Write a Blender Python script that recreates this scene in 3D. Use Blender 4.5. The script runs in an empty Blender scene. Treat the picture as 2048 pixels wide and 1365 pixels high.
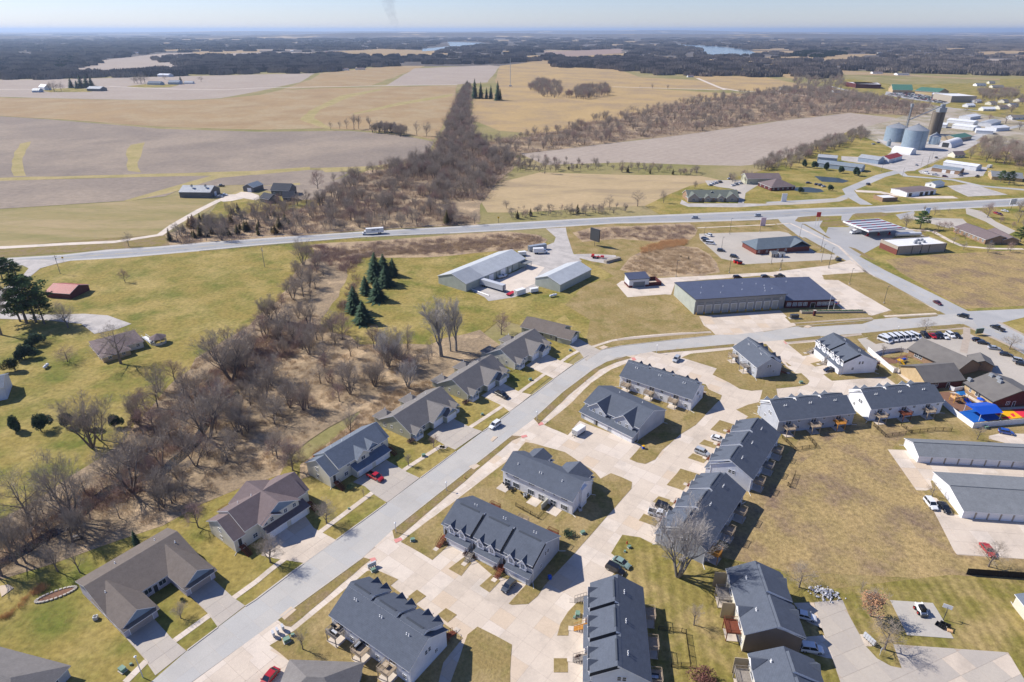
import bpy, math, random
import numpy as np
from math import sin, cos, pi, radians, sqrt, atan2, hypot
from mathutils import Vector, Matrix
random.seed(7); np.random.seed(7)
S = bpy.context.scene
COL = S.collection
# ---------------- camera, sky, sun, exposure ----------------
CAMH = 118.0; FPX = 1274.0; HORY = 60.0
PITCH = math.atan((682.5-HORY)/FPX)
cam = bpy.data.objects.new('camera', bpy.data.cameras.new('camera')); COL.objects.link(cam)
cam.location = (0, 0, CAMH); cam.rotation_euler = (pi/2-PITCH, 0, 0)
cam.data.sensor_width = 36; cam.data.lens = FPX/2048*36
cam.data.clip_start = 1; cam.data.clip_end = 200000
S.camera = cam
SUN_EL = radians(41); SHADOW_AZ = radians(-21.6)      # direction in which shadows fall on the ground
W = bpy.data.worlds.new('World'); S.world = W; W.use_nodes = True
nt = W.node_tree; bg = nt.nodes['Background']
sky = nt.nodes.new('ShaderNodeTexSky'); sky.sky_type = 'NISHITA'; sky.sun_disc = False
sky.sun_elevation = SUN_EL
sx, sy = -cos(SHADOW_AZ), -sin(SHADOW_AZ)             # horizontal direction towards the sun
sky.sun_rotation = atan2(sx, sy)
sky.altitude = 250; sky.air_density = 1.0; sky.dust_density = 0.12; sky.ozone_density = 1.5
tint = nt.nodes.new('ShaderNodeMix'); tint.data_type = 'RGBA'; tint.blend_type = 'MULTIPLY'; tint.inputs[0].default_value = 1; tint.inputs[7].default_value = (.79, .865, 1.24, 1)
nt.links.new(sky.outputs[0], tint.inputs[6]); nt.links.new(tint.outputs[2], bg.inputs[0]); bg.inputs[1].default_value = 0.085
sl = bpy.data.lights.new('sun', 'SUN'); sl.energy = 5.0; sl.angle = radians(0.53); sl.color = (1.0, 0.94, 0.86)
sun = bpy.data.objects.new('sun', sl); COL.objects.link(sun)
sun.rotation_euler = Vector((sx*cos(SUN_EL), sy*cos(SUN_EL), sin(SUN_EL))).to_track_quat('Z', 'Y').to_euler()
S.view_settings.view_transform = 'Standard'; S.view_settings.look = 'None'
S.view_settings.exposure = 0.40; S.view_settings.gamma = 1; S.view_settings.use_curve_mapping = False
S.render.engine = 'CYCLES'
S.cycles.max_bounces = 5; S.cycles.diffuse_bounces = 2; S.cycles.glossy_bounces = 2
S.cycles.transparent_max_bounces = 8; S.cycles.volume_bounces = 0
S.cycles.use_denoising = True
# ---------------- photograph measurements -> points of the ground plane ----------------
cp, sp = cos(PITCH), sin(PITCH)
TILE = {0:(0,0,1),1:(0,900,2.9355),2:(512,900,2.9355),3:(1024,900,2.9355),4:(1536,900,2.9355),
 5:(0,500,2.967),6:(512,500,2.967),7:(1024,500,2.967),8:(1536,500,2.967),
 11:(0,0,4),12:(512,0,4),13:(1024,0,4),14:(1536,0,4),15:(0,270,4),16:(512,270,4),17:(1024,270,4),18:(1536,270,4),
 21:(860,970,6.204),22:(640,1140,6.068),23:(990,870,8.03),24:(1140,740,8.53),25:(600,830,8.533),26:(410,930,7.183),
 27:(1400,1100,5.15),28:(1280,820,4.0156),29:(1440,640,6.4),30:(1500,740,5.12),31:(1220,700,8.53),32:(740,620,4.6545),
 33:(1220,520,4.2667),34:(1720,640,5.936),35:(860,470,5.12),36:(1360,360,6.0235),37:(1620,200,4.785),38:(1660,400,5.278),
 39:(1560,130,4.197),40:(340,350,7.314),41:(0,500,5.689),42:(130,1040,5.459),43:(1130,1170,7.0),44:(1620,1120,4.785)}
def px(t, x, y):
 o = TILE[t]; return (o[0]+x/o[2], o[1]+y/o[2])
def G(p, z=0.0):
 """point of the plane at height z that the photograph shows at p=(x,y) or (tile,x,y)"""
 x, y = px(*p) if len(p) == 3 else p
 a = (x-1024)/FPX; b = -(y-682.5)/FPX
 dz = -sp+b*cp; t = (z-CAMH)/min(dz, -0.0022)
 return Vector((a*t, (cp+b*sp)*t))
def T(t, *pts):                       # points of one measuring tile
 return [(t,)+tuple(p) for p in pts]
def size_at(p, n):                    # metres that n photo pixels span at ground point p
 g = G(p); return n*(g.y*cp+CAMH*sp)/FPX
# ---------------- object bookkeeping ----------------
def tag(o, label=None, cat=None, group=None, kind=None):
 if label: o['label'] = label
 if cat: o['category'] = cat
 if group: o['group'] = group
 if kind: o['kind'] = kind
 return o
def empty(name, loc=(0,0,0), rz=0.0, label=None, cat=None, group=None):
 o = bpy.data.objects.new(name, None); COL.objects.link(o); o.empty_display_size = 0.5
 o.location = (loc[0], loc[1], loc[2] if len(loc) > 2 else 0); o.rotation_euler = (0, 0, rz)
 return tag(o, label, cat, group)
def link(name, me, parent=None, loc=None, rz=None):
 o = bpy.data.objects.new(name, me); COL.objects.link(o)
 if parent: o.parent = parent
 if loc is not None: o.location = loc
 if rz is not None: o.rotation_euler = (0, 0, rz)
 return o
KIDS = {}
def dup(root, loc, rz=0.0, scale=None, label=None, group=None):
 r = root.copy(); COL.objects.link(r); r.location = (loc[0], loc[1], loc[2] if len(loc) > 2 else 0)
 r.rotation_euler = (0, 0, rz)
 if scale: r.scale = scale if hasattr(scale, '__len__') else (scale,)*3
 if label: r['label'] = label
 if group: r['group'] = group
 if root not in KIDS: KIDS[root] = [(c, list(c.children)) for c in root.children]
 for c, gs in KIDS[root]:
  k = c.copy(); COL.objects.link(k); k.parent = r
  for g in gs:
   q = g.copy(); COL.objects.link(q); q.parent = k
 return r
# ---------------- materials ----------------
MATS = {}
def hexc(h):
 c = [int(h[i:i+2], 16)/255 for i in (0, 2, 4)]
 return tuple((v/12.92 if v < .04045 else ((v+.055)/1.055)**2.4) for v in c)
def mat(name, c1, c2=None, scale=1.0, rough=.85, stretch=None, fine=None, c3=None, scale3=.05, lo=.35, hi=.65, lo3=.45, hi3=.62,
  bump=0.0, bscale=8.0, metal=0.0, spec=.3, rot=0.0, wave=None, coat=0.0):
 if name in MATS: return MATS[name]
 m = bpy.data.materials.new(name); m.use_nodes = True; MATS[name] = m
 n = m.node_tree.nodes; L = m.node_tree.links; b = n['Principled BSDF']
 b.inputs['Roughness'].default_value = rough; b.inputs['Metallic'].default_value = metal
 b.inputs['Specular IOR Level'].default_value = spec
 if coat: b.inputs['Coat Weight'].default_value = coat
 if c2 is None and fine is None:
  b.inputs['Base Color'].default_value = (*c1, 1); col = None
 tc = n.new('ShaderNodeTexCoord'); mp = n.new('ShaderNodeMapping'); L.new(tc.outputs['Object'], mp.inputs[0])
 mp.inputs['Rotation'].default_value = (0, 0, rot)
 if stretch: mp.inputs['Scale'].default_value = stretch
 def noise(sc, det=4, vec=mp, r=.6):
  x = n.new('ShaderNodeTexNoise'); x.inputs['Scale'].default_value = sc; x.inputs['Detail'].default_value = det
  x.inputs['Roughness'].default_value = r; L.new(vec.outputs[0], x.inputs['Vector']); return x
 def ramp(src, a, z):
  r = n.new('ShaderNodeMapRange'); r.inputs[1].default_value = a; r.inputs[2].default_value = z
  r.clamp = True; L.new(src, r.inputs[0]); return r.outputs[0]
 def mix(f, a, c, mode='MIX'):
  x = n.new('ShaderNodeMix'); x.data_type = 'RGBA'; x.blend_type = mode
  if isinstance(f, float): x.inputs[0].default_value = f
  else: L.new(f, x.inputs[0])
  for i, v in ((6, a), (7, c)):
   if isinstance(v, tuple): x.inputs[i].default_value = (*v, 1)
   else: L.new(v, x.inputs[i])
  return x.outputs[2]
 if c2 is not None:
  col = mix(ramp(noise(scale, 6).outputs[0], lo, hi), c1, c2)
  if c3 is not None: col = mix(ramp(noise(scale3, 5, r=.65).outputs[0], lo3, hi3), col, c3)
 elif fine is not None: col = mix(0.0, c1, c1)
 if wave and col is not None:        # (scale, angle, strength) rows, ribs or mowing stripes
  mp2 = n.new('ShaderNodeMapping'); L.new(tc.outputs['Object'], mp2.inputs[0]); mp2.inputs['Rotation'].default_value = (0, 0, wave[1])
  w = n.new('ShaderNodeTexWave'); w.inputs['Scale'].default_value = wave[0]; w.inputs['Distortion'].default_value = wave[3] if len(wave) > 3 else 1.5
  w.inputs['Detail'].default_value = 2; w.inputs['Detail Scale'].default_value = .3
  L.new(mp2.outputs[0], w.inputs['Vector'])
  col = mix(ramp(w.outputs[0], 0, 1), col, mix(1.0, col, (1-wave[2],)*3, 'MULTIPLY'))
 if fine is not None:                # (scale, strength) small grain
  f = ramp(noise(fine[0], 3, vec=mp if not stretch else mp, r=.7).outputs[0], .25, .75)
  v = n.new('ShaderNodeMapRange'); v.inputs[3].default_value = 1-fine[1]; v.inputs[4].default_value = 1+fine[1]; L.new(f, v.inputs[0])
  cc = n.new('ShaderNodeCombineColor'); [L.new(v.outputs[0], cc.inputs[i]) for i in range(3)]
  col = mix(1.0, col, cc.outputs[0], 'MULTIPLY')
 if col is not None: L.new(col, b.inputs['Base Color'])
 if bump:
  bp = n.new('ShaderNodeBump'); bp.inputs['Strength'].default_value = bump; bp.inputs['Distance'].default_value = .3
  L.new(noise(bscale, 3).outputs[0], bp.inputs['Height']); L.new(bp.outputs[0], b.inputs['Normal'])
 return m
def ribbed(name, c, scale, axis='X', rough=.5, metal=.0, strength=.6, c2=None):
 """painted metal with ribs, or lap siding: relief from a saw-tooth along one local axis"""
 if name in MATS: return MATS[name]
 m = mat(name, c, c2 or tuple(v*.86 for v in c), scale=.35, rough=rough, metal=metal, fine=(6., .07))
 n = m.node_tree.nodes; L = m.node_tree.links; b = n['Principled BSDF']
 tc = n.new('ShaderNodeTexCoord'); w = n.new('ShaderNodeTexWave'); w.bands_direction = axis; w.wave_profile = 'SAW' if axis == 'Z' else 'SIN'
 w.inputs['Scale'].default_value = scale; L.new(tc.outputs['Object'], w.inputs['Vector'])
 bp = n.new('ShaderNodeBump'); bp.inputs['Strength'].default_value = strength; bp.inputs['Distance'].default_value = .03
 L.new(w.outputs[0], bp.inputs['Height']); L.new(bp.outputs[0], b.inputs['Normal']); return m
def K(h, f=.82):                       # colour as seen in sunlight -> base colour
 return tuple(v*f for v in hexc(h))
def paint(name, h, rough=.35, f=.85, **k): return mat(name, K(h, f), rough=rough, spec=.5, **k)
# ---------------- mesh builder ----------------
class MB:
 def __init__(s): s.v = []; s.f = []; s.m = []
 def face(s, pts, m=0):
  i = len(s.v); s.v.extend(tuple(p) for p in pts); s.f.append(tuple(range(i, i+len(pts)))); s.m.append(m)
 def box(s, x0, x1, y0, y1, z0, z1, m=0, top=None, bottom=False):
  i = len(s.v)
  s.v += [(x0,y0,z0),(x1,y0,z0),(x1,y1,z0),(x0,y1,z0),(x0,y0,z1),(x1,y0,z1),(x1,y1,z1),(x0,y1,z1)]
  for q in ((0,1,5,4),(1,2,6,5),(2,3,7,6),(3,0,4,7)): s.f.append(tuple(i+k for k in q)); s.m.append(m)
  s.f.append((i+4,i+5,i+6,i+7)); s.m.append(m if top is None else top)
  s.f.append((i+3,i+2,i+1,i)); s.m.append(m)
 def prism(s, prof, a0, a1, axis='x', m=0, mend=None, medge=None):
  """profile (b,z) extruded along axis from a0 to a1; medge: {edge index: material}"""
  P = (lambda a, b, z: (a, b, z)) if axis == 'x' else (lambda a, b, z: (b, a, z))
  n = len(prof); i = len(s.v)
  s.v += [P(a0, b, z) for b, z in prof]+[P(a1, b, z) for b, z in prof]
  fl = (axis == 'x')
  area = sum(prof[k][0]*prof[(k+1) % n][1]-prof[(k+1) % n][0]*prof[k][1] for k in range(n))
  ccw = (area > 0) == fl
  for k in range(n):
   j = (k+1) % n; q = (i+k, i+j, i+n+j, i+n+k)
   if ccw: q = q[::-1]
   s.f.append(q[::-1]); s.m.append((medge or {}).get(k, m))
  e0 = tuple(range(i, i+n)); e1 = tuple(range(i+n, i+2*n))
  if ccw: e0 = e0[::-1]
  else: e1 = e1[::-1]
  s.f += [e0, e1]; s.m += [m if mend is None else mend]*2
 def tube(s, p0, p1, r0, r1=None, n=6, m=0, cap=True):
  p0 = Vector(p0); p1 = Vector(p1); r1 = r0 if r1 is None else r1
  d = (p1-p0).normalized(); u = d.orthogonal().normalized(); w = d.cross(u); i = len(s.v)
  for p, r in ((p0, r0), (p1, r1)):
   for k in range(n):
    a = 2*pi*k/n; s.v.append(tuple(p+u*(r*cos(a))+w*(r*sin(a))))
  for k in range(n):
   j = (k+1) % n; s.f.append((i+k, i+j, i+n+j, i+n+k)); s.m.append(m)
  if cap:
   s.f.append(tuple(range(i+n, i+2*n))); s.m.append(m); s.f.append(tuple(range(i+n-1, i-1, -1))); s.m.append(m)
 def mesh(s, name, mats):
  me = bpy.data.meshes.new(name); me.from_pydata(s.v, [], s.f)
  for m in (mats if isinstance(mats, (list, tuple)) else [mats]): me.materials.append(m)
  if len(set(s.m)) > 1 or (s.m and s.m[0]): me.polygons.foreach_set('material_index', s.m)
  me.update(); return me
 def obj(s, name, mats, parent=None, loc=None, rz=None): return link(name, s.mesh(name, mats), parent, loc, rz)
def fan_mesh(name, V, F, mats):
 me = bpy.data.meshes.new(name); me.from_pydata(V, [], F)
 for m in (mats if isinstance(mats, (list, tuple)) else [mats]): me.materials.append(m)
 me.update(); return me
# ---------------- ground sheets ----------------
def world_poly(pts, z=0.0): return [G(p, z) for p in pts]
def inside(p, poly):
 x, y = p[0], p[1]; c = False; n = len(poly); j = n-1
 for i in range(n):
  xi, yi = poly[i][0], poly[i][1]; xj, yj = poly[j][0], poly[j][1]
  if (yi > y) != (yj > y) and x < (xj-xi)*(y-yi)/(yj-yi)+xi: c = not c
  j = i
 return c
def area2(P): return sum(P[i][0]*P[(i+1) % len(P)][1]-P[(i+1) % len(P)][0]*P[i][1] for i in range(len(P)))
def ragged(P, step, amp, seed=0):
 rnd = random.Random(seed); out = []
 for i in range(len(P)):
  a = P[i]; b = P[(i+1) % len(P)]; d = (b-a).length; n = max(1, int(d/step))
  for k in range(n):
   q = a.lerp(b, k/n)
   if k: q = q+Vector((rnd.uniform(-amp, amp), rnd.uniform(-amp, amp)))
   out.append(q)
 return out
USED = [.004, .010, .012, .016, .008, .030, .038]
def sheet(name, pts, m, z, h=0.0, parent=None, kind='structure', label=None, rag=None, world=False, side=None):
 """flat polygon on the ground at height z; h>z gives it a kerb-like edge down to height h"""
 P = [Vector(p) for p in pts] if world else world_poly(pts, 0)
 if not (rag or h or parent or name in ('street', 'estate_pavement', 'driveway', 'garage_court', 'station_lot', 'station_forecourt', 'shared_drive', 'mailbox_pad', 'sports_pad')):
  while any(abs(z-u) < .0009 for u in USED): z += .001
  USED.append(z)
 if area2(P) < 0: P.reverse()
 if rag: P = ragged(P, rag[0], rag[1], len(name)+int(abs(P[0].x)))
 n = len(P); c = sum(P, Vector((0, 0)))/n
 V = [(p.x-c.x, p.y-c.y, 0) for p in P]; F = [tuple(range(n))]; M = [0]
 if h:
  V += [(p.x-c.x, p.y-c.y, -h) for p in P]
  for i in range(n): j = (i+1) % n; F.append((n+i, n+j, j, i)); M.append(1 if side else 0)
 me = bpy.data.meshes.new(name); me.from_pydata(V, [], F); me.materials.append(m)
 if side: me.materials.append(side); me.polygons.foreach_set('material_index', M)
 # triangulate concave outline safely
 import bmesh
 bm = bmesh.new(); bm.from_mesh(me); bmesh.ops.triangulate(bm, faces=[f for f in bm.faces if len(f.verts) > 4]); bm.to_mesh(me); bm.free()
 o = link(name, me, parent, (c.x, c.y, z))
 if parent is None: tag(o, kind=kind, label=label)
 o['_z'] = z
 return o
def clip_cell(P, box):
 """Sutherland-Hodgman: polygon against an axis-parallel rectangle"""
 for ax, v, sg in ((0, box[0], 1), (0, box[1], -1), (1, box[2], 1), (1, box[3], -1)):
  Q = []; n = len(P)
  if not n: return []
  for i in range(n):
   a = P[i]; b = P[(i+1) % n]; da = sg*(a[ax]-v); db = sg*(b[ax]-v)
   if da >= 0: Q.append(a)
   if (da > 0 and db < 0) or (da < 0 and db > 0):
    t = da/(da-db); Q.append((a[0]+(b[0]-a[0])*t, a[1]+(b[1]-a[1])*t))
  P = Q
 return P
def slabs(parent, pts, ang, size, mats, z, th=.03, gap=.035, name='concrete_slab', org=None, lim=300, world=False, rnd=None):
 """concrete slabs as separate parts, laid in a grid turned by ang, over the darker joint sheet"""
 P = [Vector(p) for p in pts] if world else world_poly(pts, 0)
 rnd = rnd or random.Random(len(P)); ca, sa = cos(ang), sin(ang)
 o = org or P[0]
 Q = [((p.x-o[0])*ca+(p.y-o[1])*sa, -(p.x-o[0])*sa+(p.y-o[1])*ca) for p in P]
 su, sv = size if hasattr(size, '__len__') else (size, size)
 u0 = math.floor(min(q[0] for q in Q)/su); u1 = math.ceil(max(q[0] for q in Q)/su)
 v0 = math.floor(min(q[1] for q in Q)/sv); v1 = math.ceil(max(q[1] for q in Q)/sv)
 cells = []
 for i in range(u0, u1):
  for j in range(v0, v1):
   C = clip_cell(Q, (i*su+gap/2, (i+1)*su-gap/2, j*sv+gap/2, (j+1)*sv-gap/2))
   if len(C) < 3: continue
   A = abs(area2(C))/2
   if A < .06*su*sv: continue
   if area2(C) < 0: C = C[::-1]
   w = [(o[0]+a*ca-b*sa, o[1]+a*sa+b*ca) for a, b in C]
   cells.append(w)
 cells.sort(key=lambda w: w[0][1])
 pl = parent.location
 def build(ws, nm):
  V = []; F = []; M = []
  for w in ws:
   k = len(V); n = len(w)
   V += [(x-pl.x, y-pl.y, z-pl.z) for x, y in w]+[(x-pl.x, y-pl.y, z-th-pl.z) for x, y in w]
   F.append(tuple(range(k, k+n))); F += [(k+n+a, k+n+(a+1) % n, k+(a+1) % n, k+a) for a in range(n)]
   mi = rnd.choices(range(len(mats)), [6, 3, 1][:len(mats)])[0]; M += [mi]*(n+1)
  me = bpy.data.meshes.new(nm); me.from_pydata(V, [], F)
  for m in mats: me.materials.append(m)
  me.polygons.foreach_set('material_index', M); me.update(); return link(nm, me, parent)
 for w in cells[:lim]: build([w], name)
 if len(cells) > lim: tag(build(cells[lim:], 'far_slabs'), kind='stuff')
def kerb(name, pts, m, w=.28, h=.13, z0=0.0, closed=False, world=False, parent=None):
 P = [Vector(p) for p in pts] if world else world_poly(pts, 0)
 mb = MB(); n = len(P); rng = range(n if closed else n-1)
 nor = []
 for i in range(n):
  a = P[i-1] if (i or closed) else P[i]; b = P[(i+1) % n] if (i < n-1 or closed) else P[i]
  d = (b-a).normalized(); nor.append(Vector((-d.y, d.x))*w/2)
 for i in rng:
  j = (i+1) % n; a, b = P[i], P[j]; na, nb = nor[i], nor[j]
  A = (a.x+na.x, a.y+na.y); B = (b.x+nb.x, b.y+nb.y); C = (b.x-nb.x, b.y-nb.y); D = (a.x-na.x, a.y-na.y)
  t = z0+h
  mb.face([(*D, t), (*C, t), (*B, t), (*A, t)])
  mb.face([(*A, t), (*B, t), (*B, z0-.02), (*A, z0-.02)]); mb.face([(*D, z0-.02), (*C, z0-.02), (*C, t), (*D, t)])
 o = mb.obj(name, m, parent)
 if parent is None: tag(o, kind='structure')
 return o
def frame(A, B, X, z, zx=None):
 """building frame from eave corners: A->B along one side (seen left to right from outside), X any corner of the far side"""
 a, b, c = G(A, z), G(B, z), G(X, zx if zx is not None else z)
 u = (b-a); Ln = u.length; u.normalize(); w = Vector((-u.y, u.x)); return a, u, Ln, abs((c-a).dot(w))
# ================= GROUND =================
m_lawn = mat('mown_grass', (.265,.207,.062), (.13,.145,.03), scale=.06, rough=.95, c3=(.35,.27,.10), scale3=.04, lo=.42, hi=.66, lo3=.46, hi3=.66, fine=(.6,.36), bump=.5, bscale=1.2, spec=.1)
m_yard = mat('lawn_estate', (.26,.195,.08), (.16,.148,.04), scale=.16, rough=.95, c3=(.32,.24,.115), scale3=.09, lo=.45, hi=.7, lo3=.44, hi3=.62, fine=(1.1,.3), bump=.5, bscale=2., spec=.1)
m_verge = mat('verge_grass', (.26,.195,.08), (.18,.155,.045), scale=.35, rough=.95, c3=(.24,.175,.10), scale3=.2, fine=(1.5,.3), bump=.5, bscale=2.5, spec=.1)
m_dorm = mat('dormant_grass', (.36,.26,.12), (.27,.205,.09), scale=.09, rough=.95, c3=(.205,.145,.10), scale3=.07, lo3=.46, hi3=.66, fine=(.8,.42), bump=.5, bscale=2., spec=.1)
m_stripe = mat('striped_grass', (.28,.22,.07), (.17,.16,.035), scale=.1, rough=.95, c3=(.36,.27,.115), scale3=.08, fine=(.9,.34), wave=(.12, .1, .22, 4.0), bump=.4, bscale=2., spec=.1)
m_wild = mat('rough_grass', (.43,.32,.20), (.34,.25,.155), scale=.12, rough=.95, c3=(.26,.19,.135), scale3=.12, lo3=.5, hi3=.64, fine=(.8,.3), bump=.7, bscale=1.5, spec=.1)
m_tilled = mat('stubble_grey', (.285,.235,.19), (.24,.20,.165), scale=.012, rough=.95, c3=(.33,.27,.21), scale3=.008, fine=(.22,.16), wave=(.06, 1.45, .13, 5.0), spec=.05)
m_tilled2 = mat('stubble_grey_light', (.38,.32,.265), (.345,.285,.235), scale=.01, rough=.95, fine=(.15,.13), wave=(.03, .7, .04, 3.0), spec=.05)
m_corn = mat('stubble_tan', (.385,.275,.15), (.325,.23,.13), scale=.010, rough=.95, c3=(.39,.30,.18), scale3=.012, fine=(.16,.13), wave=(.05, .5, .16, 5.0), spec=.05)
m_corn2 = mat('stubble_gold', (.45,.32,.155), (.39,.28,.14), scale=.010, rough=.95, c3=(.34,.25,.15), scale3=.012, fine=(.16,.11), wave=(.05, 2.2, .12, 5.0), spec=.05)
m_strip = mat('field_border_grass', (.39,.31,.155), (.29,.25,.105), scale=.05, rough=.95, fine=(.5,.2), spec=.05)
m_conc = mat('street_concrete', (.44,.42,.385), (.405,.39,.36), scale=.12, rough=.8, c3=(.36,.345,.32), scale3=.05, lo3=.5, hi3=.7, fine=(2.5,.06), spec=.25)
m_road = mat('road_grey', (.375,.37,.36), (.335,.335,.33), scale=.1, rough=.8, c3=(.43,.42,.40), scale3=.03, fine=(2.,.07), spec=.25)
m_hwy = mat('highway_asphalt', (.325,.325,.325), (.28,.285,.29), scale=.08, rough=.85, c3=(.22,.225,.23), scale3=.1, lo3=.58, hi3=.7, fine=(1.,.08), spec=.25)
m_hsh = mat('highway_shoulder', (.45,.43,.40), (.40,.385,.36), scale=.1, rough=.85, fine=(1.,.08))
m_dr = [mat('drive_concrete', (.585,.50,.405), (.53,.45,.365), scale=.16, rough=.8, c3=(.45,.385,.315), scale3=.1, lo3=.5, hi3=.68, fine=(1.8,.06), spec=.2),
  mat('drive_concrete_pale', (.62,.54,.45), (.58,.50,.42), scale=.2, rough=.8, c3=(.47,.415,.35), scale3=.1, lo3=.5, hi3=.7, fine=(1.8,.06), spec=.2),
  mat('drive_concrete_warm', (.57,.46,.345), (.52,.42,.315), scale=.2, rough=.8, fine=(1.8,.07), spec=.2)]
m_dg = [mat('drive_grey', (.43,.385,.33), (.395,.355,.31), scale=.2, rough=.8, fine=(1.8,.06), spec=.2),
  mat('drive_grey_worn', (.46,.41,.345), (.42,.375,.32), scale=.2, rough=.8, fine=(1.8,.06), spec=.2)]
m_joint = mat('joint_dirt', (.43,.36,.29), (.36,.30,.245), scale=.6, rough=.95)
m_kerb = mat('kerb_concrete', (.52,.47,.40), (.42,.38,.33), scale=.5, rough=.85)
m_gravel = mat('gravel', (.47,.435,.40), (.41,.38,.35), scale=.2, rough=.95, c3=(.36,.335,.31), scale3=.1, fine=(1.5,.12))
m_white = paint('white_paint', 'f2f2f0'); m_ltgrey = paint('light_grey_paint', 'c9ccd0')
m_trim = mat('white_trim', (.80,.80,.80), (.74,.745,.75), scale=.8, rough=.5)
m_water = mat('lake_water', (.045,.085,.115), (.06,.10,.13), scale=.01, rough=.12, spec=.5)
m_black = paint('black_paint', '1c1d20'); m_dkgrey = paint('dark_grey_paint', '43464a')
m_red = paint('red_paint', 'c02026'); m_yellow = paint('yellow_paint', 'e8b100'); m_blue = paint('blue_plastic', '1f57c4'); m_orange = paint('orange_plastic', 'f08c1c')
m_pinkred = paint('tactile_red', 'd88f86', rough=.8)
m_grn = paint('utility_green', '6f8f7c', rough=.6)
m_asphaltpatch = mat('lot_concrete', (.42,.38,.325), (.385,.35,.30), scale=.08, rough=.85, c3=(.455,.41,.35), scale3=.03, fine=(1.,.07))
# base: one disc to the horizon; far part is woods and fields too distant to tell apart
me = bpy.data.meshes.new('ground')
rings = [0, 300, 900, 2500, 8000, 25000, 70000]; V = [(0, 0, 0)]; F = []; N = 64
for r in rings[1:]:
 V += [(r*cos(2*pi*k/N), r*sin(2*pi*k/N), 0) for k in range(N)]
for k in range(N): F.append((0, 1+k, 1+(k+1) % N))
for q in range(len(rings)-2):
 a = 1+q*N; b = a+N
 for k in range(N): F.append((a+k, b+k, b+(k+1) % N, a+(k+1) % N))
me.from_pydata(V, [], F)
m_base = mat('countryside', (.26,.22,.10), (.20,.19,.07), scale=.02, rough=.95, c3=(.31,.25,.13), scale3=.012, fine=(.4,.2), spec=.08)
m_far = mat('distant_country', (.15,.135,.125), (.11,.10,.095), scale=.0014, rough=1, c3=(.40,.31,.20), scale3=.00042, lo3=.575, hi3=.60, fine=(.02,.3), stretch=(1,.8,1), spec=.0)
me.materials.append(m_base); me.materials.append(m_far)
mi = [0]*N;
for q in range(len(rings)-2): mi += [0 if rings[q+2] <= 2500 else 1]*N
me.polygons.foreach_set('material_index', mi); tag(link('ground', me, loc=(0, 0, -.12)), kind='structure')
# ---- fields (from far to near), each a few cm above the one below
zf = [-.028, -.112]; FARNOW = [0]
def fld(name, pts, m, dz=None, rag=(40, 3), h=0.0):
 k = FARNOW[0]; zf[k] += (.0012, .0018)[k]; return sheet(name, pts, m, zf[k], rag=rag)
# near left pastures and lawns
fld('meadow', [(-200,520),(20,540),(75,530),(600,470),(900,485),(1060,470),(1250,560),(1420,640),(1200,690),(1000,640),(900,720),(700,800),(560,900),(300,1100),(0,1200),(-400,1400)], m_lawn)
fld('meadow', [(-300,1500),(-300,1150),(0,1010),(200,1000),(400,960),(560,900),(640,940),(840,800),(1130,630),(1180,690),(1020,820),(840,955),(500,1210),(300,1366),(200,1500)], m_lawn)
fld('field_near_road', [(-300,430),(0,422),(250,403),(330,395),(362,392),(440,400),(395,440),(330,470),(200,488),(0,497),(-300,505)], mat('pasture_tan', (.29,.225,.095), (.20,.18,.06), scale=.03, rough=.95, c3=(.33,.25,.125), scale3=.02, fine=(.4,.15), stretch=(.4,1.6,1)))
fld('roadside_grass', [(-300,505),(0,494),(330,468),(440,440),(640,395),(700,470),(500,480),(0,515),(-300,530)], m_verge)
fld('brush_ground', [(330,470),(440,430),(560,400),(640,380),(760,330),(860,300),(900,420),(960,450),(700,463),(340,492)], m_wild)
fld('farmyard_grass', [(440,400),(520,395),(600,372),(640,385),(640,410),(560,425),(470,430),(400,455)], m_lawn)
fld('grey_stubble_field', [(-400,233),(0,233),(120,241),(320,258),(520,264),(700,262),(800,270),(868,284),(855,322),(760,334),(620,336),(510,346),(300,350),(0,358),(-400,364)], m_tilled, rag=(60,2))
fld('grey_stubble_field', [(-400,368),(0,362),(300,354),(510,350),(620,340),(700,345),(640,372),(470,370),(362,378),(330,393),(250,402),(0,418),(-400,430)], m_tilled, rag=(60,2))
fld('tan_stubble_field', [(-400,196),(0,196),(200,200),(360,202),(440,198),(520,190),(560,181),(640,177),(760,175),(915,171),(905,215),(880,262),(868,280),(800,266),(700,260),(640,257),(520,260),(330,254),(120,239),(0,232),(-400,232)], m_corn, rag=(60,2))
for P in ([(22,340),(28,305),(40,288),(62,283),(52,300),(45,325),(52,352),(28,353)], [(256,342),(252,310),(262,290),(290,285),(284,305),(275,325),(282,345)],
          [(-300,361),(0,356),(300,348),(512,342),(620,334),(620,340),(512,350),(300,354),(0,362),(-300,367)], [(247,402),(330,378),(430,350),(500,346),(505,350),(440,356),(340,386),(262,402)],
          [(650,257),(600,240),(618,222),(680,192),(760,178),(765,180),(700,195),(640,220),(628,236),(665,258)], [(707,227),(800,205),(905,188),(905,192),(800,211),(707,230)],
          [(640,336),(740,333),(850,318),(858,325),(760,340),(650,345)], [(440,400),(470,385),(520,372),(600,366),(600,372),(520,380),(470,395)]):
 fld('field_border_grass', P, m_strip, rag=(25, 1.5))
fld('cedar_ground', [(500,372),(640,370),(700,350),(760,345),(700,400),(600,400)], m_tilled)
fld('farmstead_grass', [(86,182),(90,176),(160,177),(200,180),(180,184),(100,185)], m_lawn); fld('farmstead_grass', [(252,173),(290,169),(360,169),(340,175),(280,176)], m_lawn)
FARNOW[0] = 1
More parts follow.
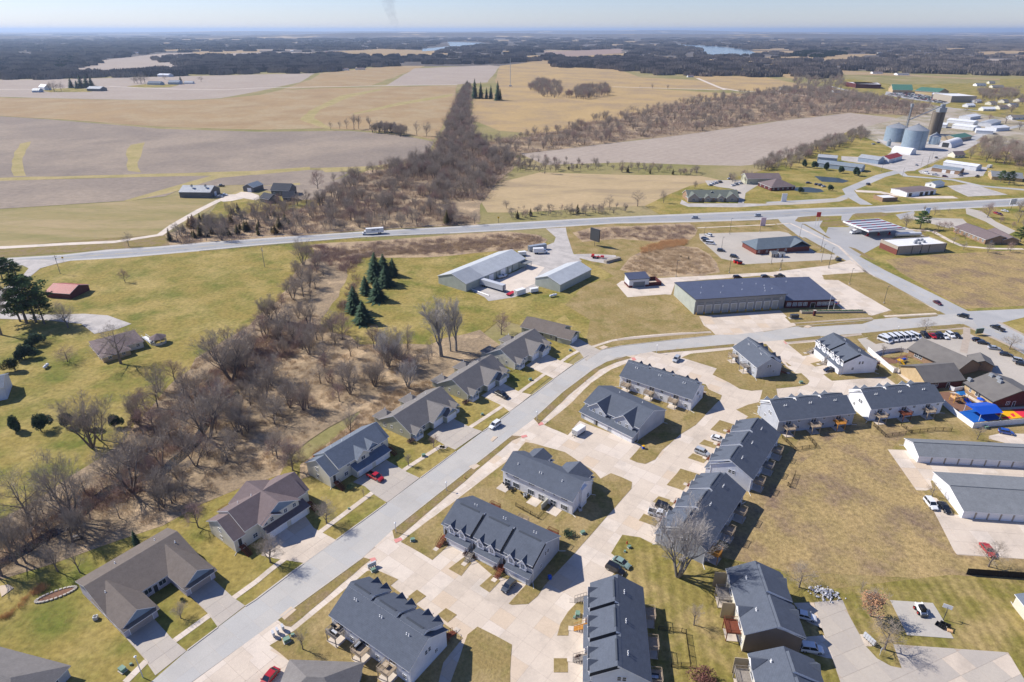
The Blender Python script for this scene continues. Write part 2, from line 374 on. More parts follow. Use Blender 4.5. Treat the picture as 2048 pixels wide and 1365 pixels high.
# right of the tree line
fld('gold_stubble_field', [(944,190),(1000,186),(1160,176),(1300,178),(1440,186),(1560,190),(1400,215),(1290,235),(1190,262),(1100,270),(1000,262),(945,240)], m_corn2, rag=(60,2))
fld('grey_stubble_field', [(1040,308),(1190,290),(1380,268),(1560,242),(1700,226),(1790,236),(1800,252),(1640,280),(1560,325),(1480,332),(1390,330),(1250,325),(1090,330)], m_tilled2, rag=(60,2))
fld('tan_stubble_field', [(1000,132),(1090,122),(1180,134),(1240,140),(1280,155),(1390,160),(1500,180),(1300,178),(1160,176),(1000,186),(990,160)], m_corn2, rag=(80,3))
fld('tan_stubble_field', [(640,147),(780,132),(850,132),(800,150),(740,172),(600,177),(560,181),(620,160)], m_corn, rag=(60,3))
fld('grey_stubble_field', [(770,172),(830,137),(980,131),(1000,133),(975,165),(905,170)], m_tilled2, rag=(80,2))
fld('grey_stubble_field', [(-500,160),(0,160),(150,158),(400,152),(630,147),(600,165),(530,180),(440,197),(360,201),(200,199),(0,194),(-500,194)], m_tilled2, rag=(80,3))
fld('tan_stubble_field', [(1380,152),(1520,153),(1640,175),(1590,186),(1450,180)], m_corn2, rag=(80,3))
fld('hay_meadow', [(975,425),(960,400),(1000,365),(1080,345),(1250,350),(1400,352),(1440,360),(1380,372),(1330,395),(1290,412),(1200,415),(1050,425)], mat('hay', (.43,.32,.18), (.37,.28,.15), scale=.03, rough=.95, c3=(.31,.235,.14), scale3=.025, lo3=.5, fine=(.4,.16), stretch=(.5,1.5,1)), rag=(30,3))
fld('tan_stubble_field', [(1540,128),(1640,143),(1590,158),(1530,150)], m_corn2, rag=(80,3))
FARC = []; rq = random.Random(21)
for i in range(95):
 y = 64.5+56*rq.random()**1.6; x = rq.uniform(-100, 2150)
 if (1290 < x < 1530 or 830 < x < 990) and y > 80: continue
 w_ = rq.uniform(25, 110); h_ = max(.35, (y-61)*.045*rq.uniform(.5, 1.3)); P = [(x+w_*cos(a)*rq.uniform(.7, 1.1), y+h_*sin(a)*rq.uniform(.6, 1)) for a in [k*pi/5 for k in range(10)]]; FARC.append(P)
 fld('distant_field', P, rq.choice([m_corn, m_corn2, m_tilled2, m_tilled]), rag=(300, 30))
# distant clearings and pale fields
for P, m in (([(195,122),(330,107),(460,104),(520,112),(420,122),(380,138),(200,148),(150,140)], m_tilled2), ([(380,104),(520,100),(520,105),(400,110)], m_corn), ([(620,106),(760,98),(880,102),(860,112),(740,112)], m_corn),
             ([(1080,104),(1250,98),(1240,107),(1140,114)], mat('plum_field', (.28,.20,.16), rough=1)), ([(1150,114),(1260,106),(1250,112),(1140,118)], m_corn2), ([(1310,112),(1400,120),(1380,124),(1330,120)], m_corn2),
             ([(1640,112),(1740,108),(1720,118),(1640,120)], m_corn), ([(1770,108),(1830,112),(1760,114)], m_corn), ([(1680,141),(1760,146),(1960,158),(2048,158),(2200,160),(2200,165),(1960,160),(1800,152),(1690,150)], m_corn),
             ([(1935,105),(2048,100),(2200,100),(2200,104),(2048,107),(1960,110)], m_corn), ([(2000,96),(2100,95),(2100,98),(2000,99)], m_corn), ([(1380,120),(1420,128),(1540,124),(1480,118)], m_corn2),
             ([(60,66.5),(180,66.6),(170,69.5),(60,69.5)], m_corn2), ([(560,70),(640,69),(650,71),(560,72)], m_corn2), ([(1240,83),(1340,82),(1330,85),(1240,86)], m_corn), ([(1580,76),(1700,74),(1710,78),(1600,80)], m_corn),
             ([(1870,72),(2048,70),(2200,70),(2200,74),(1900,78)], m_corn), ([(1800,81),(1850,79),(1860,82),(1800,84)], m_corn), ([(2000,158),(2200,158),(2200,170),(2000,166)], m_lawn),
             ([(1010,124),(1100,119),(1200,122),(1120,128)], m_corn), ([(860,105),(900,103),(905,109),(850,110)], m_corn2)):
 fld('distant_field', P, m, dz=.0035, rag=(200, 12))
FARNOW[0] = 0
fld('town_ground', [(1180,640),(1300,560),(1590,440),(2300,400),(2300,1500),(1250,1500),(1100,900)], m_yard)
# right side: town grass
fld('town_grass', [(1440,362),(1530,340),(1560,320),(1700,260),(1850,240),(2048,220),(2300,230),(2300,760),(2048,700),(1880,620),(1700,500),(1590,440),(1320,430),(1290,412),(1380,372)], m_lawn)
fld('town_earth', [(1700,262),(1790,238),(1850,205),(2048,178),(2300,190),(2300,330),(2048,318),(1960,285),(1860,330),(1790,300)], mat('town_earth', (.34,.275,.19), (.215,.20,.115), scale=.04, rough=.95, c3=(.40,.35,.29), scale3=.03, fine=(.3,.3)))
fld('vacant_lot', [(1770,520),(1860,510),(2048,500),(2300,520),(2300,610),(2048,612),(1930,618),(1870,585),(1800,545)], m_dorm)
fld('school_grass', [(1640,165),(1700,158),(1790,170),(2048,165),(2300,180),(2300,250),(2048,245),(1900,215),(1790,200),(1690,180)], m_lawn)
fld('grass_between_roads', [(1090,457),(1230,447),(1480,442),(1590,440),(1660,480),(1735,535),(1500,548),(1300,560),(1240,560),(1140,500)], m_yard)
fld('rough_brush_ground', [(620,490),(900,470),(1010,463),(1075,470),(1095,480),(1080,500),(990,503),(860,515),(720,515),(640,530)], m_wild, rag=(12,1.5))
fld('rough_brush_ground', [(1145,466),(1180,456),(1380,447),(1395,460),(1380,480),(1310,484),(1240,478),(1165,484)], m_wild, rag=(12,1.5))
fld('rough_brush_ground', [(1240,540),(1260,515),(1290,500),(1330,490),(1395,495),(1420,510),(1440,545),(1400,552),(1290,553)], m_wild, rag=(12,1.5))
fld('station_grass', [(1180,640),(1130,610),(1170,570),(1240,550),(1300,565),(1330,600),(1400,625),(1420,660),(1300,672),(1210,680)], m_yard)
fld('dormant_field', [(1600,870),(1700,845),(1830,850),(1780,900),(1860,1000),(1920,1110),(2048,1115),(2300,1120),(2300,1180),(1900,1160),(1700,1150),(1520,1140),(1480,1090),(1560,960),(1590,900)], m_dorm)
fld('mown_lawn', [(1300,1366),(1330,1180),(1230,1100),(1300,1060),(1460,1140),(1480,1120),(1560,1150),(1650,1180),(1900,1150),(2300,1180),(2300,1500),(1300,1500)], m_stripe)
fld('reedy_bank', [(600,930),(640,900),(700,850),(760,790),(860,760),(880,790),(760,850),(680,930),(600,960)], m_wild, rag=(8,1.5))
fld('scrub_floor', [(-100,1080),(0,1040),(130,960),(250,880),(330,780),(420,700),(500,650),(560,600),(600,530),(640,500),(700,520),(680,580),(640,650),(720,690),(860,690),(960,660),(1000,690),(880,780),(760,800),(620,880),(560,950),(400,1010),(240,1080),(100,1130),(0,1160),(-100,1200)],
 mat('woodland_floor', (.31,.23,.14), (.21,.16,.105), scale=.12, rough=1, c3=(.45,.33,.20), scale3=.06, lo3=.5, fine=(.8,.35), bump=.6, bscale=1.5), rag=(8,2))
fld('scrub_floor', [(640,395),(700,360),(860,318),(885,270),(912,200),(932,170),(942,230),(960,290),(1040,318),(1000,360),(960,410),(960,445),(860,452),(640,462)], MATS['woodland_floor'], rag=(25,3))
fld('scrub_floor', [(960,290),(1180,250),(1400,205),(1560,180),(1650,175),(1850,215),(1830,232),(1700,226),(1560,242),(1380,268),(1190,290),(1040,308),(1000,340)], MATS['woodland_floor'], rag=(25,3))
fld('creek', [(0,1140),(60,1105),(150,1050),(220,990),(330,950),(400,890),(420,850),(480,790),(475,780),(405,840),(380,885),(320,935),(210,975),(140,1035),(50,1090),(0,1120)], mat('creek_water', (.03,.032,.03), (.06,.055,.045), scale=.1, rough=.15), rag=(6,.8))
FARNOW[0] = 1
fld('lake', [(1320,88),(1400,91),(1440,94),(1500,101),(1515,108),(1480,112),(1440,111),(1408,111),(1402,96),(1320,92)], m_water, dz=.05, rag=(150,10))
fld('lake', [(895,84),(960,86),(975,88),(910,94),(880,101),(845,103),(845,98),(900,93)], m_water, dz=.0035, rag=(150,10))
ZP = 0.0      # pavement level: everything paved is laid above the ground sheets
print('ground levels up to', round(ZP, 2))
# ================= ROADS, DRIVES, KERBS =================
A_EST = atan2(*(G((512,1271))-G((784.5,1060.8))).yx)+pi      # direction of the main street in the estate
hw_up = [(-400,541),(20,516),(125,510),(212,496+4),(312,493.7),(420,484),(512,477.8),(719,463.7),(899,453.7),(1024,445.6),(1164,437.5),(1324,430),(1536,421),(1640,416),(1731,413.7),(1786,410),(1906,403.7),(2048,396),(2400,380)]
hw_dn = [(2400,395),(2048,412),(1928,417.5),(1831,422.5),(1700,431),(1596,435),(1536,440),(1381,445),(1229,447.5),(1024,461),(899,467.5),(719,475),(512,491.5),(400,502.5),(250,516),(140,522),(30,532),(-400,562)]
sheet('highway_shoulder', hw_up+hw_dn, m_hsh, .006)
def lerp2(a, b, t): return (a[0]+(b[0]-a[0])*t, a[1]+(b[1]-a[1])*t)
def along(P, xs):
 Q = sorted(P); out = []
 for x in xs:
  for a, b in zip(Q, Q[1:]):
   if a[0] <= x <= b[0]: out.append((x, a[1]+(b[1]-a[1])*(x-a[0])/(b[0]-a[0]))); break
 return out
xs = list(range(-390, 2400, 45)); U = along(hw_up, xs); D = along(hw_dn, xs)
lane = lambda t: [lerp2(a, b, t) for a, b in zip(U, D)]
sheet('highway', lane(.16)+lane(.86)[::-1], m_hwy, .012)
def line_mark(name, P, m, w, z, dash=None, parent=None):
 P = [G(p) for p in P]; mb = MB(); acc = 0; on = True
 for a, b in zip(P, P[1:]):
  d = (b-a).length
  if d < .01: continue
  u = (b-a)/d; n = Vector((-u.y, u.x))*w/2; t = 0
  while t < d:
   st = d-t if not dash else min(d-t, (dash[0] if on else dash[1])-acc)
   if on:
    p, q = a+u*t, a+u*(t+st); mb.face([(*(p-n), z), (*(q-n), z), (*(q+n), z), (*(p+n), z)])
   t += st; acc += st
   if dash and acc >= (dash[0] if on else dash[1])-1e-6: on = not on; acc = 0
   if not dash: acc = 0
 return tag(mb.obj(name, m), kind='structure')
m_mark = mat('road_marking_white', (.72,.72,.70), (.6,.6,.58), scale=1., rough=.7); m_marky = mat('road_marking_yellow', (.62,.45,.12), (.5,.38,.12), scale=1., rough=.7)
line_mark('edge_line', lane(.17), m_mark, .25, .018); line_mark('edge_line', lane(.85), m_mark, .25, .018)
line_mark('centre_line', lane(.49), m_marky, .22, .018, (9, 6)); line_mark('centre_line', lane(.53)[:26], m_marky, .18, .018)
# main street
st_up = [(250,1410),(301.5,1365),(374.7,1301.3),(436,1255),(490.5,1213.4),(586,1141),(672,1080.5),(772.6,1007.3),(840.7,956.2),(912.3,903.4),(965.3,863.6),(1018,825.2),(1064.4,790.8),(1107.4,758.6),(1149,729),(1176,711.8),(1201,700.5),(1239.7,692.1),(1327,682),(1423.4,671.2),(1536,663),(1591.6,653.4),(1745,639.9),(1792,634.8),(1884.8,629.8)]
st_dn = [(345,1400),(383,1365),(512,1271.3),(554.6,1240.7),(592,1213.4),(726.6,1114.6),(784.5,1060.8),(1024,870.7),(1067.1,838.7),(1137,774.7),(1185.8,739.3),(1212.7,724.1),(1234.7,715.7),(1253.2,713),(1303.7,703.9),(1361,697.2),(1463.8,688.7),(1568,680.3),(1637.1,673.6),(1723,666.8),(1873,651.7),(1927,648.5)]
street = sheet('street', st_up+[(1935,626),(1960,660)]+st_dn[::-1], m_joint, .010)
ST = [MATS['street_concrete'], mat('street_concrete_grey', (.42,.41,.385), (.385,.375,.355), scale=.12, rough=.8, fine=(2.5,.06)), mat('street_concrete_worn', (.455,.43,.39), (.41,.39,.355), scale=.15, rough=.8, fine=(2.5,.06))]
slabs(street, st_up+[(1935,626),(1960,660)]+st_dn[::-1], A_EST, (4.6,4.9), ST, .016, gap=.03, org=G(st_dn[5]))
cs = [(1694,500),(1772,542),(1873,591),(1937,623),(2048,618),(2300,600),(2300,618),(2048,635),(2001,646.6),(2048,672),(2300,795),(2300,860),(2048,709),(1987,675.3),(1927,648.5),(1879.8,623),(1772,564),(1735,545.5),(1671,510),(1593.5,470),(1560,444),(1555,436),(1650,430),(1640,455),(1662,477.5)]
cross = sheet('side_road', cs, m_road, .014)
line_mark('centre_line', [(1625,470),(1683,500),(1754,543),(1830,583),(1905,620)], m_marky, .15, .02, (3, 3)); line_mark('centre_line', [(1965,652),(2010,672),(2100,722)], m_marky, .15, .02, (3, 3))
# estate pavement (everything between street and lawns)
ce = [(383,1366),(512,1271.3),(726.6,1114.6),(784.5,1060.8),(1024,870.7),(1067,838.7),(1137,774.7),(1185.8,739.3),(1212.7,724.1),(1253,713),(1303.7,703.9),(1361,697.2),(1463.8,688.7),(1568,680.3),(1637,673.6),(1723,700),(1870,775),(1710,812),(1620,830),(1560,850),(1490,905),(1410,1045),(1330,1130),(1300,1180),(1310,1420),(320,1420)]
pave = sheet('estate_pavement', ce, m_joint, .004)
slabs(pave, ce, A_EST, (4.1,4.6), m_dr, .012, gap=.05, org=G((726.6,1114.6)))
# lawn islands and verges standing a kerb's height above the drives
def lawn(pts, m=None, name='lawn', z=.07, h=.1, k=True):
 return sheet(name, pts, m or m_yard, z, h=h, rag=(3, .10), side=m_kerb if k else None)
lawn([(2,125,998),(2,235,918),(2,628,632),(2,674,645),(2,205,1040),(2,172,1035)], m_verge, 'verge')
lawn([(2,800,474),(7,0,1103),(7,60,1108),(7,0,1133),(2,835,518),(2,812,522)], m_verge, 'verge')
lawn(T(7,(128,1003),(300,845),(480,710),(560,666),(640,645),(680,632),(712,642),(620,668),(520,712),(340,860),(158,1035)), m_verge, 'verge')
lawn(T(2,(80,1150),(225,1062),(650,714),(700,702),(835,762),(790,798),(1215,1105),(1100,1250),(1060,1420),(480,1420),(200,1245)))
lawn(T(2,(945,822),(1000,860),(940,905),(890,865))); lawn(T(2,(1115,930),(1180,970),(1125,1015),(1065,970)))
lawn([(955,1254),(1024,1290),(1018,1400),(890,1400),(935,1270)])
lawn([(2,850,542),(2,1503,45),(1051,885),(1066,887),(1130,905),(1190,945),(3,520,170),(3,580,138),(3,640,160),(3,705,190),(3,700,230),(3,650,285),(3,550,400),(3,375,600),(3,190,800),(3,150,860),(3,95,906),(3,0,912),(3,-20,905),(3,85,790),(2,1385,735),(2,1240,610),(2,1145,548),(2,1035,648)])
lawn(T(2,(1225,628),(1265,665),(1205,742),(1130,700))); lawn(T(2,(1385,735),(1435,770),(1370,838),(1312,800)))
lawn(T(7,(190,1040),(340,920),(470,790),(590,710),(685,672),(705,690),(1150,800),(1165,828),(1245,864),(1236,890),(1160,965),(1090,1040),(1000,1095),(890,1190),(850,1245),(790,1272),(740,1262),(697,1243),(770,1160),(400,1015),(330,1100)))
lawn([(7,1005,640),(7,1060,617),(29,0,398),(29,190,375),(29,370,300),(29,590,310),(29,850,600),(29,970,690),(29,1040,685),(29,1110,745),(29,1145,785),(29,1120,825),(29,1060,845),(29,760,880),(29,400,910),(29,250,885),(7,1290,790),(7,1190,742),(7,1215,705)])
lawn([(7,830,606),(7,960,592),(7,1305,562),(29,0,330),(29,185,310),(29,165,347),(29,0,358),(7,1305,578),(7,870,616)], m_verge, 'verge')
lawn(T(29,(815,257),(1280,207),(1300,250),(840,285)), m_verge, 'verge')
lawn(T(29,(1805,180),(2300,120),(2300,165),(1830,215)), m_verge, 'verge')
lawn(T(29,(870,315),(1215,285),(1240,330),(1120,420),(1155,450),(1060,466)))
lawn(T(29,(1155,560),(1290,530),(1312,585),(1215,600))); lawn(T(29,(835,540),(915,590),(870,590)))
lawn([(29,1322,700),(29,1540,640),(8,620,640),(8,690,690),(8,760,730),(8,825,782),(8,900,800),(8,760,800),(8,700,755),(8,600,762),(8,420,775),(29,1430,782),(29,1370,740)])
lawn([(8,0,730),(7,1465,905),(7,1400,920),(7,1330,950),(7,1400,990),(7,1380,1010),(7,1450,1040),(8,60,900),(8,40,760)], z=.09)
lawn(T(28,(565,160),(640,83),(760,120),(690,200))); lawn(T(28,(475,275),(515,240),(625,275),(600,312))); lawn(T(28,(383,388),(425,350),(545,395),(510,430)))
lawn(T(28,(213,605),(325,473),(480,520),(400,580),(345,648))); lawn(T(28,(103,740),(150,695),(290,740),(230,790))); lawn(T(28,(-10,890),(30,835),(165,890),(120,935)))
lawn([(28,0,1025),(28,120,1085),(1320,1080),(1420,1110),(1560,1140),(1600,1180),(1500,1250),(1500,1400),(1290,1400),(1290,1220),(1235,1208),(1187,1201),(1212,1167),(1247,1127),(1222,1107),(1245,1070)], m_stripe, h=0, k=False, z=.05)
lawn([(28,560,700),(28,870,640),(28,1240,300),(1600,880),(1700,850),(1560,960),(1480,1090),(1520,1140),(1440,1130),(1380,1120),(1420,1050)], m_dorm, z=.02, h=0, k=False, name='back_lawn')
lawn([(3,390,888),(3,475,920),(3,415,960),(3,410,1020),(3,335,1040),(3,330,1092),(3,265,1092),(3,285,1020),(3,330,950)]); lawn(T(3,(245,1225),(328,1225),(328,1308),(245,1308)))
# left side: footpath and driveways laid on the lawn
path_l = [(1,735,1365),(1,860,1240),(1,1225,975),(1,1503,775),(2,85,704),(2,340,510),(2,540,360),(2,715,228),(2,895,100),(2,1090,-25),(32,680,1290),(32,930,1095),(32,1220,905),(32,1400,762),(32,1600,617),(32,1850,432),(32,1960,372),(7,490,572),(7,590,540),(7,700,521),(7,850,507),(7,1000,496),(7,1180,489)]
def strip_px(P, w):
 Q = [G(p) for p in P]; L_, R_ = [], []
 for i in range(len(Q)):
  d = (Q[min(i+1, len(Q)-1)]-Q[max(i-1, 0)]).normalized(); n = Vector((-d.y, d.x))*w/2; L_.append(Q[i]+n); R_.append(Q[i]-n)
 return L_+R_[::-1]
pw = [MATS['drive_concrete_pale'], MATS['drive_concrete']]
def path(P, w, name='footpath', z=.03, th=.05, sz=1.5, mats=None):
 """a footpath of separate slabs following a line"""
 Q = [G(p) for p in P]; o = sheet(name, strip_px(P, w), m_joint, z-.013, world=True)
 pts = []
 for a, b in zip(Q, Q[1:]):
  n = max(1, round((b-a).length/sz)); pts += [a.lerp(b, k/n) for k in range(n)]
 pts.append(Q[-1]); c = o.location; ms = mats or pw; near = []
 for i, (a, b) in enumerate(zip(pts, pts[1:])):
  d = (b-a);
  if d.length < .3: continue
  u = d.normalized(); n = Vector((-u.y, u.x))*w/2; s = u*.03
  near.append([a+s-n, b-s-n, b-s+n, a+s+n])
 near.sort(key=lambda q: q[0].y)
 def bld(qs, nm):
  V = []; F = []
  for q in qs:
   k = len(V); V += [(p.x-c.x, p.y-c.y, z-c.z) for p in q]+[(p.x-c.x, p.y-c.y, z-.05-c.z) for p in q]
   F.append((k, k+1, k+2, k+3)); F += [(k+4+a, k+4+(a+1) % 4, k+(a+1) % 4, k+a) for a in range(4)]
  me = bpy.data.meshes.new(nm); me.from_pydata(V, [], F); me.materials.append(random.choice(ms)); me.update(); return link(nm, me, o)
 for q in near[:220]: bld([q], 'path_slab')
 if len(near) > 220: tag(bld(near[220:], 'far_path_slabs'), kind='stuff')
 return o
path(path_l, 1.5)
path([(2,100,1150),(2,215,1050),(2,680,672)], 1.5, z=.03); path([(2,838,530),(2,1503,18),(7,70,1122)], 1.5, z=.03); path([(7,175,1036),(7,400,845),(7,540,730),(7,640,680),(7,715,648)], 1.5, z=.03)
def drive(pts, name='driveway', mats=None, size=(3.0, 3.6), z=.038, ang=None, org=None):
 o = sheet(name, pts, m_joint, z-.022)
 slabs(o, pts, A_EST if ang is None else ang, size, mats or m_dg, z, th=.08, gap=.045, org=org or G(pts[0])); return o
drive(T(1,(735,1100),(890,975),(1015,1115),(1095,1180),(912,1325),(845,1225))); drive(T(1,(1105,850),(1235,745),(1370,868),(1440,915),(1278,1040),(1222,962)))
drive(T(2,(60,540),(275,370),(340,460),(470,530),(285,665),(120,640),(30,620)), mats=m_dr); drive(T(2,(570,190),(765,60),(885,130),(960,165),(770,310),(700,268),(640,215)), mats=m_dg)
drive(T(32,(530,1160),(755,1000),(935,1095),(1045,1130),(792,1303),(700,1262))); drive(T(32,(1035,800),(1230,680),(1390,765),(1505,790),(1300,950),(1225,890)), mats=m_dr)
drive(T(32,(1450,520),(1620,400),(1790,485),(1890,510),(1712,642),(1610,592)), mats=m_dr); drive(T(7,(300,540),(370,512),(480,575),(530,600),(440,660),(405,610)))
drive(T(2,(-40,1240),(60,1165),(200,1243),(120,1310),(60,1420),(-80,1420)), mats=m_dr)
# fire station, storage yard and other lots
drive(T(33,(760,482),(1450,430),(1590,560),(1480,590),(1080,640),(900,640),(860,600),(800,560)), 'station_forecourt', m_dr, (4.6, 4.6), ang=.05)
lot = lambda name, pts, m=None, z=.02: sheet(name, pts, m or MATS['lot_concrete'], z)
drive([(33,55,210),(33,100,180),(33,340,165),(33,440,155),(1540,545),(1660,531),(1700,520),(1750,553),(8,560,150),(8,325,150),(8,330,175),(8,415,180),(8,735,358),(8,690,370),(8,615,392),(8,560,375),(8,480,385),(8,300,240),(8,0,150),(33,560,190),(33,520,300),(33,470,295),(33,150,320)], 'station_lot', m_dr[1:2]+m_dr[:1], (5, 5), ang=.05, z=.03)
lawn(T(8,(205,158),(225,165),(270,183),(250,180)), z=.06)
sheet('storage_yard', T(35,(420,570),(600,470),(780,440),(1000,300),(960,170),(1190,110),(1290,70),(1300,0),(1380,0),(1470,200),(1640,195),(1900,210),(1920,240),(1830,300),(1650,270),(1540,240),(1300,330),(1180,420),(1100,560),(860,640),(600,680),(560,640)), m_gravel, .012)
sheet('storage_yard_slab', T(35,(660,470),(1050,300),(1180,330),(1100,420),(1070,500),(860,600),(780,560),(720,500)), MATS['drive_concrete_pale'], .02)
sheet('yard_road', T(17,(270,750),(430,742),(440,800),(490,950),(560,1010),(350,1090),(160,1030),(330,880),(350,820)), m_gravel, .024)
lot('clinic_lot', T(36,(230,650),(1200,620),(1300,640),(1640,880),(1900,905),(1860,960),(760,1020),(700,990),(500,950),(240,720)), None, .02)
lot('gas_station_lot', T(38,(-20,290),(190,290),(240,260),(800,290),(1000,380),(700,380),(540,470),(300,600),(0,440),(-60,400)), mat('asphalt_pale', (.36,.355,.35), (.32,.315,.31), scale=.05, rough=.9, fine=(1.,.08)))
lot('gas_station_entry', T(18,(590,640),(680,635),(640,690),(700,740),(600,720),(585,690)), MATS['asphalt_pale'], .024); lot('gas_station_entry', T(18,(1020,640),(1170,610),(1160,640),(1060,680)), MATS['asphalt_pale'], .024)
lot('clinic_drive', T(38,(760,190),(900,130),(880,170),(1060,190),(1400,200),(1450,250),(1250,300),(1060,250),(900,210)), None, .03); lot('clinic_drive', T(38,(1430,85),(1600,120),(1750,230),(1960,330),(1880,370),(1640,230),(1440,150)), None, .03)
path([(38,780,310),(38,1080,330),(38,1280,440),(38,1400,490),(38,1700,515),(38,2048,520)], 3.0, z=.03, sz=3); path([(17,1480,745),(1536,450),(1580,447),(8,420,-20),(8,540,95),(8,590,140),(8,760,235),(8,1010,365)], 1.6, z=.03, sz=1.6)
path([(8,690,395),(8,1000,378)], 1.6); path([(8,120,435),(8,620,405)], 1.6); path([(33,60,683),(33,520,640),(33,860,615)], 1.6); path([(8,120,552),(8,560,500),(8,1170,465)], 1.6); path([(8,1200,462),(8,1330,520),(8,1519,608)], 1.6); path([(8,1370,430),(8,1519,505)], 1.6)
lawn(T(8,(320,150),(575,133),(690,190),(1010,365),(700,385),(735,362),(415,180),(335,178)), m_yard, z=.05, h=.06)
lawn(T(8,(100,400),(300,380),(480,375),(590,378),(605,400),(135,435)), m_yard, z=.05); lawn(T(8,(165,452),(625,412),(620,420),(560,440),(200,462)), m_verge, 'verge', z=.05); lawn(T(8,(755,400),(1025,380),(1000,395),(790,412)), m_verge, 'verge', z=.05)
lawn(T(8,(555,495),(1140,440),(1165,452),(1150,462),(560,512)), m_verge, 'verge', z=.05); lawn(T(8,(580,525),(1080,475),(1140,500),(1145,520),(900,520),(640,560)), m_verge, z=.05)
# daycare lot, playground
lot('daycare_lot', T(8,(530,530),(590,520),(640,560),(900,520),(1150,505),(1190,500),(1519,660),(1519,830),(1330,700),(1150,600),(900,520),(830,590),(640,640),(590,600)), None, .022)
lot('daycare_lot', T(8,(1150,500),(1200,500),(1560,680),(1560,860),(1300,720),(1190,620)), None, .026)
lot('daycare_lot', T(8,(640,555),(1150,510),(1200,640),(900,560),(700,590)), None, .024)
sheet('playground_mulch', T(34,(380,460),(560,410),(560,470),(420,520),(300,520),(240,440)), mat('mulch', (.22,.12,.075), (.17,.09,.06), scale=1., rough=1), .03)
sheet('playground_mulch', T(34,(930,860),(1100,850),(1240,880),(1400,1020),(1250,1090),(1080,1090)), MATS['mulch'], .03)
sheet('playground_surface', T(34,(1160,1095),(1500,1040),(1680,1180),(1330,1225)), mat('play_blue', K('1560b8'), rough=.8), .04)
sheet('playground_surface', T(34,(1560,1080),(1790,1062),(1930,1160),(1690,1188)), mat('play_yellow', K('f2b414'), rough=.8), .04)
sheet('playground_surface', T(34,(1790,1062),(2000,1045),(2060,1150),(1930,1160)), mat('play_red', K('e0344c'), rough=.8), .04)
sheet('playground_paint', T(34,(1675,1155),(1775,1147),(1800,1170),(1700,1180)), MATS['play_red'], .048); sheet('playground_paint', T(34,(1600,1105),(1640,1098),(1680,1130),(1640,1138)), MATS['play_red'], .048); sheet('playground_paint', T(34,(1780,1118),(1820,1110),(1850,1150),(1820,1155)), MATS['play_red'], .048)
sheet('daycare_terrace', T(34,(1060,865),(1130,860),(1250,870),(1560,1045),(1990,1030),(2000,1050),(1560,1085),(1480,1040),(1240,900)), MATS['drive_concrete_pale'], .035)
path([(8,1180,462),(8,1178,520),(8,1160,612)], 2.6, z=.045)
# garage court
drive([(8,710,1185),(8,820,1187),(4,888,60),(4,1503,102),(4,1503,170),(4,985,135),(4,972,170),(4,955,185),(4,965,225),(4,930,240),(4,870,238)], 'garage_court', m_dr, (4.6, 4.6), ang=-.11)
drive(T(4,(925,265),(990,285),(1080,380),(1143,385),(1600,420),(1600,650),(1503,642),(1110,617),(1090,590)), 'garage_court', m_dr, (4.6, 4.6), ang=-.11)
drive(T(8,(1310,1105),(1385,1088),(1600,1095),(1600,1185),(1480,1165),(1310,1122)), 'garage_court', m_dr, (4.6, 4.6), ang=-.11)
# lower right drive
drive([(4,270,895),(4,437,882),(4,480,980),(4,575,1155),(4,640,1225),(4,720,1270),(4,785,1283),(4,735,1142),(4,1410,1190),(4,1503,1345),(2080,1420),(1690,1420),(4,425,1365),(4,330,1085)], 'shared_drive', m_dg+m_dr[:1], (4.2, 4.6), ang=-1.2)
for P in ([(150,900),(268,897),(330,1080),(320,1050),(230,1010)], [(200,1100),(330,1090),(385,1228),(340,1222),(200,1180)]): drive(T(4, *P), 'driveway', m_dr, (2.6, 3), ang=-1.2, z=.05)
drive(T(4,(538,1083),(600,1088),(612,1155),(572,1155)), 'mailbox_pad', m_dr, (2, 2), z=.06)
sheet('sports_pad', T(44,(765,388),(1175,415),(1240,520),(1375,755),(930,722)), mat('pad_grey', (.44,.41,.36), (.40,.37,.325), scale=.3, rough=.85, fine=(2.,.07)), .075, h=.1)
# north-east streets
def road(P, w, name='town_road', m=None, z=.016): return sheet(name, strip_px(P, w), m or m_road, z, world=True)
road([(18,790,560),(18,680,500),(18,640,440),(18,760,390),(18,900,330),(18,1060,290),(18,1200,230),(18,1400,160),(18,1600,60),(1960,270),(2048,250)], 9, z=.008)
road([(18,0,545),(18,560,515),(18,660,480)], 6, z=.010); road([(18,1040,285),(18,1100,330),(18,1480,360),(18,1700,410),(18,2048,440)], 7, z=.012)
road([(18,700,450),(18,900,460),(18,960,475),(18,1180,500),(18,1500,500)], 8, 'car_wash_drive', MATS['drive_concrete_pale'], .014)
lot('auto_lot', T(18,(1430,410),(1600,395),(1720,420),(1920,480),(1600,495),(1500,450)), m_gravel, .012); lot('auto_lot', T(18,(1200,290),(1330,250),(1760,260),(1720,330),(1440,350),(1220,310)), m_gravel, .013)
lot('elevator_yard', T(37,(640,370),(900,430),(1300,380),(1640,400),(1500,480),(1250,560),(1000,680),(850,690),(560,620),(300,580),(300,540),(700,560),(800,480),(700,420)), m_gravel, .010)
lot('office_lot', T(36,(0,290),(20,240),(100,285),(760,285),(1060,290),(1180,302),(700,332),(100,326)), m_gravel, .006)
lot('office_lot', T(36,(300,10),(720,0),(880,45),(700,130),(600,105),(480,90),(330,60)), None, .012); lot('office_lot', T(36,(700,130),(880,45),(1000,30),(900,90),(790,160),(770,284),(700,284)), None, .014)
road([(36,1050,293),(36,1300,288),(36,1600,272),(36,1880,250),(36,1980,215)], 7, 'frontage_road', MATS['lot_concrete'])
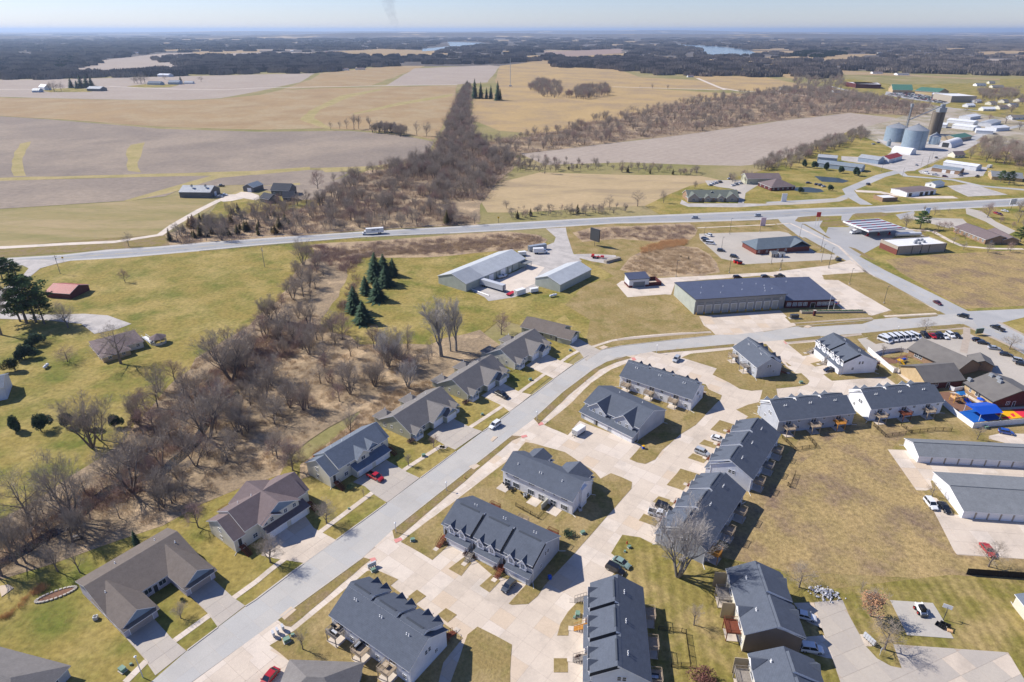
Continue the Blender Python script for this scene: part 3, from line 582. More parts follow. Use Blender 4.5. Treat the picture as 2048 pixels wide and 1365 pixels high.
for P in ([(215,690),(240,660),(400,645),(590,675),(400,690),(250,700)], [(675,640),(700,630),(900,620),(1020,635),(900,655),(700,660)], [(410,735),(430,700),(600,685),(650,700),(640,720),(480,735)], [(270,710),(300,715),(505,830),(480,828)], [(640,895),(700,910),(860,1000),(800,995)], [(45,710),(80,718),(215,785),(180,782)], [(275,820),(300,822),(540,955),(500,960)]): lawn(T(18, *P), m_verge, 'verge', z=.05)
sheet('pond', T(36,(1310,110),(1400,90),(1560,90),(1700,115),(1735,145),(1640,155),(1480,150),(1380,130)), mat('pond_water', (.03,.042,.04), (.045,.055,.05), scale=.1, rough=.35, spec=.3), .014)
sheet('pond', T(18,(370,330),(560,345),(650,370),(600,385),(430,375)), MATS['pond_water'], .014)
# farm lanes
road([(-200,500),(15,495),(15+0,495),(15,495.5),(120,489),(230,484),(320,470),(360,447),(420,410),(452,395)][0:2]+[(120,489),(230,484),(320,470),(348,450),(400,420),(440,400)], 5.5, 'farm_lane', MATS['drive_concrete_pale'], .004)
sheet('farm_apron', T(40,(690,370),(850,290),(960,285),(1040,250),(1170,255),(1300,300),(1310,350),(1260,375),(1080,345),(900,385),(780,395)), MATS['drive_concrete_pale'], .012)
road([(-300,181),(0,179.5),(60,179),(220,173.5),(360,179),(450,180),(512,176.5),(760,172),(915,170)], 9, 'country_road', MATS['drive_concrete_pale'], .006)
road([(1225,174),(1360,178),(1430,180),(1450,180),(1395,157)], 8, 'country_road', MATS['drive_concrete_pale'], .008); road([(1395,157),(1440,176),(1480,183),(1560,186),(1640,195),(1700,205),(1880,220)], 9, 'country_road', MATS['drive_concrete_pale'], .010)
road([(1660,173),(1690,180),(1740,195),(1780,205),(1850,212),(1960,222)], 9, 'country_road', m_road, .012)
# ranch lane on the left
sheet('ranch_lane', T(5,(60,55),(420,65),(330,85),(240,110),(185,155),(120,250),(60,330),(100,380),(300,385),(500,380),(640,390),(780,440),(700,470),(560,500),(480,440),(300,420),(0,410),(0,240),(130,160),(170,110)), m_gravel, .010)
# kerbs along the main street
def kcut(P, w=.3): kerb('kerb', P, m_kerb, w)
up = st_up;
for seg in ([(374.7,1301.3),(436,1255)], [(490.5,1213.4),(512,1199.8)], [(2,0,880),(2,280,668)], [(2,470,530),(2,765,315)], [(2,965,165),(2,1175,10),(912.3,903.4),(965.3,863.6)][:3], [(32,1050,1135),(32,1300,955)], [(32,1510,795),(32,1710,645)], [(32,1900,505),(32,2030,425)], [(7,525,596),(7,640,571),(7,900,541),(7,1185,509)], [(8,165,456),(8,620,416)], [(8,760,401),(8,1035,385)], [(2,125,1000),(2,628,633)], [(2,800,473),(7,0,1101)], [(7,128,1003),(7,300,845),(7,480,710),(7,560,665),(7,680,631)], [(7,830,604),(7,1305,560),(29,185,310)], [(29,815,256),(29,1280,205)]):
 kcut(seg)
for P in (T(2,(808,528),(850,515),(862,530),(820,548)), T(2,(665,640),(698,632),(708,650),(680,662)), T(7,(152,1030),(178,1022),(190,1036),(160,1045)), T(7,(52,1105),(85,1098),(92,1110),(60,1118)), T(7,(705,640),(728,640),(738,655),(718,658)), T(29,(810,280),(830,278),(860,310),(845,312))):
 sheet('tactile_paving', P, m_pinkred, .05)
for P in (T(2,(140,975),(205,922),(238,940),(168,1000)), T(2,(1250,100),(1290,82),(1315,95),(1280,118)), T(32,(1120,1215),(1150,1180),(1190,1185),(1140,1230))[:4], T(1,(0,830),(0,800),(50,792),(82,812),(10,865)), T(7,(515,580),(545,568),(572,578),(540,592)), T(8,(210,460),(230,448),(262,455),(240,466))):
 sheet('inlet_slab', P, MATS['drive_concrete_warm'], .11, h=.1)
# ================= BUILDINGS =================
def shingle(name, h, f=.8, c=.75):
 a = K(h, f); b = tuple(v*(.5+c/2) for v in a)
 return mat(name, a, b, scale=.9, rough=.9, c3=tuple(v*1.07 for v in a), scale3=.25, lo3=.5, hi3=.75, fine=(3.,.13), wave=(1.1, pi/2, .10, .6), spec=.15)
r_blue = shingle('shingle_slate', '666d79'); r_grey = shingle('shingle_grey', '8a8683'); r_brown = shingle('shingle_brown', '857776'); r_bluegrey = shingle('shingle_blue_grey', '7c8591')
r_green = shingle('shingle_green_grey', '888c90'); r_dgreen = shingle('shingle_clinic', '74808a'); r_taupe = shingle('shingle_taupe', '7f766f'); r_vent = mat('ridge_vent', K('4a5059'), rough=.9)
r_metal = ribbed('metal_roof_pale', K('cdd1d2'), 1.3, 'X', .45, .0); r_metal2 = ribbed('metal_roof_grey', K('b3b7ba'), 1.3, 'X', .45); r_navy = ribbed('metal_roof_navy', K('565c70'), 1.2, 'X', .45)
r_red = ribbed('metal_roof_red', K('a8443c'), 1.3, 'X', .5); r_mblue = ribbed('metal_roof_blue_grey', K('8f9aa2'), 1.3, 'X', .45); r_teal = ribbed('metal_roof_green', K('54806d'), 1.3, 'X', .5)
r_wmetal = ribbed('metal_roof_white', K('f0f2f4'), 1.2, 'X', .4)
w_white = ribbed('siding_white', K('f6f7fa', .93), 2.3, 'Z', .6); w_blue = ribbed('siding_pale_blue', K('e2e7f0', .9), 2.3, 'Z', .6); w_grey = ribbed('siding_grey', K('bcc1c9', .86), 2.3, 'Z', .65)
w_beige = ribbed('siding_beige', K('e4dfcd', .9), 2.3, 'Z', .65); w_sage = ribbed('siding_sage', K('c3c3ab'), 2.3, 'Z', .65); w_tan = ribbed('siding_tan', K('bfae90'), 2.3, 'Z', .65); w_lav = ribbed('siding_lavender', K('d2cbd6'), 2.3, 'Z', .65)
w_taupe = ribbed('siding_taupe', K('8d837b'), 2.3, 'Z', .65); w_shake = ribbed('shake_blue_grey', K('8da0b4'), 2.3, 'Z', .7); w_metalg = ribbed('metal_wall_sage', K('b9bfb4'), 1.3, 'X', .5); w_metalw = ribbed('metal_wall_white', K('e6e9ec'), 1.3, 'X', .5)
w_metald = ribbed('metal_wall_dark', K('6d7072'), 1.3, 'X', .5); w_metalb = ribbed('metal_wall_blue', K('a9b9c9'), 1.3, 'X', .5)
w_brick = mat('brick_red', K('8b5246'), K('74433a'), scale=2., rough=.9, fine=(6,.15)); w_brick2 = mat('brick_tan', K('a98d74'), K('97795f'), scale=2., rough=.9, fine=(6,.15)); w_brickd = mat('brick_dark', K('6b3a38'), K('592f30'), scale=2., rough=.9, fine=(6,.12))
w_block = mat('block_grey', K('b5ab9c'), K('a89d8d'), scale=1.2, rough=.9, fine=(4,.08)); w_stucco = mat('stucco_tan', K('cbb48d'), K('bda57e'), scale=.8, rough=.9)
glass = mat('window_glass', (.045,.06,.075), rough=.08, spec=.8); glass2 = mat('window_glass_pale', (.20,.24,.27), rough=.15, spec=.7)
wood_b = mat('wood_redbrown', K('8c4f38'), K('74402e'), scale=2., rough=.8); wood_w = mat('wood_weathered', K('c3b098'), K('a8967e'), scale=2., rough=.85); wood_y = mat('wood_new', K('d89a45'), K('c2863a'), scale=2., rough=.8); wood_g = mat('wood_grey', K('a9a198'), K('8f877e'), scale=2., rough=.85)
galv = mat('galvanised', K('b4b8bb'), K('9ca1a6'), scale=2., rough=.45, metal=.3)
WC = {}
def window(par, x, y, z, rz, w=1.0, h=1.3, mull=1, g=None, fm=None):
 k = (w, h, mull, g, fm)
 if k not in WC:
  mb = MB(); t = .09; fm = fm or m_trim
  mb.box(-w/2-t, w/2+t, -.06, 0, h/2, h/2+t); mb.box(-w/2-t, w/2+t, -.08, 0, -h/2-t, -h/2)
  mb.box(-w/2-t, -w/2, -.06, 0, -h/2, h/2); mb.box(w/2, w/2+t, -.06, 0, -h/2, h/2)
  for i in range(mull):
   c = -w/2+w*(i+1)/(mull+1); mb.box(c-.035, c+.035, -.05, 0, -h/2, h/2)
  if h > w*.9: mb.box(-w/2, w/2, -.045, 0, -.03, .03)
  pb = MB(); pb.box(-w/2+.005, w/2-.005, -.02, 0, -h/2+.005, h/2-.005)
  WC[k] = (mb.mesh('window', fm), pb.mesh('pane', g or glass))
 a, b = WC[k]; o = link('window', a, par, (x, y, z), rz); link('pane', b, o); return o
GC = {}
def garage_door(par, x, y, rz=0, w=4.9, h=2.2, m=None, z=0, n=4):
 k = (w, h, m, n)
 if k not in GC:
  f = MB(); f.box(-w/2-.12, w/2+.12, -.07, 0, h, h+.14); f.box(-w/2-.12, -w/2, -.07, 0, 0, h); f.box(w/2, w/2+.12, -.07, 0, 0, h); f.box(-w/2, w/2, -.01, 0, 0, h, 1)
  p = MB(); ph = h/n
  p.box(-w/2+.01, w/2-.01, -.045, -.01, .015, ph-.015)
  for i in range(max(2, int(w/1.2))):
   a = -w/2+.12+i*(w-.12)/max(2, int(w/1.2)); p.box(a, a+(w-.12)/max(2, int(w/1.2))-.12, -.058, -.045, .1, ph-.1)
  GC[k] = (f.mesh('garage_door', [m_trim, mat('door_gap', K('8a8d92'), rough=.8)]), p.mesh('door_panel', m or m_trim), ph)
 a, b, ph = GC[k]; o = link('garage_door', a, par, (x, y, z), rz)
 for i in range(n): link('door_panel', b, o, (0, 0, i*ph))
 return o
def door(par, x, y, z, rz, m=None, w=.95, h=2.05):
 k = ('door', w, h, m)
 if k not in WC:
  mb = MB(); mb.box(-w/2-.1, w/2+.1, -.06, 0, h, h+.1); mb.box(-w/2-.1, -w/2, -.06, 0, 0, h); mb.box(w/2, w/2+.1, -.06, 0, 0, h); mb.box(-w/2, w/2, -.03, 0, 0, h, 1)
  WC[k] = mb.mesh('door', [m_trim, m or m_dkgrey])
 return link('door', WC[k], par, (x, y, z), rz)
def slider(par, x, y, z, rz): return window(par, x, y, z+1.02, rz, 1.8, 1.95, 1, glass)
def chev(mb, x0, x1, y0, y1, ze, zr, o=.45, t=.2, axis='x', ym=None, ze1=None, roof=0, trim=1):
 """two roof slopes; ze,ze1: height over the wall lines y0,y1"""
 ym = (y0+y1)/2 if ym is None else ym; ze1 = ze if ze1 is None else ze1
 k0 = (zr-ze)/(ym-y0); k1 = (zr-ze1)/(y1-ym)
 pr = [(y0-o, ze-k0*o), (ym, zr), (y1+o, ze1-k1*o), (y1+o, ze1-k1*o-t), (ym, zr-t), (y0-o, ze-k0*o-t)]
 mb.prism(pr, x0, x1, axis, m=trim, mend=trim, medge={0: roof, 1: roof})
def pent(mb, x0, x1, y0, y1, ze, zr, t=.2, axis='x', ym=None, ze1=None, z0=0, m=0):
 ym = (y0+y1)/2 if ym is None else ym; ze1 = ze if ze1 is None else ze1
 mb.prism([(y0, z0), (y1, z0), (y1, ze1-t+.01), (ym, zr-t+.01), (y0, ze-t+.01)], x0, x1, axis, m=m)
def hip(mb, x0, x1, y0, y1, ze, zr, o=.5, t=.2, ri=None, roof=0, trim=1):
 x0 -= o; x1 += o; y0 -= o; y1 += o; w = min(x1-x0, y1-y0)/2; ri = w if ri is None else ri
 k = (zr-ze)/(w-o) if w > o else .5; zb = ze-k*o
 if x1-x0 >= y1-y0: R = [(x0+ri, (y0+y1)/2, zr), (x1-ri, (y0+y1)/2, zr)]; fs = [[(x0,y0,zb),(x1,y0,zb),R[1],R[0]], [(x1,y0,zb),(x1,y1,zb),R[1]], [(x1,y1,zb),(x0,y1,zb),R[0],R[1]], [(x0,y1,zb),(x0,y0,zb),R[0]]]
 else: R = [((x0+x1)/2, y0+ri, zr), ((x0+x1)/2, y1-ri, zr)]; fs = [[(x0,y0,zb),(x1,y0,zb),R[0]], [(x1,y0,zb),(x1,y1,zb),R[1],R[0]], [(x1,y1,zb),(x0,y1,zb),R[1]], [(x0,y1,zb),(x0,y0,zb),R[0],R[1]]]
 for f in fs: mb.face(f, roof)
 mb.box(x0+.02, x1-.02, y0+.02, y1-.02, zb-t, zb-.01, trim)
def vents(par, pts, z, m=None):
 k = ('vent', m)
 if k not in WC:
  mb = MB(); mb.tube((0,0,-.2), (0,0,.45), .07, n=7); mb.tube((0,0,.02), (0,0,.14), .2, .09, n=7); mb.tube((0,0,.42), (0,0,.55), .13, .1, n=7); WC[k] = mb.mesh('roof_vent', m or m_white)
 for x, y in pts: link('roof_vent', WC[k], par, (x, y, z(y) if callable(z) else z))
def placed(name, fr, label, cat, flip=False, group=None, oy=.45, ox=.3, L=None, Wd=None):
 a, u, Ln, Wv = fr; Ln = L or Ln; Wv = Wd or Wv; w = Vector((-u.y, u.x))
 if flip: a = a+u*Ln+w*Wv; u = -u; w = -w
 o = a+u*ox+w*oy; e = empty(name, (o.x, o.y), atan2(u.y, u.x), label, cat, group)
 return e, Ln-2*ox, Wv-2*oy
FURN = []
def stairs(par, x, y, z1, m, w=1.3, n=8, run=2.6, rail=True):
 """flight down towards -y from height z1 at y"""
 st = empty('staircase', (x, y, 0)); st.parent = par
 mb = MB();
 for s in (-w/2, w/2-.06): mb.prism([(0, z1), (-run, .05), (-run, -.0), (0, z1-.35)], s, s+.06, 'x')
 if rail:
  for s in (-w/2, w/2-.05):
   mb.prism([(0, z1+1.0), (-run, 1.0), (-run, .9), (0, z1+.9)], s, s+.05, 'x')
   for k in range(5): q = -run*k/4; zz = z1*(1-k/4); mb.box(s, s+.05, q-.03, q+.03, zz-.05, zz+.95)
 mb.obj('stringer', m, st)
 key = ('step', w, m)
 if key not in WC: q = MB(); q.box(-w/2+.06, w/2-.06, -.3, 0, -.05, 0); WC[key] = q.mesh('step', m)
 for k in range(n): link('step', WC[key], st, (0, -run*k/n, z1*(1-(k+.5)/n)))
 mb = MB(); mb.box(-w/2, w/2, 0, .9, z1-.2, z1); mb.box(-w/2, -w/2+.1, .0, .1, 0, z1-.2); mb.box(w/2-.1, w/2, 0, .1, 0, z1-.2); mb.obj('landing', m, st)
 return st
def deck(par, x, y, z, m, rz=pi, w=3.0, d=2.8, rail=True, patio=True):
 """raised deck leaving the wall towards the facing side"""
 D = empty('deck', (x, y, 0), rz); D.parent = par
 key = ('deck', w, d, m, z)
 if key not in WC:
  f = MB(); f.box(-w/2, w/2, -d, 0, z-.22, z-.05)
  for k in range(int(d/.28)): f.box(-w/2-.03, w/2+.03, -d+k*.28, -d+k*.28+.25, z-.05, z)
  p = MB(); p.box(-.08, .08, -.08, .08, 0, z-.22)
  r = MB(); h = 1.0
  for a, b, c, e in ((-w/2, w/2, -d, -d+.07), (-w/2, -w/2+.07, -d, 0), (w/2-.07, w/2, -d, 0)):
   r.box(a, b, c, e, z+h-.07, z+h); r.box(a, b, c, e, z+.12, z+.17)
  n = int(w/.24)
  for k in range(n+1): q = -w/2+k*(w-.05)/n; r.box(q, q+.05, -d+.01, -d+.05, z+.02, z+h-.05)
  n = int(d/.24)
  for k in range(n): q = -d+k*(d-.05)/n; r.box(-w/2+.01, -w/2+.05, q, q+.05, z+.02, z+h-.05); r.box(w/2-.05, w/2-.01, q, q+.05, z+.02, z+h-.05)
  WC[key] = (f.mesh('deck_floor', m), p.mesh('post', m), r.mesh('railing', m))
 a, b, c = WC[key]; link('deck_floor', a, D); link('railing', c, D)
 for s in (-1, 1): link('post', b, D, (s*(w/2-.15), -d+.15, 0))
 if patio:
  if 'patio' not in WC: q = MB(); q.box(-1.6, 1.6, -2.8, 0, 0, .12); WC['patio'] = q.mesh('patio', MATS['drive_concrete_pale'])
  link('patio', WC['patio'], D)
 return D
def downspout(par, x, y, z, dx, dy):
 mb = MB(); mb.box(x-.05, x+.05, y-.05, y+.05, .1, z); mb.tube((x, y, .15), (x+dx, y+dy, .08), .06, n=5); mb.obj('downspout', m_trim, par)
def townhouse(label, fr, units, wall, flip=False, L=None, Wd=None, decks=None, deckcol=None, roof=None, ze=5.0, zr=8.15, stcol=None, group='slate roofed townhouse rows', back_lower=None, gable_win=True, dark=False, doorm=None):
 e, Ln, Wi = placed('townhouse_row', fr, label, 'townhouses', flip, group, L=L, Wd=Wd)
 U = Ln/units; roof = roof or r_blue; ym = Wi/2; k = (zr-ze)/ym; d = 1.05; pale = m_trim; se = mat('step_face_dark', K('2c3038'), rough=.8) if dark else m_trim; gw = w_white
 b = MB(); pent(b, 0, Ln, 0, Wi, ze, zr)
 for i in range(units):
  x0 = i*U
  b.box(x0+2.0, x0+U-.12, -1.3, 0, 0, 2.62)                 # garage bay
  b.prism([(0.001, ze-.6), (ym-d/2/k, zr+d/2-.22), (0.001, ze+d-.22)], x0+1.0, x0+U-(.02 if i < units-1 else 0), 'x', m=1)
  b.box(x0+1.0, x0+U-.02, -.22, 0.0, 3.35, ze+.45, 0)
 w = b.obj('wall', [wall, m_trim], e)
 r = MB(); chev(r, -.3, Ln+.3, 0, Wi, ze, zr)
 rr = MB()
 for i in range(units):
  x0 = i*U+1.0; x1 = (i+1)*U+(.3 if i == units-1 else .12); yy = ym-d/2/k
  pr = [(-.5, ze+d-k*.5), (yy, zr+d/2), (ym, zr+.03), (ym, zr-.2), (yy, zr-.1), (-.5, ze+d-k*.5-.22)]
  rr.prism(pr, x0, x1, 'x', m=1, mend=1, medge={0: 0, 1: 0})
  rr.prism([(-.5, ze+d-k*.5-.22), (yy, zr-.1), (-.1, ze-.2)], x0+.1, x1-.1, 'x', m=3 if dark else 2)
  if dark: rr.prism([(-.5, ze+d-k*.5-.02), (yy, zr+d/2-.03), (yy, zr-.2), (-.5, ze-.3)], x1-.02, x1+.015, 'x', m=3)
  s = MB(); s.prism([(0.02, 3.35), (-1.75, 2.6), (-1.75, 2.42), (0.02, 3.1)], i*U+1.85, (i+1)*U, 'x', m=1, mend=1, medge={0: 0}); s.obj('garage_roof', [roof, m_trim], e)
  v = MB(); v.prism([(yy-.32, zr+d/2-.32*k-.0+.02), (yy-.32, zr+d/2-.32*k+.10), (yy, zr+d/2+.1), (yy+.2, zr+d/2-.05)], x0+.9, x1-1.2, 'x'); v.obj('ridge_vent', r_vent, e)
  for dx in (2.75, 5.55):                                       # front gablets with a window each
   c = i*U+dx*U/7.55; q = MB(); q.box(c-.95, c+.95, -.62, .6, 3.3, ze+.25); q.prism([(c-.95, ze+.25), (c+.95, ze+.25), (c, ze+1.35)], -.62, .9, 'y'); g = q.obj('gablet', [gw], e)
   zt = ze+1.75; yb = (zt-(ze+d))/k; yb2 = (ze+.25-(ze+d))/k
   q = MB(); q.face([(c-1.35, -.95, ze+.05), (c, -.95, zt), (c, yb+.1, zt), (c-1.35, max(-.6, yb2), ze+.05)], 0); q.face([(c, -.95, zt), (c+1.35, -.95, ze+.05), (c+1.35, max(-.6, yb2), ze+.05), (c, yb+.1, zt)], 0)
   q.prism([(c-1.35, ze+.03), (c, zt-.02), (c+1.35, ze+.03), (c+1.35, ze-.25), (c, zt-.32), (c-1.35, ze-.25)], -1.0, -.8, 'y', m=1)
   q.obj('gablet_roof', [roof, m_trim], e)
   window(e, c, -.62, ze-.55, 0, 1.0, 1.25, g=glass2)
  garage_door(e, i*U+(2.0+U-.12)/2, -1.3)
  stairs(e, i*U+.95, -1.1, 1.45, (stcol or [wood_b])[i % len(stcol or [1])])
  door(e, i*U+.95, 0, 1.45, 0, doorm)
  if not flip or True:
   q = MB(); q.box(i*U+.35, i*U+1.55, -4.9, -3.75, 0.0, .1); q.obj('stoop', MATS['drive_concrete_pale'], e)
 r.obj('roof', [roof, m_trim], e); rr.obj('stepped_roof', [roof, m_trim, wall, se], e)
 for i in range(units):
  x = i*U; vents(e, [(x+U*.5, Wi*.62), (x+U*.58, Wi*.62)], lambda y: zr-(y-ym)*k)
  if decks is None or i in decks:
   dc = (deckcol or [wood_w])[i % len(deckcol or [1])]
   deck(e, x+U*.66, Wi, 2.75, dc); slider(e, x+U*.62, Wi, 2.8, pi); slider(e, x+U*.62, Wi, .05, pi)
  window(e, x+U*.2, Wi, 4.0, pi, .9, 1.1); window(e, x+U*.2, Wi, 1.5, pi, .9, 1.1)
 if gable_win:
  for X, rz in ((0, -pi/2), (Ln, pi/2)):
   window(e, X, Wi*.56, 4.6, rz, .7, 1.1, 0); window(e, X, Wi*.47, 4.6, rz, .7, 1.1, 0); window(e, X, Wi*.3, 2.2, rz, .8, 1.0)
 downspout(e, Ln+.06, .1, ze-.3, 1.2, -1.5); downspout(e, Ln+.06, Wi-.1, ze-.3, 1.4, 1.0); downspout(e, -.06, Wi-.1, ze-.3, -1.6, .6)
 if back_lower:
  q = MB()
  for i in range(units): q.prism([(Wi+.02, 2.6), (Wi+.02, .1), (Wi+.03, .1), (Wi+.03, 2.6)], i*U+.1, i*U+3.4, 'x')
 return e
TH = {}
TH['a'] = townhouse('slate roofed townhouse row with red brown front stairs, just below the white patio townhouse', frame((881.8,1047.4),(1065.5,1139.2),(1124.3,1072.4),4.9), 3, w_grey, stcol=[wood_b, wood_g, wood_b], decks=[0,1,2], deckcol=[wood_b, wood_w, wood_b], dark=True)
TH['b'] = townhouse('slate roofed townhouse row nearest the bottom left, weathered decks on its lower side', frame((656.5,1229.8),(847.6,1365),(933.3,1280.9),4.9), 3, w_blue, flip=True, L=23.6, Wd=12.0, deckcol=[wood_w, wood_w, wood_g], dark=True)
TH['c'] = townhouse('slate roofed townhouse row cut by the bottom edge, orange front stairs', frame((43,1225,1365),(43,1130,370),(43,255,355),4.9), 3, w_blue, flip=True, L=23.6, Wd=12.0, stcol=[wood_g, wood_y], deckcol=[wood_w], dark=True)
TH['d'] = townhouse('slate roofed townhouse row behind the big bare tree, orange deck', frame((28,540,1135),(28,855,650),(28,150,965),4.9), 3, w_grey, flip=True, deckcol=[wood_y, wood_w, wood_w][::-1])
TH['e'] = townhouse('white sided slate roofed townhouse row with three parked cars before its garages', frame((28,910,560),(28,1135,190),(28,555,430),4.9), 3, w_blue, flip=True, deckcol=[wood_w, wood_g, wood_w])
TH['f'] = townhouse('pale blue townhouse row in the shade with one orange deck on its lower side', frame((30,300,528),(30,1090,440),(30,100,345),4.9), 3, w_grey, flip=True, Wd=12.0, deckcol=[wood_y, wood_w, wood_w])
TH['g'] = townhouse('bright white townhouse row with a red brown middle deck, next to the childcare centre', frame((30,1245,405),(30,2000,325),(30,1010,235),4.9), 3, w_white, flip=True, Wd=12.0, deckcol=[wood_w, wood_b, wood_w])
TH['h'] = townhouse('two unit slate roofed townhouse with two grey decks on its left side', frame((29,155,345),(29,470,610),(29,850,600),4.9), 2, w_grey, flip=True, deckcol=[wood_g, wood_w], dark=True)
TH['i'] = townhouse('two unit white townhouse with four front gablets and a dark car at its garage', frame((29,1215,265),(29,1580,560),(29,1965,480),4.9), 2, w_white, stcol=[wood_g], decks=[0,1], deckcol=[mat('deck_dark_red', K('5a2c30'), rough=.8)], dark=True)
TH['j'] = townhouse('pale townhouse row at the street bend, decks toward the camera', frame((31,155,440),(31,1405,850),(31,1660,580),4.9), 3, w_white, flip=True, Wd=11.8, deckcol=[wood_w, wood_w, wood_w])
# --- white two storey rows with patios (the row in the middle and its mirrored neighbour) ---
def patio_row(label, fr, flip=False, wall=None, Wd=None, court=True):
 e, Ln, Wi = placed('patio_townhouse', fr, label, 'townhouses', flip, 'two storey townhouses round a court', Wd=Wd)
 wall = wall or w_white; ze, zr = 5.1, 8.0; ym = Wi/2
 b = MB(); pent(b, 0, Ln, 0, Wi, ze, zr); wins = []
 r = MB(); chev(r, -.3, Ln+.3, 0, Wi, ze, zr, o=.5); zg = zr-.5
 for xa, xb in ((.09*Ln, .33*Ln), (.58*Ln, .92*Ln)):              # cross gables towards the court
  xm = (xa+xb)/2; zg = min(zr-.3, ze+(xb-xa)/2*.5); b.prism([(xa, 0), (xb, 0), (xb, ze-.2), (xm, zg-.25), (xa, ze-.2)], Wi-2, Wi+2.6, 'y'); chev(r, ym+(zr-zg)/((zr-ze)/ym)-.2, Wi+3.1, xa, xb, ze, zg, axis='y', o=.5)
  s = MB(); s.prism([(Wi+2.55, 3.3), (Wi+4.6, 2.55), (Wi+4.6, 2.38), (Wi+2.55, 3.1)], xa-.4, xb+.4, 'x', m=1, mend=1, medge={0: 0}); s.obj('garage_roof', [r_blue, m_trim], e)
  b.box(xa, xb, Wi+2.6, Wi+4.1, 0, 2.6); garage_door(e, xm, Wi+4.1, pi, w=min(4.9, xb-xa-.6))
  window(e, xm-1, Wi+2.6, 4.1, pi, .9, 1.1); window(e, xm+1, Wi+2.6, 4.1, pi, .9, 1.1)
 b.obj('wall', wall, e); r.obj('roof', [r_blue, m_trim], e)
 bs = MB(); bs.box(0, Ln, -.05, -.005, 2.75, ze-.3);
 for u, ww in ((.06, .6), (.20, 1.9), (.43, 1.9), (.60, .6), (.75, .6), (.89, 1.9)): window(e, u*Ln, -.02, 4.25, 0, ww, .75, 2 if ww > 1 else 0)
 for u in (.07, .57, .74): slider(e, u*Ln, -.02, .05, 0)
 for u in (.20, .42, .89): window(e, u*Ln, -.02, 1.35, 0, 2.0, 1.5, 2)
 window(e, Ln, Wi*.6, 1.5, pi/2, .8, 1.0); window(e, Ln, Wi*.8, 1.2, pi/2, 1.2, 1.2)
 for u in (.05, .50, .78): q = MB(); q.box(u*Ln-1.3, u*Ln+2.0, -3.2, -.06, 0, .12); q.obj('patio', MATS['drive_concrete_pale'], e)
 q = MB(); q.box(.655*Ln, .665*Ln+.06, -3.2, -.08, 0, 1.9); q.obj('privacy_screen', mat('screen_beige', K('c8c6b4'), rough=.8), e)
 q = MB(); q.box(Ln, Ln+.75, Wi*.35, Wi*.62, 0, 6.3); q.obj('chimney_chase', wall, e)
 vents(e, [(Ln*.15, Wi*.25), (Ln*.46, Wi*.27), (Ln*.49, Wi*.27), (Ln*.77, Wi*.3)], lambda y: ze+y*(zr-ze)/ym)
 downspout(e, Ln+.06, .1, ze-.3, 1.3, -.4); downspout(e, Ln+.06, Wi-.1, ze-.3, 1.2, .5)
 return e
patio_row('white two storey townhouse row with three patios and a privacy screen', frame((1002.5,939.1),(1145.7,1003.9),(1191.7,955.9),5.0), Wd=11.4)
def court_house(label, fr):
 e, Ln, Wi = placed('court_townhouse', fr, label, 'townhouses', False, 'two storey townhouses round a court', oy=.5)
 wall = w_grey; ze, zr = 5.1, 8.1; ym = Wi/2; k = (zr-ze)/ym
 b = MB(); pent(b, 0, Ln, 0, Wi, ze, zr); r = MB(); chev(r, -.3, Ln+.3, 0, Wi, ze, zr, o=.5)
 for xa, xb in ((.12*Ln, .43*Ln), (.60*Ln, .91*Ln)):
  xm = (xa+xb)/2; b.prism([(xa, 3.0), (xb, 3.0), (xb, ze-.2), (xm, zr-.7), (xa, ze-.2)], -1.0, 2.0, 'y'); chev(r, -1.5, ym, xa, xb, ze, zr-.4, axis='y', o=.5)
  window(e, xm-1.4, -1.0, 4.1, 0, 1.1, 1.1); window(e, xm+1.4, -1.0, 4.1, 0, 1.1, 1.1)
 b.box(.03*Ln, .98*Ln, -2.6, 0, 0, 2.62); b.obj('wall', wall, e); r.obj('roof', [r_blue, m_trim], e)
 s = MB(); s.prism([(0.0, 3.7), (-3.2, 2.55), (-3.2, 2.36), (0.0, 3.4)], -.0, Ln, 'x', m=1, mend=1, medge={0: 0}); s.obj('garage_roof', [r_blue, m_trim], e)
 for u in (.19, .45, .70, .88): garage_door(e, u*Ln, -2.6, w=min(4.9, Ln*.17))
 door(e, .33*Ln, -2.6, 0, 0); window(e, .1*Ln, 0, 4.2, 0, .9, 1.0); window(e, .5*Ln, 0, 4.2, 0, .9, 1.0)
 vents(e, [(Ln*.3, Wi*.7), (Ln*.72, Wi*.7)], lambda y: zr-(y-ym)*k)
 downspout(e, Ln+.06, .1, ze-.3, .3, -1.2); downspout(e, Ln+.06, Wi-.1, ze-.3, 1.3, .3)
 return e
fr = frame((24,230,545),(24,1180,1000),(24,1610,660),5.0); court_house('slate roofed townhouse with a full width garage roof and white boxed trailer before it', fr)
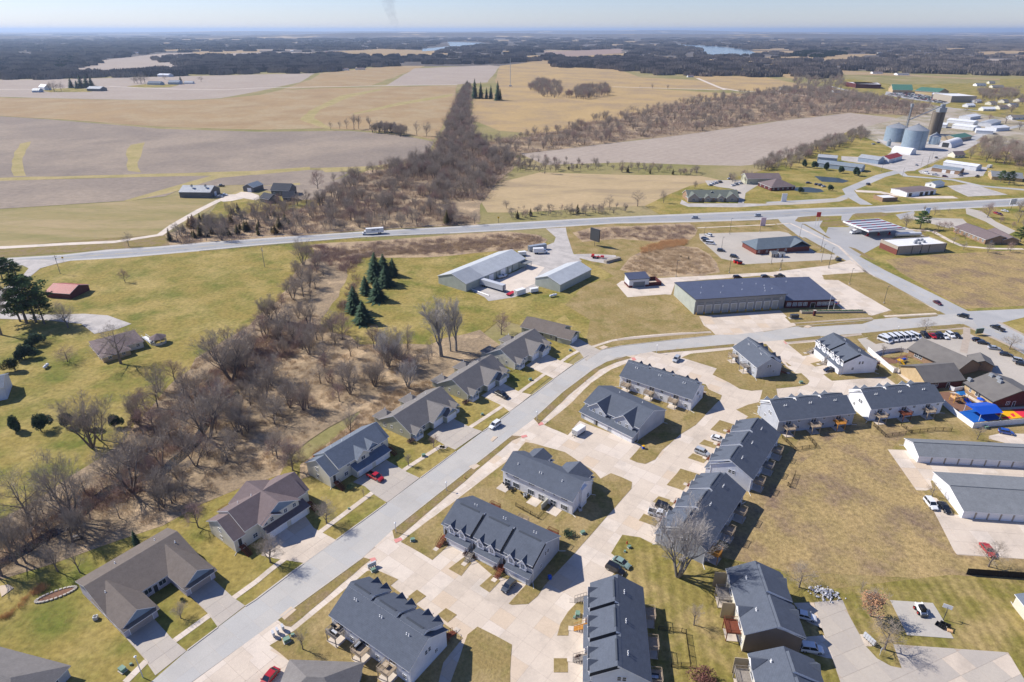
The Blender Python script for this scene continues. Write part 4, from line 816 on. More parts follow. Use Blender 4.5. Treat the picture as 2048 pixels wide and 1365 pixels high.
# --- right lower pair: taupe ended townhouses ---
def taupe_row(label, fr, units=2, **k):
 e, Ln, Wi = placed('taupe_townhouse', fr, label, 'townhouses', False, 'taupe townhouses by the shared drive', **k)
 ze, zr = 5.6, 8.4; ym = Wi/2; U = Ln/units; s_ = (zr-ze)/ym
 b = MB(); pent(b, 0, Ln, 0, Wi, ze, zr); b.obj('wall', w_taupe, e); c = MB(); c.box(.05, Ln-.05, -.04, -.005, .1, ze-.3); c.obj('deck_side_cladding', w_beige, e)
 r = MB(); chev(r, -.3, Ln+.3, 0, Wi, ze, zr)
 for i in range(units):
  x0 = i*U; d = .55
  pr = [(ym+.0, zr-.15), (ym+d/2/s_, zr+d/2), (Wi+.5, ze+d-.5*s_), (Wi+.5, ze+d-.5*s_-.22), (ym, zr-.4)]
  r.prism(pr, x0+.9, x0+U-(-.3 if i == units-1 else .1), 'x', m=1, mend=1, medge={0: 0, 1: 0})
  for yy, sgn in ((-.5, -1), (Wi+.5, 1)):
   c_ = x0+U*.35; zt = ze+1.3; q = MB(); yb = ym if True else 0; yi = (yy+sgn*-3.2)
   q.face([(c_-1.5, yy+sgn*.1, ze+.0), (c_, yy+sgn*.1, zt), (c_, yi, zt+.1), (c_-1.5, yy-sgn*.4, ze+.02)], 0); q.face([(c_+1.5, yy+sgn*.1, ze+.0), (c_, yy+sgn*.1, zt), (c_, yi, zt+.1), (c_+1.5, yy-sgn*.4, ze+.02)], 0)
   q.face([(c_-1.45, yy+sgn*.05, ze-.1), (c_+1.45, yy+sgn*.05, ze-.1), (c_, yy+sgn*.05, zt-.05)], 1); q.obj('gablet_roof', [r_blue, m_trim], e)
  b2 = MB(); b2.box(x0+.2, x0+.35, -2.9, -.04, 0, 4.6); b2.obj('privacy_wall', w_tan, e)
  deck(e, x0+U*.55, -.04, 2.75, [wood_g, wood_b][i % 2], 0, 3.6, 3.0); slider(e, x0+U*.55, -.04, 2.8, 0); window(e, x0+U*.2, -.04, 4.0, 0, .9, 1.2); window(e, x0+U*.85, -.04, 1.6, 0, .9, 1.3)
  garage_door(e, x0+U*.5, Wi, pi, 4.6); door(e, x0+U*.9, Wi, 0, pi); vents(e, [(x0+U*.42, Wi*.26), (x0+U*.47, Wi*.26)], lambda y: ze+y*s_)
 r.obj('roof', [r_blue, m_trim], e); downspout(e, .1, -.12, ze-.3, -.2, -1.2)
 return e
taupe_row('slate roofed taupe townhouse with a red brown deck, seen whole beside the shared drive', frame((27,265,190),(27,455,875),(27,1090,920),5.45))
taupe_row('slate roofed taupe townhouse cut by the bottom edge, with a square table on its deck', frame((27,490,1065),(27,640,1640),(27,1215,1230),5.45))
# --- street houses on the left ---
def ranch_duplex(label, fr, wall, roof=None, porch=True, L=None, Wd=None):
 e, Ln, Wi = placed('duplex_house', fr, label, 'house', False, 'grey roofed duplexes along the street', L=L, Wd=Wd)
 roof = roof or r_grey; ze, zr = 3.1, 6.9; ym = Wi/2; k = (zr-ze)/ym
 b = MB(); pent(b, 0, Ln, 0, Wi, ze, zr); xa, xb = .40*Ln, .86*Ln; xm = (xa+xb)/2; zg = zr-.7
 b.prism([(xa, 0), (xb, 0), (xb, ze-.2), (xm, zg-.25), (xa, ze-.2)], -1.6, 3, 'y'); b.box(xm-.0, xb-.05, -3.0, -1.6, 0, 2.9)
 b.obj('wall', wall, e)
 r = MB(); chev(r, -.4, Ln+.4, 0, Wi, ze, zr); chev(r, -2.2, ym, xa, xb, ze, zg, axis='y', o=.5); chev(r, -3.5, .5, xm-.1, xb+.1, ze-.1, zg-1.3, axis='y', o=.35)
 r.obj('roof', [roof, m_trim], e)
 g = MB(); g.prism([(xa+.5, ze+.1), (xb-.5, ze+.1), (xm, zg-.35)], -1.66, -1.61, 'y'); g.prism([(xm+.2, ze-.0), (xb-.3, ze-.0), ((xm+xb)/2, zg-1.6)], -3.06, -3.01, 'y'); g.obj('gable_cladding', w_shake, e)
 garage_door(e, (xa+xm)/2, -1.6, w=4.3); garage_door(e, (xm+xb)/2, -3.0, w=4.3)
 for x0, x1 in ((.02*Ln, .17*Ln), (.88*Ln, .985*Ln)):             # screened porches at both ends
  p = MB(); p.box(x0, x1, -1.9, 0, .0, .95); p.box(x0, x0+.15, -1.9, -1.75, .95, 2.7); p.box(x1-.15, x1, -1.9, -1.75, .95, 2.7); p.box((x0+x1)/2-.07, (x0+x1)/2+.07, -1.9, -1.75, .95, 2.7); p.box(x0, x1, -1.9, 0, 2.7, 2.95); p.obj('porch', m_trim, e)
  q = MB(); chev(q, -2.3, 2.2, x0, x1, 2.95, 4.2, axis='y', o=.3); q.obj('porch_roof', [roof, m_trim], e)
  q = MB(); q.prism([(x0+.1, 2.95), (x1-.1, 2.95), ((x0+x1)/2, 3.95)], -2.05, -1.95, 'y'); q.obj('gable_cladding', w_shake, e)
 for x0 in (.03*Ln, .58*Ln):                                       # rear sun rooms with hipped roofs
  q = MB(); q.box(x0, x0+4.6, Wi-.2, Wi+3.6, 0, 2.9); q.obj('sun_room', wall, e); q = MB(); hip(q, x0, x0+4.6, Wi-2.5, Wi+3.6, 3.0, 4.7); q.obj('sun_room_roof', [roof, m_trim], e); vents(e, [(x0+3.2, Wi+1.5)], 4.3)
 for y in (.3, .62): window(e, 0, Wi*y, 1.9, -pi/2, .8, .9, 0)
 window(e, .28*Ln, 0, 1.7, 0, 1.2, 1.3); window(e, 0, Wi*.85, 1.6, -pi/2, 1.1, 1.2)
 vents(e, [(Ln*.3, Wi*.72), (Ln*.6, Wi*.75), (Ln*.8, Wi*.7)], lambda y: zr-(y-ym)*k)
 downspout(e, -.06, .1, ze-.3, -1., .2); return e
ranch_duplex('grey roofed sage duplex nearest the blue roofed house, with a small shrub before its porch', frame((32,380,1150),(32,810,862),(32,65,1005),3.0), w_sage, Wd=14.5)
ranch_duplex('grey roofed sage duplex with a black pickup on its driveway', frame((32,915,790),(32,1275,545),(32,610,660),3.0), w_sage, Wd=14.5)
ranch_duplex('grey roofed cream duplex third from the blue roofed house, its driveway empty', frame((32,1355,497),(32,1665,295),(32,1055,395),3.0), w_beige, Wd=14.5)
def small_ranch():
 e, Ln, Wi = placed('ranch_house', frame((32,1400,155),(32,1760,245),(32,1900,185),3.0), 'small grey roofed house at the top end of the row of duplexes', 'house', Wd=12)
 b = MB(); pent(b, 0, Ln, 0, Wi, 3, 5.4); b.box(Ln-.2, Ln+5.5, -.6, 8, 0, 2.9); b.obj('wall', w_sage, e)
 r = MB(); chev(r, -.6, Ln+.5, 0, Wi, 3, 5.4); chev(r, Ln-.5, Ln+6, -.6, 8, 2.9, 5.0, axis='x'); r.obj('roof', [r_taupe, m_trim], e)
 garage_door(e, Ln+5.5, 3.6, pi/2); door(e, Ln-1.2, 0, 0, 0); window(e, Ln*.55, 0, 1.6, 0, 1.8, 1.2); window(e, Ln*.25, 0, 1.6, 0, 1.2, 1.2); window(e, Ln*.8, 0, 1.6, 0, 1.0, 1.2)
small_ranch()
def twin_house(label, fr, wall, roof, shade=None, big=False, Wd=None):
 e, Ln, Wi = placed('twin_house', fr, label, 'house', False, None, Wd=Wd)
 ze, zr = 5.3, 8.4; ym = Wi/2; k = (zr-ze)/ym
 b = MB(); x1 = .13*Ln; pent(b, x1, Ln*.93, 0, Wi, ze, zr); pent(b, 0, x1, .0, Wi, ze-.9, zr-.9); pent(b, Ln*.93, Ln, 1.0, Wi, ze-.5, zr-.6)
 r = MB(); chev(r, x1-.15, Ln*.93+.2, 0, Wi, ze, zr); chev(r, -.35, x1+.0, 0, Wi, ze-.9, zr-.85); chev(r, Ln*.9, Ln+.35, 1.0, Wi, ze-.5, zr-.5)
 if big:
  xa, xb = .30*Ln, .80*Ln; xm = (xa+xb)/2
  b.prism([(xa, 0), (xb, 0), (xb, ze-.1), (xm, zr-.1), (xa, ze-.1)], -1.2, Wi+.5, 'y'); chev(r, -1.7, Wi+1.0, xa, xb, ze, zr+.15, axis='y', o=.4); chev(r, -2.5, .3, xa, xm-.3, ze-.1, ze+1.5, axis='y', o=.3)
  g = MB(); g.prism([(xa+.8, ze+.1), (xb-.8, ze+.1), (xm, zr-.35)], -1.27, -1.21, 'y'); g.obj('gable_cladding', w_shake, e)
  wx = (.36, .44, .62, .74); yf = -1.2
 else:
  xa, xb = .40*Ln, .60*Ln; xm = (xa+xb)/2
  b.prism([(xa, 2.9), (xb, 2.9), (xb, ze-.1), (xm, ze+1.5), (xa, ze-.1)], -.9, 2, 'y'); chev(r, -1.4, 3.2, xa, xb, ze, ze+1.75, axis='y', o=.4); chev(r, -.55, 4.2, .62*Ln, .76*Ln, ze+.35, ze+1.9, axis='y', o=.3)
  g = MB(); g.prism([(.62*Ln, ze+.2), (.76*Ln, ze+.2), (.69*Ln, ze+1.7)], -.4, -.3, 'y'); g.obj('gable_cladding', w_shake, e); wx = (.29, .47, .53, .68, .86); yf = 0
  window(e, .5*Ln, -.9, 4.2, 0, 1.4, 1.1)
 b.box(.32*Ln, .88*Ln, -2.6, 0, 0, 2.7); b.obj('wall', wall, e); r.obj('roof', [roof, m_trim], e)
 s = MB(); s.prism([(0.0, 3.7), (-3.2, 2.6), (-3.2, 2.42), (0.0, 3.45)], .31*Ln, .89*Ln, 'x', m=1, mend=1, medge={0: 0}); s.obj('garage_roof', [roof, m_trim], e)
 garage_door(e, .46*Ln, -2.6); garage_door(e, .74*Ln, -2.6)
 for u in wx:
  if not (not big and u in (.47, .53)): window(e, u*Ln, yf if big and .3 < u < .8 else 0, 4.3, 0, .9, 1.1)
 window(e, .24*Ln, 0, 1.6, 0, 1.2, 1.2); window(e, 0, Wi*.55, 4.0, -pi/2, 1.1, 1.1); window(e, 0, Wi*.55, 1.5, -pi/2, 1.1, 1.1)
 stairs(e, .06*Ln, -1.0, 1.5, wood_b); door(e, .06*Ln, 0, 1.5, 0); stairs(e, .95*Ln, -.9, 1.5, wood_b, n=6); vents(e, [(Ln*.3, Wi*.7), (Ln*.45, Wi*.62), (Ln*.6, Wi*.7)], lambda y: zr-(y-ym)*k)
 deck(e, Ln*.25, Wi, 2.6, wood_b); deck(e, Ln*.8, Wi, 2.6, wood_b); downspout(e, -.06, .1, 4., -.9, -.6); return e
twin_house('blue grey roofed beige two storey house with a red pickup on its driveway', frame((25,510,1045),(25,1560,385),(25,190,815),4.6), w_beige, r_bluegrey, Wd=11.5)
twin_house('brown roofed two storey house with two garages behind two leafless trees', frame((26,410,1085),(26,1530,370),(26,120,850),4.6), w_beige, r_brown, big=True, Wd=12.5)
def u_duplex(label, fr, wall, roof, L=None):
 e, Ln, Wi = placed('courtyard_duplex', fr, label, 'house', False, None, L=L)
 ze, zr = 3.1, 5.9; ym = Wi*.62; k = (zr-ze)/ym
 b = MB(); pent(b, 0, Ln, 0, Wi, ze, zr, ym=ym, ze1=zr-(Wi-ym)*k); r = MB(); chev(r, -.4, Ln+.4, 0, Wi, ze, zr, ym=ym, ze1=zr-(Wi-ym)*k)
 for xa, xb in ((.0*Ln, .34*Ln), (.66*Ln, 1.0*Ln)):
  xm = (xa+xb)/2; zg = 5.5; b.prism([(xa, 0), (xb, 0), (xb, ze-.2), (xm, zg-.25), (xa, ze-.2)], -7.2, 1, 'y'); chev(r, -7.4, ym*.8, xa, xb, ze, zg, axis='y', o=.45)
  g = MB(); g.prism([(xa+.5, ze+.0), (xb-.5, ze+.0), (xm, zg-.35)], -7.27, -7.21, 'y'); g.obj('gable_cladding', w_shake, e)
  s = MB(); s.prism([(-7.2, 3.15), (-8.2, 2.75), (-8.2, 2.6), (-7.2, 2.95)], xa-.4, xb+.4, 'x', m=1, mend=1, medge={0: 0}); s.obj('eave_roof', [roof, m_trim], e)
  garage_door(e, xm, -7.2, m=mat('door_taupe', K('b3a79f'), rough=.6))
 b.obj('wall', wall, e); r.obj('roof', [roof, m_trim], e); window(e, .42*Ln, 0, 1.6, 0, 1.6, 1.3); window(e, .58*Ln, 0, 1.6, 0, 1.6, 1.3); door(e, .5*Ln, 0, 0, 0)
 window(e, 0, 2, 1.5, -pi/2, 1.3, 1.1); window(e, 0, -3, 1.5, -pi/2, 1.0, 1.0)
 vents(e, [(Ln*.1, ym*.5), (Ln*.35, Wi*.8), (Ln*.8, Wi*.8), (Ln*.92, ym*.7)], lambda y: zr-abs(y-ym)*k); return e
fr0 = frame((42,830,787),(42,1105,612),(42,120,710),3.0); a0, u0, L0, W0 = fr0
pL = G((42,120,710), 2.4); pR = G((42,1240,140), 5.9); sL = (pL-a0).dot(u0); sR = (pR-a0).dot(u0)
u_duplex('brown grey roofed lavender duplex round a small front garden, in the lower left', (a0+u0*sL, u0, sR-sL, W0), w_lav, r_taupe)
def hip_house(name, label, fr, wall, roof, ze=3, zr=5.8, cat='house', g=True, **k):
 e, Ln, Wi = placed(name, fr, label, cat, False, None, oy=.5, ox=.5, **k)
 b = MB(); b.box(0, Ln, 0, Wi, 0, ze); b.obj('wall', wall, e); r = MB(); hip(r, 0, Ln, 0, Wi, ze, zr); r.obj('roof', [roof, m_trim], e)
 for i in range(max(2, int(Ln/4))): window(e, (i+.5)*Ln/max(2, int(Ln/4)), 0, 1.6, 0, 1.2, 1.2)
 for i in range(max(1, int(Wi/5))): window(e, Ln, (i+.5)*Wi/max(1, int(Wi/5)), 1.6, pi/2, 1.2, 1.2); window(e, 0, (i+.5)*Wi/max(1, int(Wi/5)), 1.6, -pi/2, 1.2, 1.2)
 return e
P_ = G((1,415,1262), 3); u_ = (P_-G((1,0,1152), 3)).normalized(); w_ = Vector((-u_.y, u_.x)); fr0 = (P_-u_*22-w_*13, u_, 22, 13)
hip_house('corner_house', 'grey roofed house cut by the lower left corner of the picture', fr0, w_grey, r_grey, 3, 5.6)
hip_house('street_house', 'grey hip roofed house at the bottom edge beside the red car', frame((2,60,1560),(2,540,1580),(2,440,1400),3.0), w_grey, r_grey, 3, 6.0, Wd=12)
# --- long garages ---
def garages(label, A, B, X, n, ze=2.7, zr=4.3):
 e, Ln, Wi = placed('garage_block', frame(A, B, X, ze), label, 'garages', False, 'rows of white rental garages', oy=.3, ox=.3)
 b = MB(); pent(b, 0, Ln, 0, Wi, ze, zr, ym=Wi*.5); b.obj('wall', w_white, e); r = MB(); chev(r, -.35, Ln+.35, 0, Wi, ze, zr, o=.4); r.obj('roof', [r_green, m_trim], e)
 w = Ln/n; p = MB()
 for i in range(n):
  garage_door(e, (i+.5)*w, 0, w=w-.75, h=2.15);
  if i: p.box(i*w-.22, i*w+.22, -.05, -.0, 0, 2.3)
 p.obj('pier', w_block, e); downspout(e, -.06, Wi-.1, 2.4, -1.2, .2)
 q = MB(); q.box(0, Ln, Wi*.5-.06, Wi*.5+.2, zr-.0, zr+.06); q.obj('ridge_cap', r_vent, e); return e
garages('farther white garage row with a green grey roof, right edge', (8,895,1222), (8,1800,1268), (8,825,1117), 11)
garages('nearer white garage row with a green grey roof and two cars at its end', (4,1150,358), (4,2150,425), (4,980,128), 13)
# --- generic gabled buildings ---
def shed(name, label, cat, A, B, X, ze, zr, wall, roof, flip=False, doors=(), wins=0, group=None, L=None, Wd=None, trim=None, oh=.3, side=0, ridgev=False, bdoors=()):
 e, Ln, Wi = placed(name, frame(A, B, X, ze), label, cat, flip, group, oy=oh, ox=oh, L=L, Wd=Wd)
 b = MB(); pent(b, 0, Ln, 0, Wi, ze, zr); b.obj('wall', wall, e); r = MB(); chev(r, -oh, Ln+oh, 0, Wi, ze, zr, o=oh); r.obj('roof', [roof, trim or m_trim], e)
 for d in doors: garage_door(e, d[0]*Ln, 0, 0, d[1], d[2], d[3] if len(d) > 3 else None)
 for d in bdoors: garage_door(e, Ln, d[0]*Wi, pi/2, d[1], d[2], d[3] if len(d) > 3 else None)
 for i in range(wins): window(e, (i+.5)*Ln/wins, 0, 1.7, 0, 1.3, 1.2, 1)
 for i in range(side): window(e, Ln, (i+.5)*Wi/side, 1.7, pi/2, 1.2, 1.2); window(e, 0, (i+.5)*Wi/side, 1.7, -pi/2, 1.2, 1.2)
 return e, Ln, Wi
e, Ln, Wi = shed('storage_building', 'long pale green grey storage building with white overhead doors', 'warehouse', (35,370,503), (35,985,240), (35,80,415), 4.4, 7.6, w_metalg, r_metal, doors=[(.40,3.4,3.4), (.60,3.6,3.6)])
q = MB(); k = (7.6-4.4)/(Wi/2); q.prism([(-.32, 4.4-.32*k+.06), (Wi/2, 7.66), (Wi/2, 7.6), (-.32, 4.4-.32*k)], -.32, Ln*.27, 'x'); q.obj('roof_panel', r_metal2, e)
p = MB()
for u in (.30, .48, .53, .68, .76, .88): p.box(u*Ln-.15, u*Ln+.15, -.12, -.02, 0, 4.2)
p.obj('pilaster', m_dkgrey, e); door(e, .72*Ln, 0, 0, 0, m_white); q = MB(); q.box(Ln*.9, Ln*1.02, -4, 0, 3.0, 3.2); q.box(Ln*.9, Ln*.9+.15, -4, -3.8, 0, 3); q.box(Ln*1.0, Ln*1.0+.15, -4, -3.8, 0, 3); q.obj('canopy', r_green, e)
shed('storage_building', 'shorter pale green grey storage building with no doors on its long side', 'warehouse', (35,1335,510), (35,1658,350), (35,1070,438), 4.3, 7.0, w_metalg, r_metal)
# fire station
def mono(name, label, cat, A, B, X, zf, zb, wall, roof, o=.6):
 e, Ln, Wi = placed(name, frame(A, B, X, zf, zb), label, cat, False, None, oy=o, ox=o)
 b = MB(); b.prism([(0, 0), (Wi, 0), (Wi, zb-.3), (0, zf-.3)], 0, Ln, 'x'); b.obj('wall', wall, e); r = MB(); s = (zf-zb)/Wi
 r.prism([(-o, zf+o*s), (Wi+o, zb-o*s), (Wi+o, zb-o*s-.3), (-o, zf+o*s-.3)], -o, Ln+o, 'x', m=1, mend=1, medge={0: 0}); r.obj('roof', [roof, m_dkgrey], e); return e, Ln, Wi
e, Ln, Wi = mono('fire_station', 'navy roofed fire station hall with a row of glazed engine bay doors', 'fire station', (33,732,340), (33,1520,290), (33,1295,147), 7.6, 6.6, ribbed('metal_wall_grey', K('9a9a98'), 1.3, 'X', .5), r_navy)
p = MB(); p.box(-.4, -.0, 0, Wi, 0, 6.4); p.obj('wall_panel', w_metalg, e)
n = 10
for i in range(n):
 x = (i+.6)*Ln*.93/n; w = Ln*.93/n-1.4
 d = garage_door(e, x, -.0, 0, w, 4.2, mat('bay_glass', (.42,.40,.34), (.30,.29,.25), scale=.6, rough=.3), n=5); window(e, x, -.02, 5.2, 0, w, .8, 3, glass2, m_dkgrey)
 q = MB(); q.tube((x-w/2-.55, -.6, 0), (x-w/2-.55, -.6, 1.1), .14, n=8); q.tube((x+w/2+.35, -.6, 0), (x+w/2+.35, -.6, 1.1), .14, n=8); q.obj('bollard', m_yellow, e)
for x, y in ((.12,.3),(.2,.6),(.33,.25),(.45,.6),(.6,.35),(.7,.7),(.82,.2),(.86,.35),(.9,.5),(.84,.62),(.93,.3)): vents(e, [(x*Ln, y*Wi)], 7.6-y)
q = MB()
for a in range(16): q.tube((Ln*.955+.62*cos(a*pi/8), -.08, 5.4+.62*sin(a*pi/8)), (Ln*.955+.62*cos((a+1)*pi/8), -.08, 5.4+.62*sin((a+1)*pi/8)), .05, n=4)
q.box(Ln*.955-.35, Ln*.955+.35, -.1, -.03, 5.35, 5.45); q.box(Ln*.955-.05, Ln*.955+.05, -.1, -.03, 5.05, 5.75); q.obj('emblem', m_white, e)
e, Ln, Wi = mono('station_office', 'navy roofed dark red office wing beside the engine bays, with flagpoles before it', 'office', (33,1500,348), (33,1935,337), (33,1635,147), 4.2, 5.2, w_brickd, r_navy, o=.7)
for u in (.07, .19, .30, .41, .70, .80, .88, .95): window(e, u*Ln, 0, 1.9, 0, Ln*.075, 1.6, 1, glass2)
door(e, .57*Ln, 0, 0, 0, m_black, 2.0, 2.4); vents(e, [(.4*Ln, .8*Wi)], 5.0)
e, Ln, Wi = mono('station_shed', 'small navy roofed outbuilding with a brick base at the far end of the station lot', 'outbuilding', (33,163,170), (33,345,157), (33,285,100), 4.6, 5.6, w_metalw, r_navy, o=.4)
q = MB(); q.box(-.06, Ln+.06, -.06, Wi+.06, 0, 1.1); q.obj('brick_base', w_brickd, e); garage_door(e, Ln*.5, -.07, w=Ln*.6, h=3.0, m=mat('door_grey', K('7d8285'), rough=.6))
q = MB(); q.box(Ln+.2, Ln+.5, .5, 8, 0, 2.0); q.box(Ln+.2, Ln+7, .2, .5, 0, 2); q.box(Ln+6.7, Ln+7, .5, 8, 0, 2.0); q.box(Ln+.2, Ln+7, 8, 8.3, 0, 2); q.obj('bin_enclosure', w_brickd, e)
# childcare centre: four gabled wings
def wing(par, A, B, X, ze, zr, wall, roof, zx=None, Wd=None, ends=(1, 1), endwall=None, L=None, o=.6):
 a, u, Ln, Wv = frame(A, B, X, ze, zx); Wv = Wd or Wv; Ln = L or Ln; w = Vector((-u.y, u.x)); og = a+u*o+w*o; Ln -= 2*o; Wv -= 2*o
 h = empty('wing', ((og-PO).x, (og-PO).y), atan2(u.y, u.x)); h.parent = par
 b = MB(); pent(b, 0, Ln, 0, Wv, ze, zr); b.obj('wall', wall, h); r = MB(); chev(r, -o, Ln+o, 0, Wv, ze, zr, o=o, t=.3); r.obj('roof', [roof, m_dkgrey], h)
 if endwall: q = MB(); pent(q, -.08, -.005, 0.02, Wv-.02, ze-.05, zr-.05); q.obj('end_wall', endwall, h)
 return h, Ln, Wv
r_day = ribbed('childcare_roof', K('7b7772'), .9, 'X', .6, strength=.3, c2=K('716d69'))
PO = G((34,1150,605)); day = empty('childcare_centre', (*PO, 0), 0, 'brown grey roofed childcare centre of several gabled wings beside the playground', 'childcare centre')
h, Ln, Wv = wing(day, (34,560,335), (34,1150,607), (34,1640,603), 3.2, 6.6, w_brick2, r_day)
for u in (.18, .26): window(h, u*Ln, 0, 1.7, 0, 1.6, 1.5)
h, Ln, Wv = wing(day, (34,788,750), (34,1262,708), (34,452,535), 3.2, 6.4, w_brickd, r_day, endwall=w_stucco)
door(h, .62*Ln, 0, 0, 0); window(h, .3*Ln, 0, 1.6, 0, 1.2, 1.3)
a_ = G((34,1225,738), 3.2); b_ = G((34,1585,968), 3.2); u_ = (b_-a_).normalized(); w_ = Vector((-u_.y, u_.x)); rd = (G((34,1930,840), 6.6)-b_).dot(w_)
h, Ln, Wv = wing(day, (34,1225,738), (34,1585,968), (34,1930,840), 3.2, 6.6, w_stucco, r_day, Wd=rd*2)
q = MB(); pent(q, Ln+.01, Ln+.08, 0.02, Wv-.02, 3.1, 6.5); q.obj('end_wall', w_brickd, h);
for u, ww in ((.22, .8), (.5, 2.2)): window(h, u*Ln, 0, 1.7, 0, ww, 1.5)
window(h, Ln+.08, Wv*.32, 1.6, pi/2, 1.2, 1.3); door(h, Ln+.08, Wv*.45, 0, pi/2); q = MB(); q.box(0, Ln, -.05, -.005, 0, .9); q.obj('brick_base', w_brick2, h)
wing(day, (34,1615,553), (34,1555,450), (34,1410,465), 3.0, 4.6, w_brick2, r_day, Wd=8)
def rtu(par, x, y, z, s=1.0):
 if 'rtu' not in WC:
  q = MB(); q.box(-.9, .9, -.6, .6, 0, 1.0); q.box(-.8, .8, -.62, -.6, .15, .85); q.tube((.4, 0, 1), (.4, 0, 1.15), .38, n=10); q.tube((-.4, 0, 1), (-.4, 0, 1.15), .38, n=10); q.box(-1, 1, -.7, .7, -.3, 0); WC['rtu'] = q.mesh('roof_unit', galv)
 o = link('roof_unit', WC['rtu'], par, (x, y, z)); o.scale = (s, s, s)
for u, v in ((.12, .42), (.32, .45), (.46, .40), (-.02, .08)): rtu(h, u*Ln, v*Wv, 3.2+3.4*v*2*.98+.2, .8)
# clinic with hipped roof, gas station and neighbours
e, Ln, Wi = placed('clinic', frame((36,920,838), (36,1585,790), (36,750,738), 3.4), 'brick clinic with a blue grey hipped roof and small sheds behind it', 'clinic', False, None, oy=.6, ox=.6)
b = MB(); b.box(0, Ln, 0, Wi, 0, 3.4); b.obj('wall', w_brick, e); r = MB(); hip(r, 0, Ln, 0, Wi, 3.4, 7.2, o=.6, ri=Wi*.35); r.obj('roof', [r_dgreen, m_dkgrey], e); r = MB(); chev(r, -1.2, Wi*.45, Ln*.62, Ln*.99, 3.5, 6.6, axis='y'); r.obj('cross_roof', [r_dgreen, m_dkgrey], e)
vents(e, [(Ln*.3, Wi*.3), (Ln*.38, Wi*.32), (Ln*.72, Wi*.2), (Ln*.78, Wi*.3)], lambda y: 3.5+y*.3)
for u in (.05, .2, .4, .55): window(e, u*Ln, 0, 1.6, 0, 1.0, 1.3)
for i, (x, w) in enumerate(((36,1120), (36,1215))):
 p = G((36,w,925)); s = empty('garden_shed', (*p, 0), .05, ['grey shed with a pitched roof behind the brick clinic', 'white shed with a flat lid behind the brick clinic'][i], 'shed')
 b = MB(); pent(b, -1.7, 1.7, -1.6, 1.6, 2.3, 3.4 if i == 0 else 2.6); b.obj('wall', [w_block, w_metalw][i], s); r = MB(); chev(r, -1.9, 1.9, -1.6, 1.6, 2.35, 3.5 if i == 0 else 2.75, o=.25, t=.1); r.obj('roof', [r_green, m_trim], s); door(s, 0, -1.6, 0, 0)
def canopy():
 e, Ln, Wi = placed('gas_canopy', frame((38,410,328),(38,800,300),(38,190,218),5.4), 'white and red gas station canopy over the fuel pumps', 'canopy', False, None, ox=0, oy=0)
 r = MB(); r.box(0, Ln, 0, Wi, 4.5, 5.4); r.obj('canopy_fascia', m_white, e); d = MB(); d.box(.4, Ln-.4, .4, Wi-.4, 5.32, 5.405); d.obj('canopy_deck', mat('canopy_deck', K('5b5f70'), rough=.7), e)
 for i in range(4): q = MB(); q.box(.6, Ln-.6, Wi*(.12+.2*i), Wi*(.12+.2*i)+Wi*.10, 5.41, 5.5); q.obj('roof_strip', m_ltgrey, e)
 for i in range(5):
  for j in range(3): q = MB(); q.box(Ln*(.02+.4*j), Ln*(.12+.4*j), Wi*(.04+.2*i), Wi*(.04+.2*i)+.7, 5.41, 5.6); q.obj('red_marker', m_red, e)
 for i in range(3):
  for j in range(2): q = MB(); x, y = Ln*(.2+.3*i), Wi*(.25+.5*j); q.box(x-.2, x+.2, y-.2, y+.2, 0, 4.5); q.obj('column', m_white, e); q = MB(); q.box(x-.5, x+.5, y-.35, y+.35, .15, 1.8); q.box(x-1.4, x+1.4, y-.7, y+.7, 0, .15); q.box(x-.45, x+.45, y-.37, y-.35, 1.1, 1.6, 1); q.obj('fuel_pump', [m_red, m_black], e)
canopy()
def flat(name, label, cat, A, B, X, z, wall, roof, par=.5, **k):
 e, Ln, Wi = placed(name, frame(A, B, X, z), label, cat, False, None, ox=0, oy=0, **k)
 b = MB(); b.box(0, Ln, 0, Wi, 0, z-par, 0);
 for q in ((0, Ln, 0, .3), (0, Ln, Wi-.3, Wi), (0, .3, .3, Wi-.3), (Ln-.3, Ln, .3, Wi-.3)): b.box(*q, z-par, z)
 b.obj('wall', wall, e); r = MB(); r.box(.3, Ln-.3, .3, Wi-.3, z-par, z-par+.05); r.obj('roof', roof, e); return e, Ln, Wi
m_memb = mat('roof_membrane', K('f2f2f2'), K('e6e6e6'), scale=.3, rough=.6); m_gravelroof = mat('roof_gravel', K('b3ada6'), K('a29c95'), scale=.5, rough=.95)
e, Ln, Wi = flat('gas_station_shop', 'white roofed gas station shop with grey block panels, beside the canopy', 'shop', (38,722,492), (38,1238,458), (38,560,415), 5.2, w_block, m_memb)
p = MB(); [p.box(u*Ln-.2, u*Ln+.2, -.1, -.005, 0, 5.0) for u in (.0+.01, .3, .49, .65, .99)]; p.obj('pilaster', m_dkgrey, e); q = MB(); q.box(-.06, -.005, 0, Wi*.99, 0, 3.2); q.obj('brick_wall', w_brick, e); q = MB(); q.box(Ln+.005, Ln+.06, 0, Wi*.99, 0, 5.0); q.obj('brick_wall', w_brick, e)
for x, y in ((.45,.3), (.52,.45), (.5,.2), (.65,.35), (.7,.6), (.62,.6)): rtu(e, x*Ln, y*Wi, 5.0, .9)
door(e, .48*Ln, 0, 0, 0)
shed('brown_roof_clinic', 'long brown roofed brick building among small leafless trees at the right', 'office', (38,1300,285), (38,1645,420), (38,1800,390), 3.2, 5.6, w_brick2, r_brown, wins=7, side=2, oh=.5, Wd=17)
shed('brown_roof_wing', 'brown hipped wing behind the long brown roofed brick building', 'office', (38,1640,320), (38,1830,420), (38,1890,380), 3.0, 4.8, w_brick2, r_brown, oh=.5, Wd=10)
